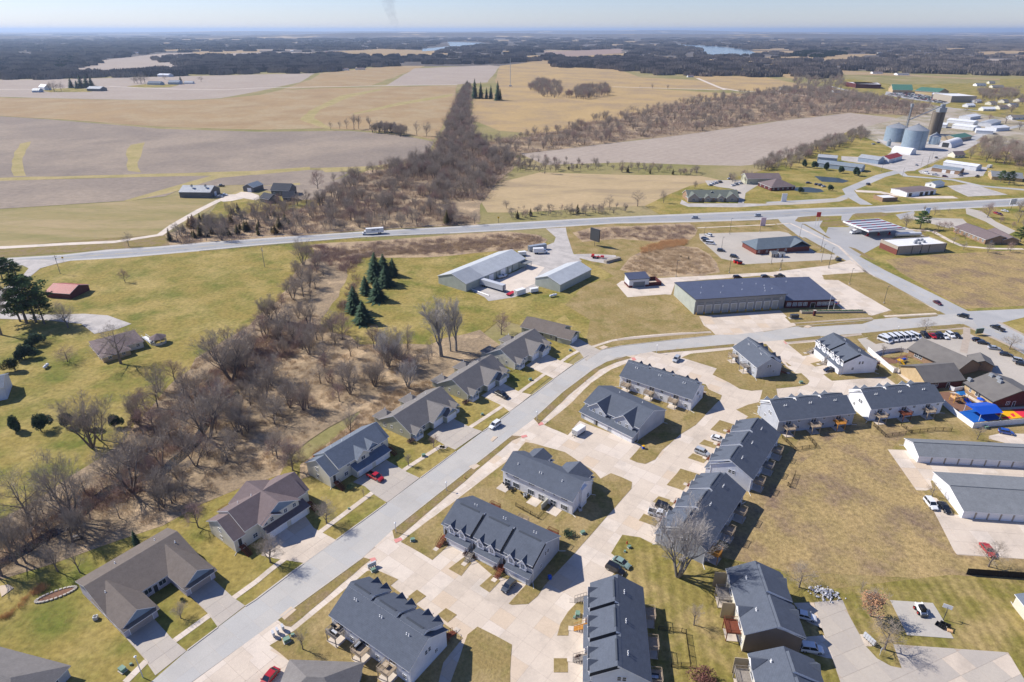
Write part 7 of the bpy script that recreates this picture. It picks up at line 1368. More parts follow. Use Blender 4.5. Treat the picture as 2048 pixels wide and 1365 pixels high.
boxy('box_truck', 'white box truck in the storage yard', 'truck', (35,1065,165), (35,1195,160), 8.5, 2.4, 3.3, .8, m_white, cab=CP['white']); boxy('motorhome', 'long grey motorhome behind the white box truck', 'motorhome', (35,1195,115), (35,1000,145), 11.5, 2.5, 3.3, .7, paint('motorhome_grey', '9aa2ab'), wheels=2)
boxy('cargo_trailer', 'white cargo trailer behind the longer storage building', 'trailer', (35,915,195), (35,970,190), 4.5, 2.3, 2.6, .5, m_white); boxy('cargo_container', 'white container box beside the red trailer', 'container', (35,870,600), (35,970,570), 5.5, 2.4, 2.8, .15, m_white, wheels=0); boxy('cargo_trailer', 'small white trailer left of the shorter storage building', 'trailer', (35,1015,575), (35,1110,560), 4.2, 2.1, 2.3, .5, m_white)
boxy('cargo_trailer', 'white enclosed trailer parked before the slate roofed court townhouse', 'trailer', (24,225,985), (24,75,1085), 4.6, 2.1, 2.3, .5, m_white); boxy('camper_trailer', 'small white camper right of the white roofed shop', 'trailer', (18,1755,255), (18,1790,250), 5, 2.3, 2.6, .5, m_white)
boxy('box_truck', 'white flat truck under the gas canopy edge', 'truck', (38,300,330), (38,240,335), 7, 2.4, 2.9, .8, m_white, cab=CP['white']); boxy('utility_trailer', 'red flat trailer beside the white container', 'trailer', (35,770,635), (35,885,570), 5.5, 2.1, .9, .5, m_red)
def flatbed():
 a, b = G((43,700,165), .5), G((43,430,45), .5); d = b-a; p = (a+b)/2; e = empty('flatbed_trailer', (p.x, p.y, 0), atan2(d.y, d.x), 'empty plank floored flatbed trailer near the end of the drive', 'trailer'); L = 4.9
 q = MB(); q.box(-L/2, L/2, -1.0, -.92, .5, .95); q.box(-L/2, L/2, .92, 1.0, .5, .95); q.box(-L/2, -L/2+.08, -1, 1, .5, .62); q.box(L/2-.08, L/2, -1, 1, .5, .95); q.tube((L/2, -.8, .55), (L/2+1.3, 0, .55), .05, n=5); q.tube((L/2, .8, .55), (L/2+1.3, 0, .55), .05, n=5); q.obj('frame', m_dkgrey, e)
 pm = MB(); pm.box(-L/2+.1, L/2-.1, -.11, .11, .5, .56); pm = pm.mesh('plank', wood_w)
 for k in range(7): link('plank', pm, e, (0, -.78+k*.26, 0))
 w = MB(); w.tube((0, -.12, 0), (0, .12, 0), .34, n=12); w = w.mesh('wheel', m_tyre)
 for x in (-.5, .3):
  for s in (-1, 1): link('wheel', w, e, (x, s*1.15, .34))
 q = MB(); q.prism([(-L/2, .5), (-L/2-.15, 1.5), (-L/2-.22, 1.5), (-L/2-.07, .5)], -.9, .9, 'y'); q.obj('ramp_gate', m_dkgrey, e)
flatbed()
def skid():
 a, b = G((44,1030,430), .8), G((44,1100,530), .8); d = b-a; p = (a+b)/2; e = empty('skid_steer', (p.x, p.y, .03), atan2(d.y, d.x), 'white skid steer loader with red wheel hubs on the sports pad', 'loader')
 q = MB(); q.prism([(-1.6, .5), (-1.6, 1.25), (-.7, 1.75), (-.4, 1.3), (1.0, 1.0), (1.1, .45)], -.62, .62, 'y'); q.obj('body', m_white, e); q = MB(); q.prism([(-.6, 1.2), (-.55, 2.0), (.75, 2.0), (.95, 1.0), (.2, .9)], -.5, .5, 'y'); q.obj('cab', m_black, e)
 for s in (-1, 1):
  q = MB(); q.tube((-1.4, s*.75, 1.6), (.9, s*.72, 1.15), .11, n=6); q.tube((.9, s*.72, 1.15), (1.5, s*.7, .35), .1, n=6); q.tube((-1.4, s*.75, 1.6), (-1.5, s*.72, .9), .1, n=6); q.obj('lift_arm', m_white, e)
 q = MB(); q.box(1.35, 1.55, -.8, .8, .15, .8); q.obj('quick_coupler', m_dkgrey, e)
 w = MB(); w.tube((0, -.14, 0), (0, .14, 0), .42, n=14); w = w.mesh('wheel', m_tyre); h = MB(); h.tube((0, -.16, 0), (0, .16, 0), .22, n=10); h = h.mesh('hub', m_red)
 for x in (-.95, .5):
  for s in (-1, 1): o = link('wheel', w, e, (x, s*.85, .42)); link('hub', h, o)
skid()
def mb_thing(name, label, cat, base, rz, parts, z=.02):
 g = G(base) if not isinstance(base, Vector) else base; e = empty(name, (g.x, g.y, z), rz, label, cat)
 for nm, m, fn in parts: q = MB(); fn(q); q.obj(nm, m, e)
 return e
mb_thing('boat', 'white boat on a trailer beside the longer storage building', 'boat', (35,745,440), .6, [('hull', m_white, lambda q: (q.prism([(-1.1, 1.3), (1.1, 1.3), (.7, .6), (-.7, .6)], -2.8, 1.6, 'x'), q.face([(1.6,-1.1,1.3),(1.6,1.1,1.3),(3.2,0,1.45)]), q.face([(1.6,-1.1,1.3),(3.2,0,1.45),(1.6,-.7,.6)]), q.face([(1.6,1.1,1.3),(3.2,0,1.45),(1.6,.7,.6)]))), ('windshield', m_cgl, lambda q: q.box(.3, .4, -.8, .8, 1.3, 1.8)), ('trailer_frame', m_dkgrey, lambda q: (q.box(-2.6, 3.4, -.5, .5, .4, .55), q.tube((-1,-1,.35), (-1,-.8,.35), .35), q.tube((-1,.8,.35), (-1,1,.35), .35)))])
def tank(label, p, L, r, rz, m): mb_thing('propane_tank', label, 'tank', p, rz, [('tank_shell', m, lambda q: (q.tube((-L/2, 0, r+.3), (L/2, 0, r+.3), r, n=14), q.tube((-L/2-.35, 0, r+.3), (-L/2, 0, r+.3), r*.55, r, n=14), q.tube((L/2, 0, r+.3), (L/2+.35, 0, r+.3), r, r*.55, n=14), q.tube((0,0,2*r+.2), (0,0,2*r+.5), .2, n=8))), ('saddle', m_dkgrey, lambda q: (q.box(-L*.3-.1, -L*.3+.1, -r*.6, r*.6, 0, .5), q.box(L*.3-.1, L*.3+.1, -r*.6, r*.6, 0, .5)))])
tank('white propane tank on the meadow beside the dark garden evergreens', (5,277,700), 2.6, .55, 1.7, m_white); tank('white tank lying below the shorter storage building', (35,1262,635), 3.6, .55, .55, m_white); tank('long white tank behind the gas station shop', (38,820,388), 16, 1.3, .1, m_white)
# loader attachments beside the pad
mb_thing('grapple_attachment', 'black loader grapple lying at the edge of the sports pad', 'machine part', (44,1290,630), -.7, [('frame', m_black, lambda q: (q.box(-1, 1, -.1, .1, .1, .9), [q.tube((x, 0, .2), (x, -1.1, .15), .06, n=5) for x in (-.9,-.5,0,.5,.9)], [q.tube((x, 0, .9), (x, -.8, .9), .06, n=5) for x in (-.9,0,.9)], q.tube((0,0,.8),(0,-.7,1.1),.1,n=6)))])
mb_thing('bucket_attachment', 'black loader bucket left of the grapple on the pad', 'machine part', (44,1245,640), -.9, [('bucket', m_black, lambda q: (q.prism([(-.5, 0), (.4, 0), (.45, .7), (.38, .7), (.33, .08), (-.5, .08)], -.95, .95, 'x'), q.box(-.95, -.9, -.5, .4, 0, .5), q.box(.9, .95, -.5, .4, 0, .5)))])
mb_thing('push_mower', 'orange and black mower at the end of the attachments on the pad', 'mower', (44,1335,685), -.4, [('deck', m_orange, lambda q: (q.prism([(-.4,.15),(.4,.15),(.3,.4),(-.3,.4)], -.5, .5, 'x'), q.tube((-.4,-.4,.15),(-.4,-.3,.15),.15), q.tube((.4,-.4,.15),(.4,-.3,.15),.15))), ('handle', m_black, lambda q: (q.tube((-.2,.3,.4),(-.2,1.1,1),.03,n=4), q.tube((.2,.3,.4),(.2,1.1,1),.03,n=4), q.tube((-.2,1.1,1),(.2,1.1,1),.03,n=4)))])
# ================= STREET FURNITURE AND SMALL THINGS =================
def hoop():
 h, g = proj_h((44,1275,575), (44,1300,440)); e = empty('basketball_hoop', (*g, 0), 2.6, 'basketball hoop with a white backboard at the edge of the sports pad', 'basketball hoop')
 q = MB(); q.tube((0,0,0), (0,0,3.0), .08, n=8); q.tube((0,0,3.0), (0,-.6,3.3), .06, n=6); q.obj('pole', m_dkgrey, e); q = MB(); q.box(-.9, .9, -.68, -.62, 2.9, 4.0); q.box(-.3, .3, -.69, -.68, 3.05, 3.5, 1); q.obj('backboard', [m_white, m_ltgrey], e)
 q = MB(); [q.tube((.23*cos(a*pi/6), -.95+.23*sin(a*pi/6), 3.05), (.23*cos((a+1)*pi/6), -.95+.23*sin((a+1)*pi/6), 3.05), .02, n=4) for a in range(12)]; q.obj('rim', m_orange, e)
hoop()
def mailboxes(label, base, n, rz, w=.55):
 mb_thing('cluster_mailbox', label, 'mailbox', base, rz, [('cabinet', m_ltgrey, lambda q: [(q.box(-n*w/2+i*w+.02, -n*w/2+(i+1)*w-.02, -.22, .22, .4, 1.55), [q.box(-n*w/2+i*w+.07, -n*w/2+(i+1)*w-.07, -.24, -.22, .5+k*.2, .66+k*.2) for k in range(5)]) for i in range(n)]), ('pedestal', m_dkgrey, lambda q: [q.box(-n*w/2+(i+.5)*w-.1, -n*w/2+(i+.5)*w+.1, -.1, .1, 0, .4) for i in range(n)])])
mailboxes('lowest pale cluster mailbox at the street near the red car', (2,105,1098), 2, -.9); mailboxes('middle pale cluster mailbox at the street near the red car', (2,130,1080), 2, -.9); mailboxes('uppermost pale cluster mailbox of three near the red car', (2,160,1060), 2, -.9); mailboxes('pale cluster mailbox beside the red paving at the drive entrance', (2,682,690), 4, .6); mailboxes('row of pale cluster mailboxes on its own pad, lower right', (44,560,785), 5, -1.15)
def ubox(label, base, rz, s=1.0, m=None):
 s *= .75
 mb_thing('utility_box', label, 'utility box', base, rz, [('cabinet', m or m_grn, lambda q: (q.box(-.75*s, .75*s, -.6*s, .6*s, .1, 1.1*s), q.prism([(-.66*s, 1.1*s), (.66*s, 1.0*s), (.66*s, 1.06*s), (-.66*s, 1.16*s)], -.8*s, .8*s, 'x'))), ('pad', m_kerb, lambda q: q.box(-.95*s, .95*s, -.8*s, .8*s, 0, .1))], z=.08)
for i, (b, rz, s, l) in enumerate([((2,182,1125),.6,1.1,'green utility box just right of the three mailboxes'),((2,216,1092),.3,.6,'small yellow green utility box right of the three mailboxes'),((2,690,712),.6,.9,'green utility box behind the cluster mailbox at the drive entrance'),((2,920,535),.2,.9,'green utility box on the lawn left of the near townhouse row'),((3,415,492),.5,.9,'green utility box beside a small evergreen bush'),((3,688,575),.5,.7,'green utility box below the red hydrant'),((3,662,600),1.2,.5,'small dark utility box beside the green one, below the hydrant'),((3,385,972),1.4,1.0,'green utility box above the bottom townhouse row'),((3,366,988),1.2,.5,'small pale utility box above the bottom townhouse row'),((1,722,1298),-.5,1.1,'pale green utility box on the lawn, lower left corner'),((32,1045,978),.2,.7,'green utility box on the lawn beside the white SUV'),((32,1492,655),.3,.9,'green utility box between the second and third duplex'),((32,1863,382),.1,.8,'green utility box below the small grey roofed house'),((6,995,1225),.2,.9,'green utility box right of the blue grey roofed house'),((29,1035,812),.1,1.0,'green utility box before the two unit townhouse with grey decks'),((2,545,348),.2,.4,'small green pedestal on the lawn between the brown and blue houses'),((1,770,1262),.2,.4,'small green pedestal near the pale green box, lower left'),((34,1490,1290),.1,1.0,'grey green utility box below the white playground wall')]): ubox(l, b, rz, s)
def hydrant(label, b, m): mb_thing('fire_hydrant', label, 'hydrant', b, 0, [('barrel', m, lambda q: (q.tube((0,0,0),(0,0,.65),.13,n=8), q.tube((0,0,.65),(0,0,.82),.15,.05,n=8), q.tube((-.25,0,.45),(.25,0,.45),.07,n=6), q.tube((0,0,0),(0,0,.06),.2,n=8)))], z=.08)
hydrant('orange hydrant on the verge opposite the red pickup', (2,1225,168), m_orange); hydrant('red orange hydrant on the verge near the white SUV', (32,2000,668), m_orange); hydrant('red hydrant above the pale green sedan', (3,675,552), m_red)
def lamp_post(label, base, top, kind='lot', arms=1):
 h, g = proj_h(base, top); e = empty('street_lamp', (g.x, g.y, 0), random.uniform(-.3, .3), label, 'street lamp', 'tall parking lot lamps' if kind == 'lot' else None)
 q = MB(); q.tube((0,0,0), (0,0,h), .11, .07, n=6); q.obj('pole', m_dkgrey if kind == 'lot' else m_ltgrey, e)
 if kind == 'lot':
  q = MB(); [q.box(min(0, s*.9), max(0, s*.9), -.18, .18, h-.12, h+.02) for s in ((1,) if arms == 1 else (-1, 1))]; q.obj('lamp_head', m_dkgrey, e); q = MB(); q.tube((0,0,0), (0,0,.7), .28, n=8); q.obj('base', m_kerb, e)
 else: q = MB(); q.tube((0,0,h-.05), (0,0,h+.12), .3, .1, n=10); q.tube((0,0,h-.3), (0,0,h-.05), .1, .25, n=8); q.obj('lamp_head', m_white, e)
lamp_post('white headed street lamp by the lower left duplex driveway', (1,840,1337), (1,787,1213), 'st')
for l, b, t in [('street lamp post on the verge at the first drive entrance',(2,822,485),(2,826,428)),('street lamp post on the verge in the middle of the straight street',(2,1118,240),(2,1112,190)),('street lamp post at the second drive entrance',(7,148,1010),(7,145,960)),('street lamp post on the upper verge beyond the bend',(7,858,612),(7,860,565)),('street lamp post at the verge left of the white vans',(8,768,492),(8,770,455))]: lamp_post(l, b, t, 'st')
for i, (b, t) in enumerate([((36,597,655),(36,620,465)),((36,500,832),(36,522,690)),((36,960,632),(36,972,530)),((36,1437,700),(36,1458,535)),((36,1693,862),(36,1730,670)),((36,1700,985),(36,1738,775)),((36,1790,1060),(36,1848,820)),((36,1097,1012),(36,1112,850)),((36,1212,1082),(36,1230,920)),((36,290,668),(36,292,570)),((8,482,205),(8,498,112)),((8,686,318),(8,716,215)),((33,562,145),(33,582,5)),((33,1016,112),(33,1035,-20)),((33,1446,92),(33,1466,5)),((33,1863,72),(33,1885,-25)),((18,1310,195),(18,1330,120)),((18,1270,265),(18,1285,160)),((18,1075,330),(18,1088,265)),((18,905,300),(18,912,235))]):
 lamp_post(['left lamp at the upper edge of the clinic lot','lamp inside the clinic lot near its cars','second lamp at the upper edge of the clinic lot','lamp behind the clinic at the side road','upper lamp on the verge right of the clinic','middle lamp on the verge right of the clinic','lowest lamp on the verge right of the clinic','lamp before the grey shed of the clinic','lamp before the white shed of the clinic','lamp left of the clinic cars','lamp on the upper corner of the station lawn','lamp in the middle of the station lawn','lamp on the rough grass behind the station outbuilding','lamp behind the left half of the fire station','lamp behind the right half of the fire station','lamp at the right end of the station back road','upper pole on the grain elevator road','lower pole on the grain elevator road','pole at the car wash junction','pole before the rust streaked shed'][i], b, t, 'lot')
def flagpole(label, b, t, flag=None):
 h, g = proj_h(b, t); e = empty('flagpole', (g.x, g.y, 0), 0, label, 'flagpole'); q = MB(); q.tube((0,0,0), (0,0,h), .09, .05, n=6); q.obj('pole', m_white, e)
 if flag:
  q = MB(); n = 8
  for r in range(3):
   for k in range(n): x0, x1 = .08+k*.26, .08+(k+1)*.26; y = lambda x: .18*sin(x*4); q.face([(x0, y(x0), h-2.0-r*.45), (x1, y(x1), h-2.0-r*.45), (x1, y(x1), h-1.55-r*.45), (x0, y(x0), h-1.55-r*.45)], (2 if r < 2 and k < 3 else (0 if r % 2 else 1)))
  q.obj('flag', [m_white, m_red, m_blue], e)
flagpole('taller white flagpole before the red office wing', (33,1858,437), (33,1886,300)); flagpole('shorter flagpole with a red white and blue flag before the office wing', (33,1905,430), (33,1922,330), True)
mb_thing('entrance_planter', 'long low stone planter before the fire station office', 'planter', (33,1900,452), .03, [('planter_wall', w_block, lambda q: (q.box(-15, 15, -.8, -.4, 0, .9), q.box(-15, -14.6, -.4, 1.4, 0, .9), q.box(14.6, 15, -.4, 1.4, 0, .9), q.box(-14.6, 14.6, 1.0, 1.4, 0, .9))), ('planting', m_needle, lambda q: [q.box(-14+i*1.0, -13.4+i*1.0, -.3, .8, .3, 1.0+.1*(i % 3)) for i in range(28)])])
mb_thing('monument_sign', 'dark stone sign on the lawn before the fire station', 'sign', (33,1740,478), 0, [('pillar', w_brickd, lambda q: q.box(-.5, .5, -.4, .4, 0, 2.6)), ('cap', m_kerb, lambda q: q.box(-.6, .6, -.5, .5, 2.6, 2.8))])
mb_thing('generator', 'dark green generator box on the lawn before the fire station', 'generator', (33,1570,500), .05, [('housing', m_dkgrey, lambda q: (q.box(-1.8, 1.8, -.8, .8, .2, 1.9), q.box(-1.6, 1.6, -.82, -.8, .5, 1.5))), ('pad', m_kerb, lambda q: q.box(-2.4, 2.4, -1.2, 1.2, 0, .2))])
def pole(label, b, t, arm=1.2):
 h, g = proj_h(b, t); e = empty('utility_pole', (g.x, g.y, 0), 1.2, label, 'utility pole'); q = MB(); q.tube((0,0,0), (0,0,h), .16, .11, n=7); q.obj('post', wood_g, e); q = MB(); q.box(-arm, arm, -.06, .06, h-.9, h-.75); q.obj('crossarm', wood_g, e); q = MB(); q.tube((.3,0,h-2.4), (.3,0,h-1.5), .22, n=8); q.obj('transformer', m_ltgrey, e)
pole('leaning wooden utility pole above the red roofed garage', (5,358,142), (5,323,32)); pole('wooden utility pole on the meadow below the highway', (16,70,1058), (16,62,900)); pole('utility pole left beside the grain elevator road', (37,1115,655), (37,1138,540)); pole('utility pole right beside the grain elevator road', (37,1060,640), (37,1072,560))
def sign(name, label, b, t, w, h_, mats, posts=1, rz=0.0, d=.3):
 H, g = proj_h(b, t); e = empty(name, (g.x, g.y, 0), rz, label, 'sign'); q = MB()
 for s in ((0,) if posts == 1 else (-w*.35, w*.35)): q.tube((s,0,0), (s,0,H-h_+.05), .12 if H > 4 else .04, n=7)
 q.obj('post', mats[1], e); q = MB(); q.box(-w/2, w/2, -d/2, d/2, H-h_, H); q.obj('panel', mats[0], e)
 return e
sign('billboard', 'dark backed billboard on a single post in the grass below the highway', (17,660,890), (17,662,752), 7.5, 7.5, (m_dkgrey, m_dkgrey), 1, -.9, d=.8)
sign('gas_station_sign', 'tall red gas station sign on a lattice of posts', (36,1640,575), (36,1662,390), 2.6, 3.2, (m_red, m_ltgrey), 2, -.2); sign('pylon_sign', 'white and pink pylon sign at the clinic road corner', (36,995,555), (36,1000,455), 3.4, 6, (paint('sign_pink', 'eacfd8'), m_ltgrey), 1)
sign('pylon_sign', 'white two tier pylon sign left of the pond', (36,1248,262), (36,1256,165), 4, 7, (m_white, m_dkgrey), 1); sign('pylon_sign', 'pale blue round topped sign behind the green pine', (38,1010,195), (38,1010,85), 3.2, 4, (paint('sign_blue', 'bcd0ea'), m_ltgrey), 1); sign('pylon_sign', 'white sign on a post in the upper right corner of the highway', (38,1905,110), (38,1930,-10), 6, 4, (m_white, m_dkgrey), 1, .3)
sign('childcare_sign', 'dark green childcare sign on the verge beside the crossing', (34,1405,180), (34,1415,105), 3.6, 2.2, (paint('sign_green', '3f5a4a'), w_block), 2, .2, d=.5)
sign('warning_sign', 'yellow diamond warning sign at the lane mouth', (5,380,78), (5,372,42), .9, .9, (m_yellow, m_dkgrey), 1, .4, d=.05); sign('warning_sign', 'yellow warning sign beside the highway near the yard road', (16,1940,708), (16,1940,655), 1.2, 1.2, (m_yellow, m_dkgrey), 1, 0, d=.05); sign('notice_sign', 'small white sign on a post beside the mailboxes, lower right', (44,665,915), (44,680,845), .6, .9, (m_white, m_white), 1, .5, d=.05)
# fences and walls
def fence(label, P, h, pm, post, name='fence', panel=2.4, kind='solid', closed=False):
 Q = [G(p) for p in P]; e = empty(name, (*Q[0], 0), 0, label, 'fence')
 key = ('fp', kind, panel, h)
 if key not in WC:
  q = MB()
  if kind == 'solid': q.box(.08, panel-.08, -.03, .03, .05, h); q.box(.06, panel-.06, -.06, .06, h-.12, h); q.box(.06, panel-.06, -.06, .06, .05, .2)
  else:
   q.box(0, panel, -.02, .02, h-.06, h-.01); q.box(0, panel, -.02, .02, .12, .16)
   for k in range(int(panel/.16)): q.box(k*.16+.06, k*.16+.085, -.012, .012, .05, h-.05)
  p = MB(); p.box(-.06, .06, -.06, .06, 0, h+.08); WC[key] = (q.mesh('fence_panel', pm), p.mesh('post', post))
 a, b = WC[key]; o = Q[0]
 for s, t in zip(Q, Q[1:]):
  L = (t-s).length; n = max(1, round(L/panel)); u = (t-s)/L; r = atan2(u.y, u.x)
  for k in range(n):
   c = s+u*(L*k/n)-o; x = link('fence_panel', a, e, (c.x, c.y, 0), r); x.scale = (L/n/panel, 1, 1); link('post', b, e, (c.x, c.y, 0), r)
 c = Q[-1]-o; link('post', b, e, (c.x, c.y, 0)); return e
fence('white vinyl fence round the blue and yellow playground', [(34,985,1010),(34,1130,1140),(34,1332,1288),(34,2100,1220)], 2.0, m_trim, m_trim); fence('white vinyl fence left of the childcare centre, running to the two unit townhouse', [(34,90,375),(34,390,632),(34,440,625)], 2.0, m_trim, m_trim); fence('white inner fence of the left childcare playground', [(34,160,430),(34,250,400),(34,470,375),(34,570,395)], 1.7, m_trim, m_trim); fence('low white fence beside the childcare door', [(34,1060,830),(34,1110,850),(34,1235,830)], 1.6, m_trim, m_trim)
m_fd = mat('fence_dark_wood', K('33302f'), K('282626'), scale=2., rough=.8); fence('black board fence on the striped lawn at the right edge', [(44,1495,140),(44,2200,190)], 1.9, m_fd, m_fd)
for l, P in [('black metal fence behind the bright white townhouse row', [(30,1265,575),(30,1385,690),(30,1660,650),(30,1890,625),(30,2060,628)]), ('short black fence dividing the yards of the bright white row', [(30,1545,575),(30,1650,650)]), ('black fence round the yard left behind the pale blue row', [(30,330,700),(30,460,828),(30,675,795),(30,600,700)]), ('black metal fence on the striped lawn behind the bottom townhouse row', [(3,860,1060),(3,995,1072),(3,1020,1080),(3,1048,1275),(3,935,1275)]), ('black fence between the near townhouse row and the patio townhouse', [(21,1065,270),(21,1340,425),(21,1415,345)]), ('small black fence beside the decks of the white sided row', [(28,1245,520),(28,1205,625),(28,1185,610)])]: fence(l, P, 1.3, m_black, m_black, 'metal_fence', 2.4, 'bars')
def guard(label, P):
 Q = [G(p) for p in P]; e = empty('guard_rail', (*Q[0], 0), 0, label, 'guard rail'); o = Q[0]; mb = MB(); pts = []
 for s, t in zip(Q, Q[1:]):
  a, b = s-o, t-o; mb.tube((*a, .72), (*b, .72), .1, n=5); L = (t-s).length; n = max(1, int(L/4)); pts += [(s+(t-s)*k/n)-o for k in range(n)]
 mb.obj('rail', galv, e); p = MB(); p.box(-.08, .08, -.08, .08, 0, .75); p = p.mesh('post', wood_g)
 for c in pts[:150]: link('post', p, e, (c.x, c.y, 0))
guard('upper guard rail of the highway in front of the wood', [(15,1680,852),(16,0,823),(16,830,766),(16,1550,726)]); guard('lower guard rail of the highway above the tan scrub', [(15,1600,938),(16,0,900),(16,830,830),(16,1550,794)])
# playgrounds
mb_thing('play_tower', 'orange and blue play tower with twin blue slides on the mulch', 'playground', (34,1170,960), .2, [('platform', m_orange, lambda q: (q.box(-3, -1, -1, 1, 1.4, 1.6), q.box(-3, -1, -1.05, -.95, 1.6, 2.3), q.box(.6, 2.2, -1, 1, 1.2, 1.4), q.box(.6, 2.2, .95, 1.05, 1.4, 2.1), q.box(-3.05, -2.95, -1, 1, 1.6, 2.3))), ('post', m_yellow, lambda q: [q.tube((x, y, 0), (x, y, 2.8), .08, n=6) for x in (-3, -1, .6, 2.2) for y in (-1, 1)]), ('slide', m_blue, lambda q: [q.prism([(-1, 1.3), (-3.6, .25), (-4.2, .2), (-4.2, .35), (-3.6, .4), (-1, 1.5)], x, x+.7, 'x') for x in (.5, 1.6)]), ('roof', paint('sky_blue_plastic', '3f8fd0'), lambda q: (q.prism([(-1.2, 3.0), (1.2, 3.0), (0, 3.9)], -1.4, .9, 'x')))])
mb_thing('play_tower', 'small yellow and blue play set in the left childcare yard', 'playground', (34,480,505), .4, [('slide', m_yellow, lambda q: (q.prism([(-1, 1.2), (-2.8, .15), (-2.8, .3), (-1, 1.4)], -1.5, -.7, 'x'), q.box(-1.6, .2, -1, .8, 1.1, 1.3))), ('tunnel', m_blue, lambda q: (q.tube((.3,0,1.0), (2.4,0,1.0), .5, n=10), [q.tube((x, y, 0), (x, y, 1.8), .07, n=5) for x in (-1.5, .2, 2.4) for y in (-.8, .7)]))])
mb_thing('shade_sail', 'flat blue sunshade roof on white posts over the playground', 'sunshade', (34,1440,1130), .15, [('canopy', m_blue, lambda q: q.prism([(-3.5, 2.7), (3.5, 2.7), (.3, 3.7), (-.3, 3.7)], -4.2, 4.2, 'x')), ('post', m_white, lambda q: [q.tube((x, y, 0), (x, y, 2.7), .09, n=6) for x in (-3.9, 3.9) for y in (-3.2, 3.2)])])
mb_thing('round_table_umbrella', 'small blue umbrella on the childcare terrace', 'umbrella', (34,1415,1000), 0, [('umbrella', m_blue, lambda q: q.tube((0,0,2.0), (0,0,2.6), 1.3, .05, n=8)), ('pole', m_dkgrey, lambda q: q.tube((0,0,0), (0,0,2.1), .04, n=5))])
# yards
mb_thing('dark_red_machine', 'red farm implement on the gravel right of the yard road', 'machine', (35,1720,240), -.2, [('frame', m_red, lambda q: (q.box(-4, 3.5, -.5, .5, .6, 1.0), q.box(-3.8, -2.2, -1.3, 1.3, .8, 2.0), q.box(1.5, 3.4, -.9, .9, .9, 1.6), q.tube((3.4,0,.8), (6,0,.5), .1))), ('wheel', m_tyre, lambda q: [q.tube((x, s*1.2-.2, .55), (x, s*1.2+.2, .55), .55, n=12) for x in (-2.5, 0) for s in (-1, 1)])])
mb_thing('concrete_blocks', 'stack of long concrete blocks on the gravel, storage yard', 'blocks', (35,1865,270), .62, [('block', w_block, lambda q: [q.box(-5.5+i*2.8, -2.8+i*2.8, -1.2+.8*j, -.45+.8*j, .75*k, .72+.75*k) for i in range(4) for j in range(3) for k in range(2)])])
for l, b, m in [('left red waste bin at the clinic lot',(36,675,1000),m_red),('right red waste bin at the clinic lot',(36,712,1012),m_red),('dark waste bin at the side road corner',(36,1905,975),m_dkgrey)]: mb_thing('waste_bin', l, 'bin', b, .1, [('bin_body', m, lambda q: q.prism([(-.9, 0), (.9, 0), (1.1, 1.5), (-1.1, 1.5)], -1.3, 1.3, 'x')), ('lid', m_black, lambda q: q.box(-1.35, 1.35, -1.1, 1.1, 1.5, 1.58))])
mb_thing('wheeled_bin', 'yellow lidded blue bin at the corner of the slate roofed court townhouse', 'bin', (7,778,1180), .3, [('bin_body', m_blue, lambda q: q.box(-.35, .35, -.35, .35, .05, 1.0)), ('lid', m_yellow, lambda q: q.box(-.4, .4, -.42, .4, 1.0, 1.1))]); mb_thing('wheeled_bin', 'blue bin lying in the shade beside the near townhouse row', 'bin', (3,222,758), .3, [('bin_body', m_blue, lambda q: q.box(-.35, .35, -.35, .35, .05, .9)), ('lid', m_blue, lambda q: q.box(-.4, .4, -.42, .4, .9, 1.0))])
mb_thing('garden_bed', 'oval stone edged garden bed on the lawn, lower left', 'garden bed', (1,330,852), .55, [('stone_edge', m_kerb, lambda q: [q.box(2.9*cos(a)*1.35-.3, 2.9*cos(a)*1.35+.3, 1.25*sin(a)-.2, 1.25*sin(a)+.2, 0, .3) for a in [i*pi/14 for i in range(28)]]), ('soil', MATS['mulch'], lambda q: q.face([(3.8*cos(i*pi/10), 1.15*sin(i*pi/10), .1) for i in range(20)]))])
mb_thing('picnic_table', 'weathered picnic table under the trees by the creek', 'picnic table', (1,450,520), .5, [('table_top', wood_g, lambda q: [q.box(-1.1, 1.1, -.42+.29*k, -.16+.29*k, .72, .78) for k in range(3)]), ('bench', wood_g, lambda q: (q.box(-1.1, 1.1, -.95, -.68, .42, .47), q.box(-1.1, 1.1, .68, .95, .42, .47))), ('leg', wood_g, lambda q: [q.box(x-.04, x+.04, -.9, .9, .38, .42) or q.tube((x,-.6,0), (x,-.2,.74), .05, n=4) or q.tube((x,.6,0), (x,.2,.74), .05, n=4) for x in (-.8, .8)])])
rk = random.Random(3); g0 = G((44,145,330)); e = empty('stone_pile', (*g0, 0), -.4, 'heap of white landscaping stones beside the shared drive', 'stone heap')
sm = []
for s_ in range(4):
 q = MB(); v = [Vector([rk.gauss(0,1) for _ in range(3)]).normalized()*rk.uniform(.75, 1.1) for _ in range(14)]
 import bmesh; bm = bmesh.new(); [bm.verts.new(p) for p in v]; bmesh.ops.convex_hull(bm, input=bm.verts); me = bpy.data.meshes.new('stone'); bm.to_mesh(me); bm.free(); me.materials.append(mat('white_stone', K('dcdcdf'), K('c6c6ca'), scale=1., rough=.9)); sm.append(me)
for i in range(150):
 x, y = rk.gauss(0, 1.7), rk.gauss(0, .95); r = rk.uniform(.16, .38); o = link('stone', sm[i % 4], e, (x, y, r*.5+max(0, .9-abs(x)*.35-abs(y)*.5)), rk.random()*6); o.scale = (r, r*rk.uniform(.7, 1), r*.7)
tag(link('white_pipe', (lambda q: (q.tube((*G((35,420,560)), .3), (*G((35,605,628)), .3), .25, n=6), q.mesh('white_pipe', m_white))[1])(MB())), 'long white pipe lying before the longer storage building', 'pipe')
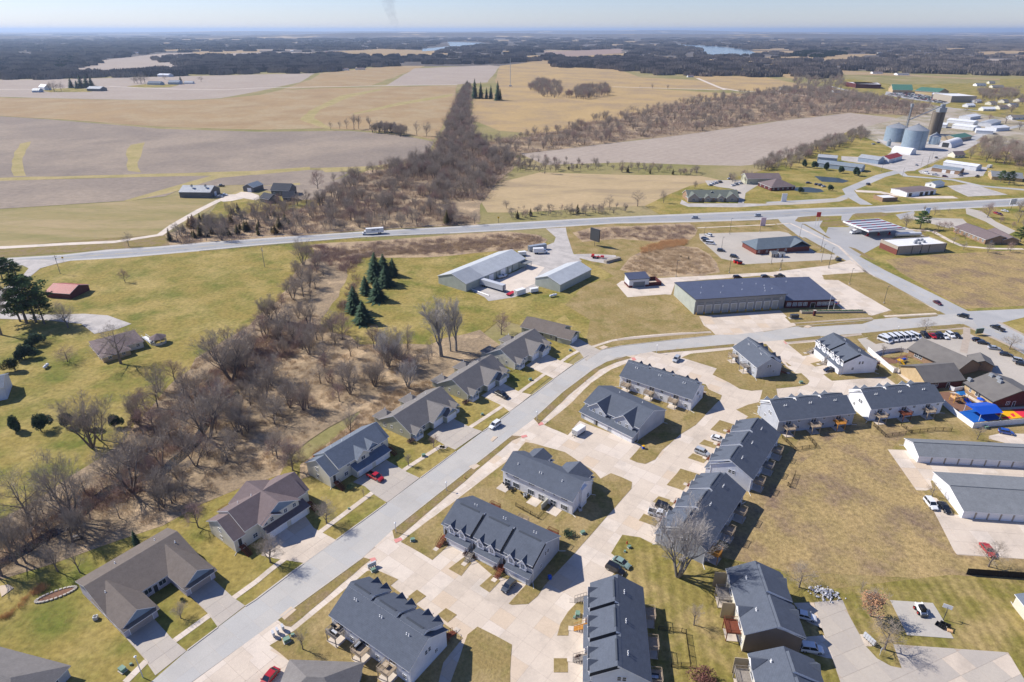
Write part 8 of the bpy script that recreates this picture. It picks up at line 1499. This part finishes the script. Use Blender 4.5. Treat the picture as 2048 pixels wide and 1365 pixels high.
for l, b in [('air conditioning unit beside the lavender duplex wall',(42,340,1085)),('air conditioner behind the patio townhouse, left',(23,485,995)),('air conditioner at the end wall of the patio townhouse',(23,1365,1215))]: mb_thing('air_conditioner', l, 'air conditioner', b, .3, [('housing', m_ltgrey, lambda q: q.box(-.45, .45, -.45, .45, .05, .9)), ('fan_grille', m_dkgrey, lambda q: q.tube((0,0,.9), (0,0,.94), .36, n=12))])
for l, b, z in [('round black patio table with chairs by the white patio townhouse',(23,195,830),.12),('small black fire bowl on the lawn of the patio townhouse',(23,270,890),0),('round dark table on the lawn behind the patio townhouse',(23,485,985),0)]: mb_thing('patio_table', l, 'table', b, 0, [('table_top', m_black, lambda q: q.tube((0,0,.7), (0,0,.76), .7, n=14)), ('leg', m_black, lambda q: [q.tube((.4*cos(a), .4*sin(a), 0), (.2*cos(a), .2*sin(a), .7), .03, n=4) for a in (0, 2.1, 4.2)]), ('chair', m_black, lambda q: [(q.box(1.1*cos(a)-.25, 1.1*cos(a)+.25, 1.1*sin(a)-.25, 1.1*sin(a)+.25, .4, .46), q.box(1.35*cos(a)-.22, 1.35*cos(a)+.22, 1.35*sin(a)-.04, 1.35*sin(a)+.04, .46, .95)) for a in (.5, 2.6, 4.7)])], z=z)
# shrubs near houses
tree('round', (42,1265,1075), (42,1230,915), 'small round leafless tree in a stone ring in the duplex garden', wide=1.3)
m_shrub = mat('shrub_twigs', (.16,.10,.085), (.12,.08,.065), scale=1., rough=.95); SB = blob_mesh(9, m_shrub, 500, 1., 1.3, sz=.14); SG = blob_mesh(10, m_needle, 500, 1., 1.3, sz=.14)
for i, (b, m, s) in enumerate([((21,205,735),SB,.8),((21,455,870),SB,.9),((21,575,900),SB,1.0),((21,830,1040),SB,.9),((21,960,1080),SB,1.1),((25,870,1255),SG,1.1),((32,895,875),SB,1.3),((32,385,1235),SB,1.2),((43,195,1030),SB,.8),((42,1285,880),SG,.6),((3,330,500),SG,1.4),((29,1200,425),SB,.8),((29,1380,560),SB,.8)]):
 g = G(b); e = empty('shrub', (*g, .02), 0, ['brown shrub left of the first stairs of the near row','brown shrub right of the first garage of the near row','brown shrub at the second garage of the near row','brown shrub right of the second garage of the near row','brown shrub at the third stairs of the near row','clipped green bush before the blue grey roofed house','dark round shrub before the second sage duplex','brown shrub before the porch of the nearest sage duplex','brown shrub at the stairs of the bottom townhouse row','green plant in a pot before the lavender duplex','small dark evergreen bush beside a green utility box','brown shrub at the left stairs of the two unit white townhouse','brown shrub at the right stairs of the two unit white townhouse'][i], 'shrub'); o = link('foliage', m, e); o.scale = (s, s, s)

def on_(e, x, y, z, name, label, cat, parts, rz=0):
 c, s = cos(e.rotation_euler[2]), sin(e.rotation_euler[2]); g = Vector((e.location.x+x*c-y*s, e.location.y+x*s+y*c)); return mb_thing(name, label, cat, g, e.rotation_euler[2]+rz, parts, z=z)
grill = [('firebox', m_black, lambda q: (q.box(-.45, .45, -.28, .28, .75, 1.0), q.prism([(-.28, 1.0), (.28, 1.0), (.15, 1.22), (-.15, 1.22)], -.45, .45, 'x'))), ('cart', m_dkgrey, lambda q: (q.box(-.75, .75, -.25, .25, .68, .75), [q.tube((x, y, 0), (x, y, .7), .03, n=4) for x in (-.4, .4) for y in (-.2, .2)]))]
sofa = [('frame', m_black, lambda q: (q.box(-.9, .9, -.4, .4, .05, .4), q.box(-.9, .9, .3, .42, .4, .85), q.box(-.95, -.8, -.4, .4, .05, .6), q.box(.8, .95, -.4, .4, .05, .6))), ('cushion', m_ltgrey, lambda q: (q.box(-.78, -.02, -.38, .28, .4, .52), q.box(.02, .78, -.38, .28, .4, .52)))]
tbl = [('table_top', wood_w, lambda q: q.box(-.5, .5, -.5, .5, .68, .74)), ('leg', m_dkgrey, lambda q: [q.box(x-.04, x+.04, y-.04, y+.04, 0, .68) for x in (-.42, .42) for y in (-.42, .42)])]
B_ = TH['b']; U_ = 23.0/3
for i, (nm, dx, dy, pt, lb) in enumerate([('grill', 1.1, 1.0, grill, 'black grill on the upper deck of the nearest bottom left townhouse row'), ('outdoor_sofa', -.3, 1.9, sofa, 'dark outdoor sofa on the upper deck of the nearest bottom left row'), ('side_table', .2, .7, tbl, 'pale square table on the upper deck of the nearest bottom left row')]): on_(B_, 2*U_+U_*.66+dx*.8, 11.1+dy, 2.76, nm, lb, {'grill': 'grill', 'outdoor_sofa': 'sofa', 'side_table': 'table'}[nm], pt)
on_(B_, U_+U_*.66+.9, 12.2, 2.76, 'outdoor_sofa', 'dark outdoor sofa on the middle deck of the nearest bottom left row', 'sofa', sofa, 1.57); on_(B_, U_*.66+.4, 12.3, 2.76, 'side_table', 'pale table on the lower deck of the nearest bottom left row', 'table', tbl)
on_(TH['d'], 22*.22, 12.2, 2.76, 'grill', 'black grill on the orange deck', 'grill', grill); on_(TH['c'], 23*.9, 12.3, 2.76, 'outdoor_sofa', 'pale cushioned sofa on the deck of the bottom row', 'sofa', sofa, 1.57)
# ================= GRAIN ELEVATOR, SCHOOL, FAR THINGS, AIR =================
m_bin = ribbed('bin_steel', K('a9bccb'), 1.1, 'Z', .4, metal=.25, strength=.5); m_sil = mat('silo_concrete', K('8d8273'), K('736a5f'), scale=.15, rough=.9, stretch=(1,1,.2)); m_dksteel = mat('dark_steel', K('6f767c'), rough=.5, metal=.4)
def binn(label, b, t, w_px, name='grain_bin', cone=.28, m=None):
 h, g = proj_h(b, t); r = size_at(b, w_px/4.785)/2; g = g+Vector((0, r*.8)); e = empty(name, (*g, 0), 0, label, 'grain bin'); hb = h*(1-cone*.8)
 q = MB(); q.tube((0,0,0), (0,0,hb), r, n=40, cap=False); [q.tube((0,0,hb*k/8-.1), (0,0,hb*k/8+.1), r+.06, n=40, cap=False) for k in range(1, 9)]; q.obj('wall', m or m_bin, e)
 q = MB(); q.tube((0,0,hb), (0,0,h), r+.15, .6, n=40); [q.tube((r*cos(a), r*sin(a), hb+.1), (.6*cos(a), .6*sin(a), h+.1), .09, n=4) for a in [k*pi/8 for k in range(16)]]; q.obj('roof', galv, e); q = MB(); q.tube((0,0,h), (0,0,h+.8), .8, .5, n=10); q.obj('cap', m_dksteel, e)
 q = MB(); [q.tube((x, -r-.25, 0), (x, -r-.25, hb), .05, n=4) for x in (-.3, .3)]; [q.box(-.3, .3, -r-.28, -r-.22, k*.9, k*.9+.06) for k in range(int(hb/.9))]; q.obj('ladder', m_dksteel, e); return e
binn('left ribbed steel grain bin of the elevator', (37,850,405), (37,855,235), 195); binn('right and nearer ribbed steel grain bin of the elevator', (37,1025,480), (37,1045,245), 205); binn('small blue hopper bin left of the big grain bins', (37,757,445), (37,757,385), 36, 'hopper_bin'); binn('lower steel bin right behind the nearer grain bin', (37,1205,430), (37,1210,320), 95, cone=.4)
h, g = proj_h((37,1160,335), (37,1170,118)); e = empty('concrete_silo', (*g, 0), 0, 'pair of tall dark concrete silos of the grain elevator', 'silo'); r = size_at((37,1160,335), 13)/2
for i, (x, y) in enumerate(((0, 0), (r*1.9, 3), (.9*r, 8))): q = MB(); q.tube((x,y,0), (x,y,h), r, n=28); q.obj('silo_shaft', m_sil, e)
q = MB(); q.box(r*.2, r*2.4, -2, 5, h, h+5); q.box(r*.8, r*1.9, -.5, 3, h+5, h+9); q.obj('head_house', galv, e)
h2, g2 = proj_h((37,885,412), (37,960,60)); e = empty('elevator_leg', (*g2, 0), .3, 'slender lattice elevator leg with a head box between the grain bins', 'elevator leg'); q = MB()
for x, y in ((-1,-1),(1,-1),(1,1),(-1,1)): q.tube((x,y,0), (x*.8,y*.8,h2), .14, n=4)
for k in range(int(h2/3)): z = k*3.; q.tube((-1,-1,z), (1,-1,z+3), .07, n=3); q.tube((1,-1,z+3), (1,1,z), .07, n=3); q.tube((1,1,z), (-1,1,z+3), .07, n=3); q.tube((-1,1,z+3), (-1,-1,z), .07, n=3)
q.obj('lattice', m_dksteel, e); q = MB(); q.box(-.5,.5,-.5,.5,0,h2+2); q.box(-1.5,1.5,-1,1,h2-1,h2+2.5); q.obj('leg_casing', galv, e); q = MB(); hd = Vector((g.x-g2.x+r*1.3, g.y-g2.y, 0)); hd.rotate(Matrix.Rotation(-.3, 3, 'Z')); q.tube((0,0,h2*.62), (hd.x, hd.y, h+8), .55, n=6); q.obj('conveyor', galv, e)
def hoopb(label, a, b, w, h_):
 A, B = G(a), G(b); d = B-A; e = empty('hoop_barn', (*A, 0), atan2(d.y, d.x), label, 'barn'); L = d.length; q = MB(); pr = [(w/2*cos(pi*k/12), h_*sin(pi*k/12)) for k in range(13)]; q.prism(pr, 0, L, 'x'); q.obj('cover', m_memb, e); q = MB(); q.box(-.1, 0, -w*.25, w*.25, 0, h_*.7); q.obj('door_panel', m_dkgrey, e)
hoopb('white hoop barn between the red roofed shed and the grain bins', (37,800,500), (37,985,525), 13, 6.5); hoopb('grey hoop barn with a dark doorway right of the grain bins', (37,1290,455), (37,1400,420), 13, 7)
for i, (l, A, B, X, c) in enumerate([('white long roof, nearest of the row of white sheds',(37,1590,290),(37,1760,300),(37,1800,250),1),('white long shed left in the row of white sheds',(37,1360,240),(37,1570,265),(37,1590,235),1),('white long shed second from the top in the row',(37,1310,190),(37,1570,215),(37,1610,185),1),('white shed with blue side at the top of the row',(37,1540,165),(37,1640,150),(37,1590,125),1),('grey roofed long shed at the right of the white sheds',(37,1740,230),(37,1835,200),(37,1800,180),0),('white long shed at the right end of the row',(37,1790,270),(37,1920,262),(37,1900,235),1),('small white shed left of the row of white sheds',(37,1240,235),(37,1310,240),(37,1315,215),1)]): shed('long_shed', l, 'shed', A, B, X, 4.2, 6.0, w_metalw, r_wmetal if c else r_metal2, Wd=16, group='row of white sheds beyond the elevator')
# school
flat('school_building', 'far school building with a white roof and dark red brick walls', 'school', (39,640,160), (39,852,165), (39,850,112), 9, w_brickd, m_memb, Wd=60); flat('school_building', 'left wing of the far red brick school', 'school', (39,555,145), (39,640,158), (39,640,115), 9, w_brickd, m_memb, Wd=50)
flat('school_building', 'beige flat roofed gymnasium of the school at the right', 'school', (39,1445,262), (39,1655,262), (39,1640,200), 11, w_block, m_memb, Wd=55); flat('school_building', 'low beige wing left of the school gymnasium', 'school', (39,1275,248), (39,1445,255), (39,1440,215), 6, w_block, m_memb, Wd=50)
shed('school_wing', 'green roofed school wing with a beige wall', 'school', (39,945,208), (39,1120,212), (39,1110,165), 6, 15, w_stucco, r_teal, Wd=45, oh=1); shed('school_wing', 'green roofed right wing of the school', 'school', (39,1130,215), (39,1330,230), (39,1320,185), 6, 12, w_stucco, r_teal, Wd=40, oh=1)
sheet('school_car_park', T(39,(890,225),(1060,222),(1470,300),(1400,330),(1090,290),(880,252)), MATS['asphalt_pale'], .02); car_small = {}
def tiny(c):
 if c not in car_small: q = MB(); q.box(-2.3, 2.3, -.9, .9, .3, .95); q.prism([(-.8,.95),(.8,.95),(.7,1.45),(-.7,1.45)], -1.7, .9, 'x', m=1); car_small[c] = q.mesh('parked_car', [CP[c], m_cgl])
 return car_small[c]
PA, PB, PC_ = G((39,915,232)), G((39,1380,308)), G((39,1040,228)); U_ = (PB-PA); nC = 34
for r_ in range(6):
 for k in range(nC):
  if random.random() < .22: continue
  p = G((39, 920+r_*16+k*13.2-r_*4, 250-r_*5+k*(1.75+.02*k)))
  o = link('parked_car', tiny(random.choice(['white','silver','black','grey','navy','red','silver','grey'])), None, (p.x, p.y, .05), U_.angle_signed(Vector((1, 0)))+pi/2); tag(o, 'tiny parked car in the packed school car park', 'car', 'cars in the school car park')
# houses of the far town and countryside
RH = random.Random(12)
def far_house(p, L, Wd, wall, roof, rz, label, ze=3.2, zr=6.0, group=None):
 g = G(p); e = empty('far_house', (*g, 0), rz, label, 'house', group); q = MB(); pent(q, -L/2, L/2, 0, Wd, ze, zr); q.obj('wall', wall, e); q = MB(); chev(q, -L/2-.5, L/2+.5, 0, Wd, ze, zr, o=.5); q.obj('roof', [roof, m_trim], e)
 for i in range(3): window(e, -L/2+(i+.5)*L/3, 0, 1.7, 0, 1.4, 1.3, 1)
FH = [((37,1715,108),20,12,0,'blue roofed white house beyond the white sheds'),((37,1860,92),18,12,.2,'grey roofed house right of the blue roofed far house'),((37,1545,72),16,11,.3,'grey house left above the white sheds'),((37,1620,30),16,11,.5,'house among evergreens above the white sheds'),((37,1760,50),16,11,.4,'house with a red car before it in the far street'),((37,1880,30),16,11,.5,'house near the top of the far street'),((37,1960,70),16,11,.3,'house at the right of the far street'),((37,2030,20),16,11,.4,'house at the right edge of the far street'),((37,1430,555),12,9,.2,'small blue white house among the trees right of the elevator'),((37,2000,190),22,12,.1,'white low building at the right edge, far'),((39,40,212),18,11,0,'dark roofed farm house left of the far road'),((39,480,240),16,11,.3,'dark blue roofed house by the far road'),((39,1690,180),22,14,0,'low grey building right of the school'),((39,1830,195),26,12,0,'pale building by the green sports field'),((39,1780,160),14,10,0,'white house near tall dark trees, right of the school'),
      ((39,820,75),30,14,0,'white house on the field edge above the school'),((39,1035,88),34,20,0,'round tan shed beyond the school fields'),((13,1430,620),16,10,.1,'dark blue house beside the far evergreens'),((13,1600,605),20,10,0,'grey shed beside the far white road'),((13,930,425),26,14,.2,'white farm house on the far ridge'),((13,590,372),22,12,0,'white house in the far woods, left of the lake road'),((13,630,392),20,12,0,'second white house in the far woods'),((13,1510,505),20,12,.2,'blue house near the far lake'),((13,1650,500),18,12,0,'pale house right of the blue house near the lake'),((13,1800,550),26,12,0,'white roofed long house by the far field'),((12,1000,480),36,14,0,'long white barn on the far woodland edge'),((12,600,425),60,20,0,'long red roofed barn in the far woods'),((12,285,415),20,14,0,'white shed alone in the far woods'),((12,700,565),30,14,0,'grey roofed house at the field edge of the far wood'),((12,830,560),30,14,0,'dark roofed house right of the grey one at the far wood'),((11,180,435),30,16,0,'white barns in the far left woods'),((11,70,352),24,16,0,'tiny white house in the far left woods'),((11,1080,425),26,18,0,'dark barn on the far ridge'),((14,1110,490),26,14,.2,'white house row, left, on the far ridge'),((14,1200,495),24,14,0,'white house row, middle, on the far ridge'),((14,1310,490),22,14,.2,'tall white house on the far ridge'),((14,1380,488),22,14,0,'grey house right of the tall white one'),((14,900,430),26,14,0,'pale house among conifers on the far hill'),((14,990,418),30,14,0,'grey roofed house on the far hill'),((14,1560,500),26,14,0,'pale house in the far valley, right'),((14,1700,490),30,14,0,'tan roofed house in the far valley'),((14,200,300),60,20,0,'white houses on the very far hillside'),((14,1270,300),50,20,0,'pale building on the very far ridge'),((14,1660,290),50,20,0,'white building on the very far ridge'),((14,1990,520),26,14,.1,'blue roofed house at the far right edge'),((14,2010,360),40,16,0,'white houses at the far right edge'),((14,1920,365),36,16,0,'grey houses left of the far right edge')]
for p, L, w, rz, l in FH:
 red = 'red roofed' in l; far_house(p, L, w, RH.choice([w_white, w_beige, w_metalw]) if not red else w_brickd, r_red if red else (r_wmetal if 'white roofed' in l or 'white barn' in l or 'white shed' in l else RH.choice([r_grey, r_bluegrey, r_brown])), rz, l)
# radio mast
h, g = proj_h((12,2035,695), (12,2038,470)); e = empty('radio_mast', (*g, 0), 0, 'tall thin lattice radio mast on the far tan field', 'mast'); q = MB(); [q.tube((x,y,0), (x,y,h), .25, n=3) for x, y in ((-.6,-.4),(.6,-.4),(0,.7))]; [q.box(-.6, .6, -.1, .1, k*4, k*4+.3) for k in range(int(h/4))]; q.obj('lattice', galv, e); q = MB(); q.box(-3, 3, 6, 9, 0, 3); q.obj('equipment_hut', m_ltgrey, e)
# small trees of the town at right, singled into stuff
tw = []
for poly, n in (([(37,1300,120),(37,1700,20),(2048,175),(2300,180),(2300,250),(2048,240),(37,1900,150),(37,1640,160)], 90), ([(37,1550,480),(37,1700,420),(37,2048,430),(37,2048,700),(37,1900,640),(37,1600,560)], 34), ([(39,0,200),(39,380,235),(39,560,260),(39,840,290),(39,1300,370),(39,1250,390),(39,900,350),(39,400,300),(39,0,260)], 90), ([(39,100,120),(39,500,90),(39,560,180),(39,420,220),(39,130,200)], 110), ([(39,1640,215),(39,1980,230),(39,1980,300),(39,1700,300)], 60), ([(18,1990,560),(2048,430),(2200,430),(2200,520),(2048,490)], 14)):
 tw += [(p, rs.uniform(.7, 1.4), 1.4, 0) for p in scatter(poly, int(n*1.6), rnd=random.Random(n))]
gn_scatter('town_trees', tw, sv, 'leafless trees of the far town', 'woodland')
# canopy clumps for the woods kilometres away
m_can = mat('far_canopy', (.26,.225,.19), (.19,.165,.145), scale=.02, rough=1, c3=(.32,.27,.225), scale3=.01); m_cang = mat('far_conifers', (.035,.055,.035), (.05,.07,.04), scale=.02, rough=1)
def canopy_clump(seed, m, n=130):
 rnd = random.Random(seed); V = []; F = []
 for k in range(n):
  a, r = rnd.uniform(0, 6.28), sqrt(rnd.random())*20; c = Vector((r*cos(a), r*sin(a), 0)); H = rnd.uniform(6, 17)*(1-.25*(r/20)**2); w = rnd.uniform(1.6, 3.4); t = rnd.uniform(0, 3.14)
  for s in range(2):
   u = Vector((cos(t+s*1.57), sin(t+s*1.57), 0))*w; i = len(V); V += [tuple(c-u*.5), tuple(c+u*.5), tuple(c+u+Vector((0,0,H*.6))), tuple(c+Vector((0,0,H))), tuple(c-u+Vector((0,0,H*.55)))]; F.append((i,i+1,i+2,i+3,i+4))
 return fan_mesh('canopy', V, F, m)
cs_ = []
m_can2 = mat('far_canopy_pale', (.36,.30,.245), (.26,.22,.185), scale=.02, rough=1); m_can3 = mat('far_canopy_dark', (.17,.15,.135), (.12,.108,.10), scale=.02, rough=1)
for i, m in enumerate((m_can, m_can2, m_can3, m_cang)):
 g = G([(200,110),(700,95),(1500,90),(1690,102)][i]); o = link('wood_clump', canopy_clump(i+1, m, 130)); o.location = (g.x, g.y, 0); tag(o, kind='stuff'); cs_.append([o])
clear = [world_poly(P) for P in ([(195,121),(330,106),(520,103),(520,112),(420,122),(380,138),(200,150),(140,142)], [(620,106),(760,98),(880,102),(860,112),(740,112)], [(1080,104),(1250,98),(1262,106),(1250,114),(1140,119)], [(1310,111),(1400,119),(1540,124),(1420,129),(1380,126),(1330,121)], [(1640,112),(1740,107),(1720,118),(1640,120)], [(1680,140),(1760,145),(2200,157),(2200,240),(1700,220),(1640,190),(1650,165)], [(1935,105),(2200,98),(2200,105),(1960,111)], [(1310,87),(1440,93),(1500,100),(1520,109),(1480,114),(1400,112),(1398,98)], [(840,100),(890,83),(965,84),(985,89),(910,95),(880,103)], [(-600,164),(-600,200),(2200,300),(2200,200),(1700,200),(1640,165),(1540,128),(1380,150),(1240,140),(1180,133),(1090,121),(980,130),(830,131),(640,146),(400,151),(150,157)])]
clear += [world_poly(P) for P in FARC]
def far_ok(g): return not any(inside(g, c) for c in clear)
def far_pts(x0, x1, y0, y1, n, rnd, dens=1.0, sc=1.0):
 out = []
 while len(out) < n:
  x, y = rnd.uniform(x0, x1), y0+(y1-y0)*rnd.random()**1.0; g = G((x, y))
  n1 = sin(x*.013+y*.21)+sin(x*.031-y*.33+1)+sin(x*.007+y*.9)
  if not far_ok(g): n -= 1; continue
  if y < 74 and n1 < .55: n -= 1; continue
  d = g.length; out.append((g, sc*rnd.uniform(.8, 1.25), max(1.0, d/3600)*rnd.uniform(.9, 1.4), -.3))
 return out
rf = random.Random(77)
gn_scatter('far_wood', far_pts(-150, 2200, 66, 100, 3800, rf), cs_[:3], 'blue grey woods on the horizon', 'woods'); gn_scatter('far_wood', far_pts(-150, 2200, 96, 158, 3000, rf), cs_[:3], 'grey brown woods beyond the fields', 'woods')
pz = []
for poly, n, k in (([(0,112),(90,108),(200,100),(225,115),(200,128),(150,140),(0,144),(-100,140)], 220, 0), ([(300,115),(420,112),(620,112),(760,120),(790,130),(640,145),(560,143),(400,140),(320,128)], 330, 0), ([(290,148),(400,131),(520,128),(640,131),(640,142),(400,149)], 160, 0), ([(1100,125),(1200,116),(1330,118),(1480,125),(1540,135),(1640,150),(1580,155),(1400,153),(1280,150),(1230,139),(1110,136)], 330, 0), ([(1100,123),(1230,127),(1220,135),(1110,135)], 60, 0), ([(0,160),(60,152),(180,150),(190,156),(60,160)], 60, 0), ([(840,128),(1000,120),(1080,122),(960,131)], 60, 0), ([(1650,108),(1660,98),(1700,101),(1690,110)], 26, 1), ([(1580,112),(1600,104),(1640,104),(1700,108),(1640,117)], 50, 1), ([(100,135),(130,118),(150,120),(150,140)], 22, 1)):
 for p in scatter(poly, n, rnd=random.Random(n)):
  pz.append((p, rs.uniform(.8, 1.15), rs.uniform(.7, 1.2), -.2, k))
gn_scatter('far_wood', [q[:4] for q in pz if q[4] == 0], cs_[:3], 'dark leafless woods between the far fields', 'woods'); gn_scatter('far_conifer_wood', [q[:4] for q in pz if q[4] == 1], cs_[3:], 'dark green conifers on the far hill', 'woods')
# distant low ridges that close the horizon
def ridge(name, dist, h, seed, x0=-1.2, x1=1.2, m=None):
 rnd = random.Random(seed); V = []; F = []; n = 90; ph = [rnd.uniform(0, 6) for _ in range(5)]
 for i in range(n+1):
  a = x0+(x1-x0)*i/n; hh = h*(.55+.25*sin(a*5+ph[0])+.2*sin(a*11+ph[1])+.08*sin(a*31+ph[2])); s, c = sin(a), cos(a)
  for d, z in ((0, -5), (1200, hh*.75), (2600, hh), (5200, -5)): V.append(((dist+d)*s, (dist+d)*c, z))
 for i in range(n):
  for k in range(3): b = i*4+k; F.append((b, b+1, b+5, b+4))
 me = bpy.data.meshes.new(name); me.from_pydata(V, [], F); me.materials.append(m); me.update(); tag(link(name, me), kind='structure')
ridge('hills', 11000, 75, 3, m=m_far); ridge('hills', 24000, 110, 8, m=m_far)
# thin smoke of a field fire on the horizon
g = G((790, 68)); sm_ = bpy.data.materials.new('smoke'); sm_.use_nodes = True; n = sm_.node_tree.nodes; n.clear(); L_ = sm_.node_tree.links; out = n.new('ShaderNodeOutputMaterial'); pv = n.new('ShaderNodeVolumePrincipled'); pv.inputs['Color'].default_value = (.45,.46,.5,1); tc = n.new('ShaderNodeTexCoord'); nz = n.new('ShaderNodeTexNoise'); nz.inputs['Scale'].default_value = .006; mr = n.new('ShaderNodeMapRange'); mr.inputs[1].default_value = .3; mr.inputs[2].default_value = .75; mr.inputs[4].default_value = .0011
L_.new(tc.outputs['Object'], nz.inputs['Vector']); L_.new(nz.outputs[0], mr.inputs[0]); L_.new(mr.outputs[0], pv.inputs['Density']); L_.new(pv.outputs[0], out.inputs['Volume'])
k = g.length/FPX; mb = MB(); zz = [-2, 12*k, 28*k, 46*k, 66*k, 90*k]; xx = [4*k, 2*k, -3*k, -8*k, -5*k, -6*k]; rr = [2*k, 7*k, 9*k, 12*k, 14*k, 10*k]; V = []; F = []
for z, x, r in zip(zz, xx, rr): V += [(x+r*cos(a*pi/6), r*sin(a*pi/6), z) for a in range(12)]
for i in range(5): F += [(i*12+a, i*12+(a+1) % 12, i*12+12+(a+1) % 12, i*12+12+a) for a in range(12)]
F += [tuple(range(11, -1, -1)), tuple(range(60, 72))]; o = link('smoke', fan_mesh('smoke', V, F, sm_), None, (g.x, g.y, 0)); tag(o, 'faint grey smoke column rising from the horizon', 'smoke', kind='stuff')
# the haze of the day: one closed box of even air
hz = bpy.data.materials.new('haze_air'); hz.use_nodes = True; n = hz.node_tree.nodes; n.clear(); out = n.new('ShaderNodeOutputMaterial'); pv = n.new('ShaderNodeVolumePrincipled'); pv.inputs['Color'].default_value = (.60,.76,1.0,1); pv.inputs['Density'].default_value = 5.0e-5; pv.inputs['Anisotropy'].default_value = .25
hz.node_tree.links.new(pv.outputs[0], out.inputs['Volume'])
mb = MB(); mb.box(-72000, 72000, -72000, 72000, -8, 190); tag(mb.obj('haze', hz), 'thin blue haze over the countryside', 'haze', kind='stuff')
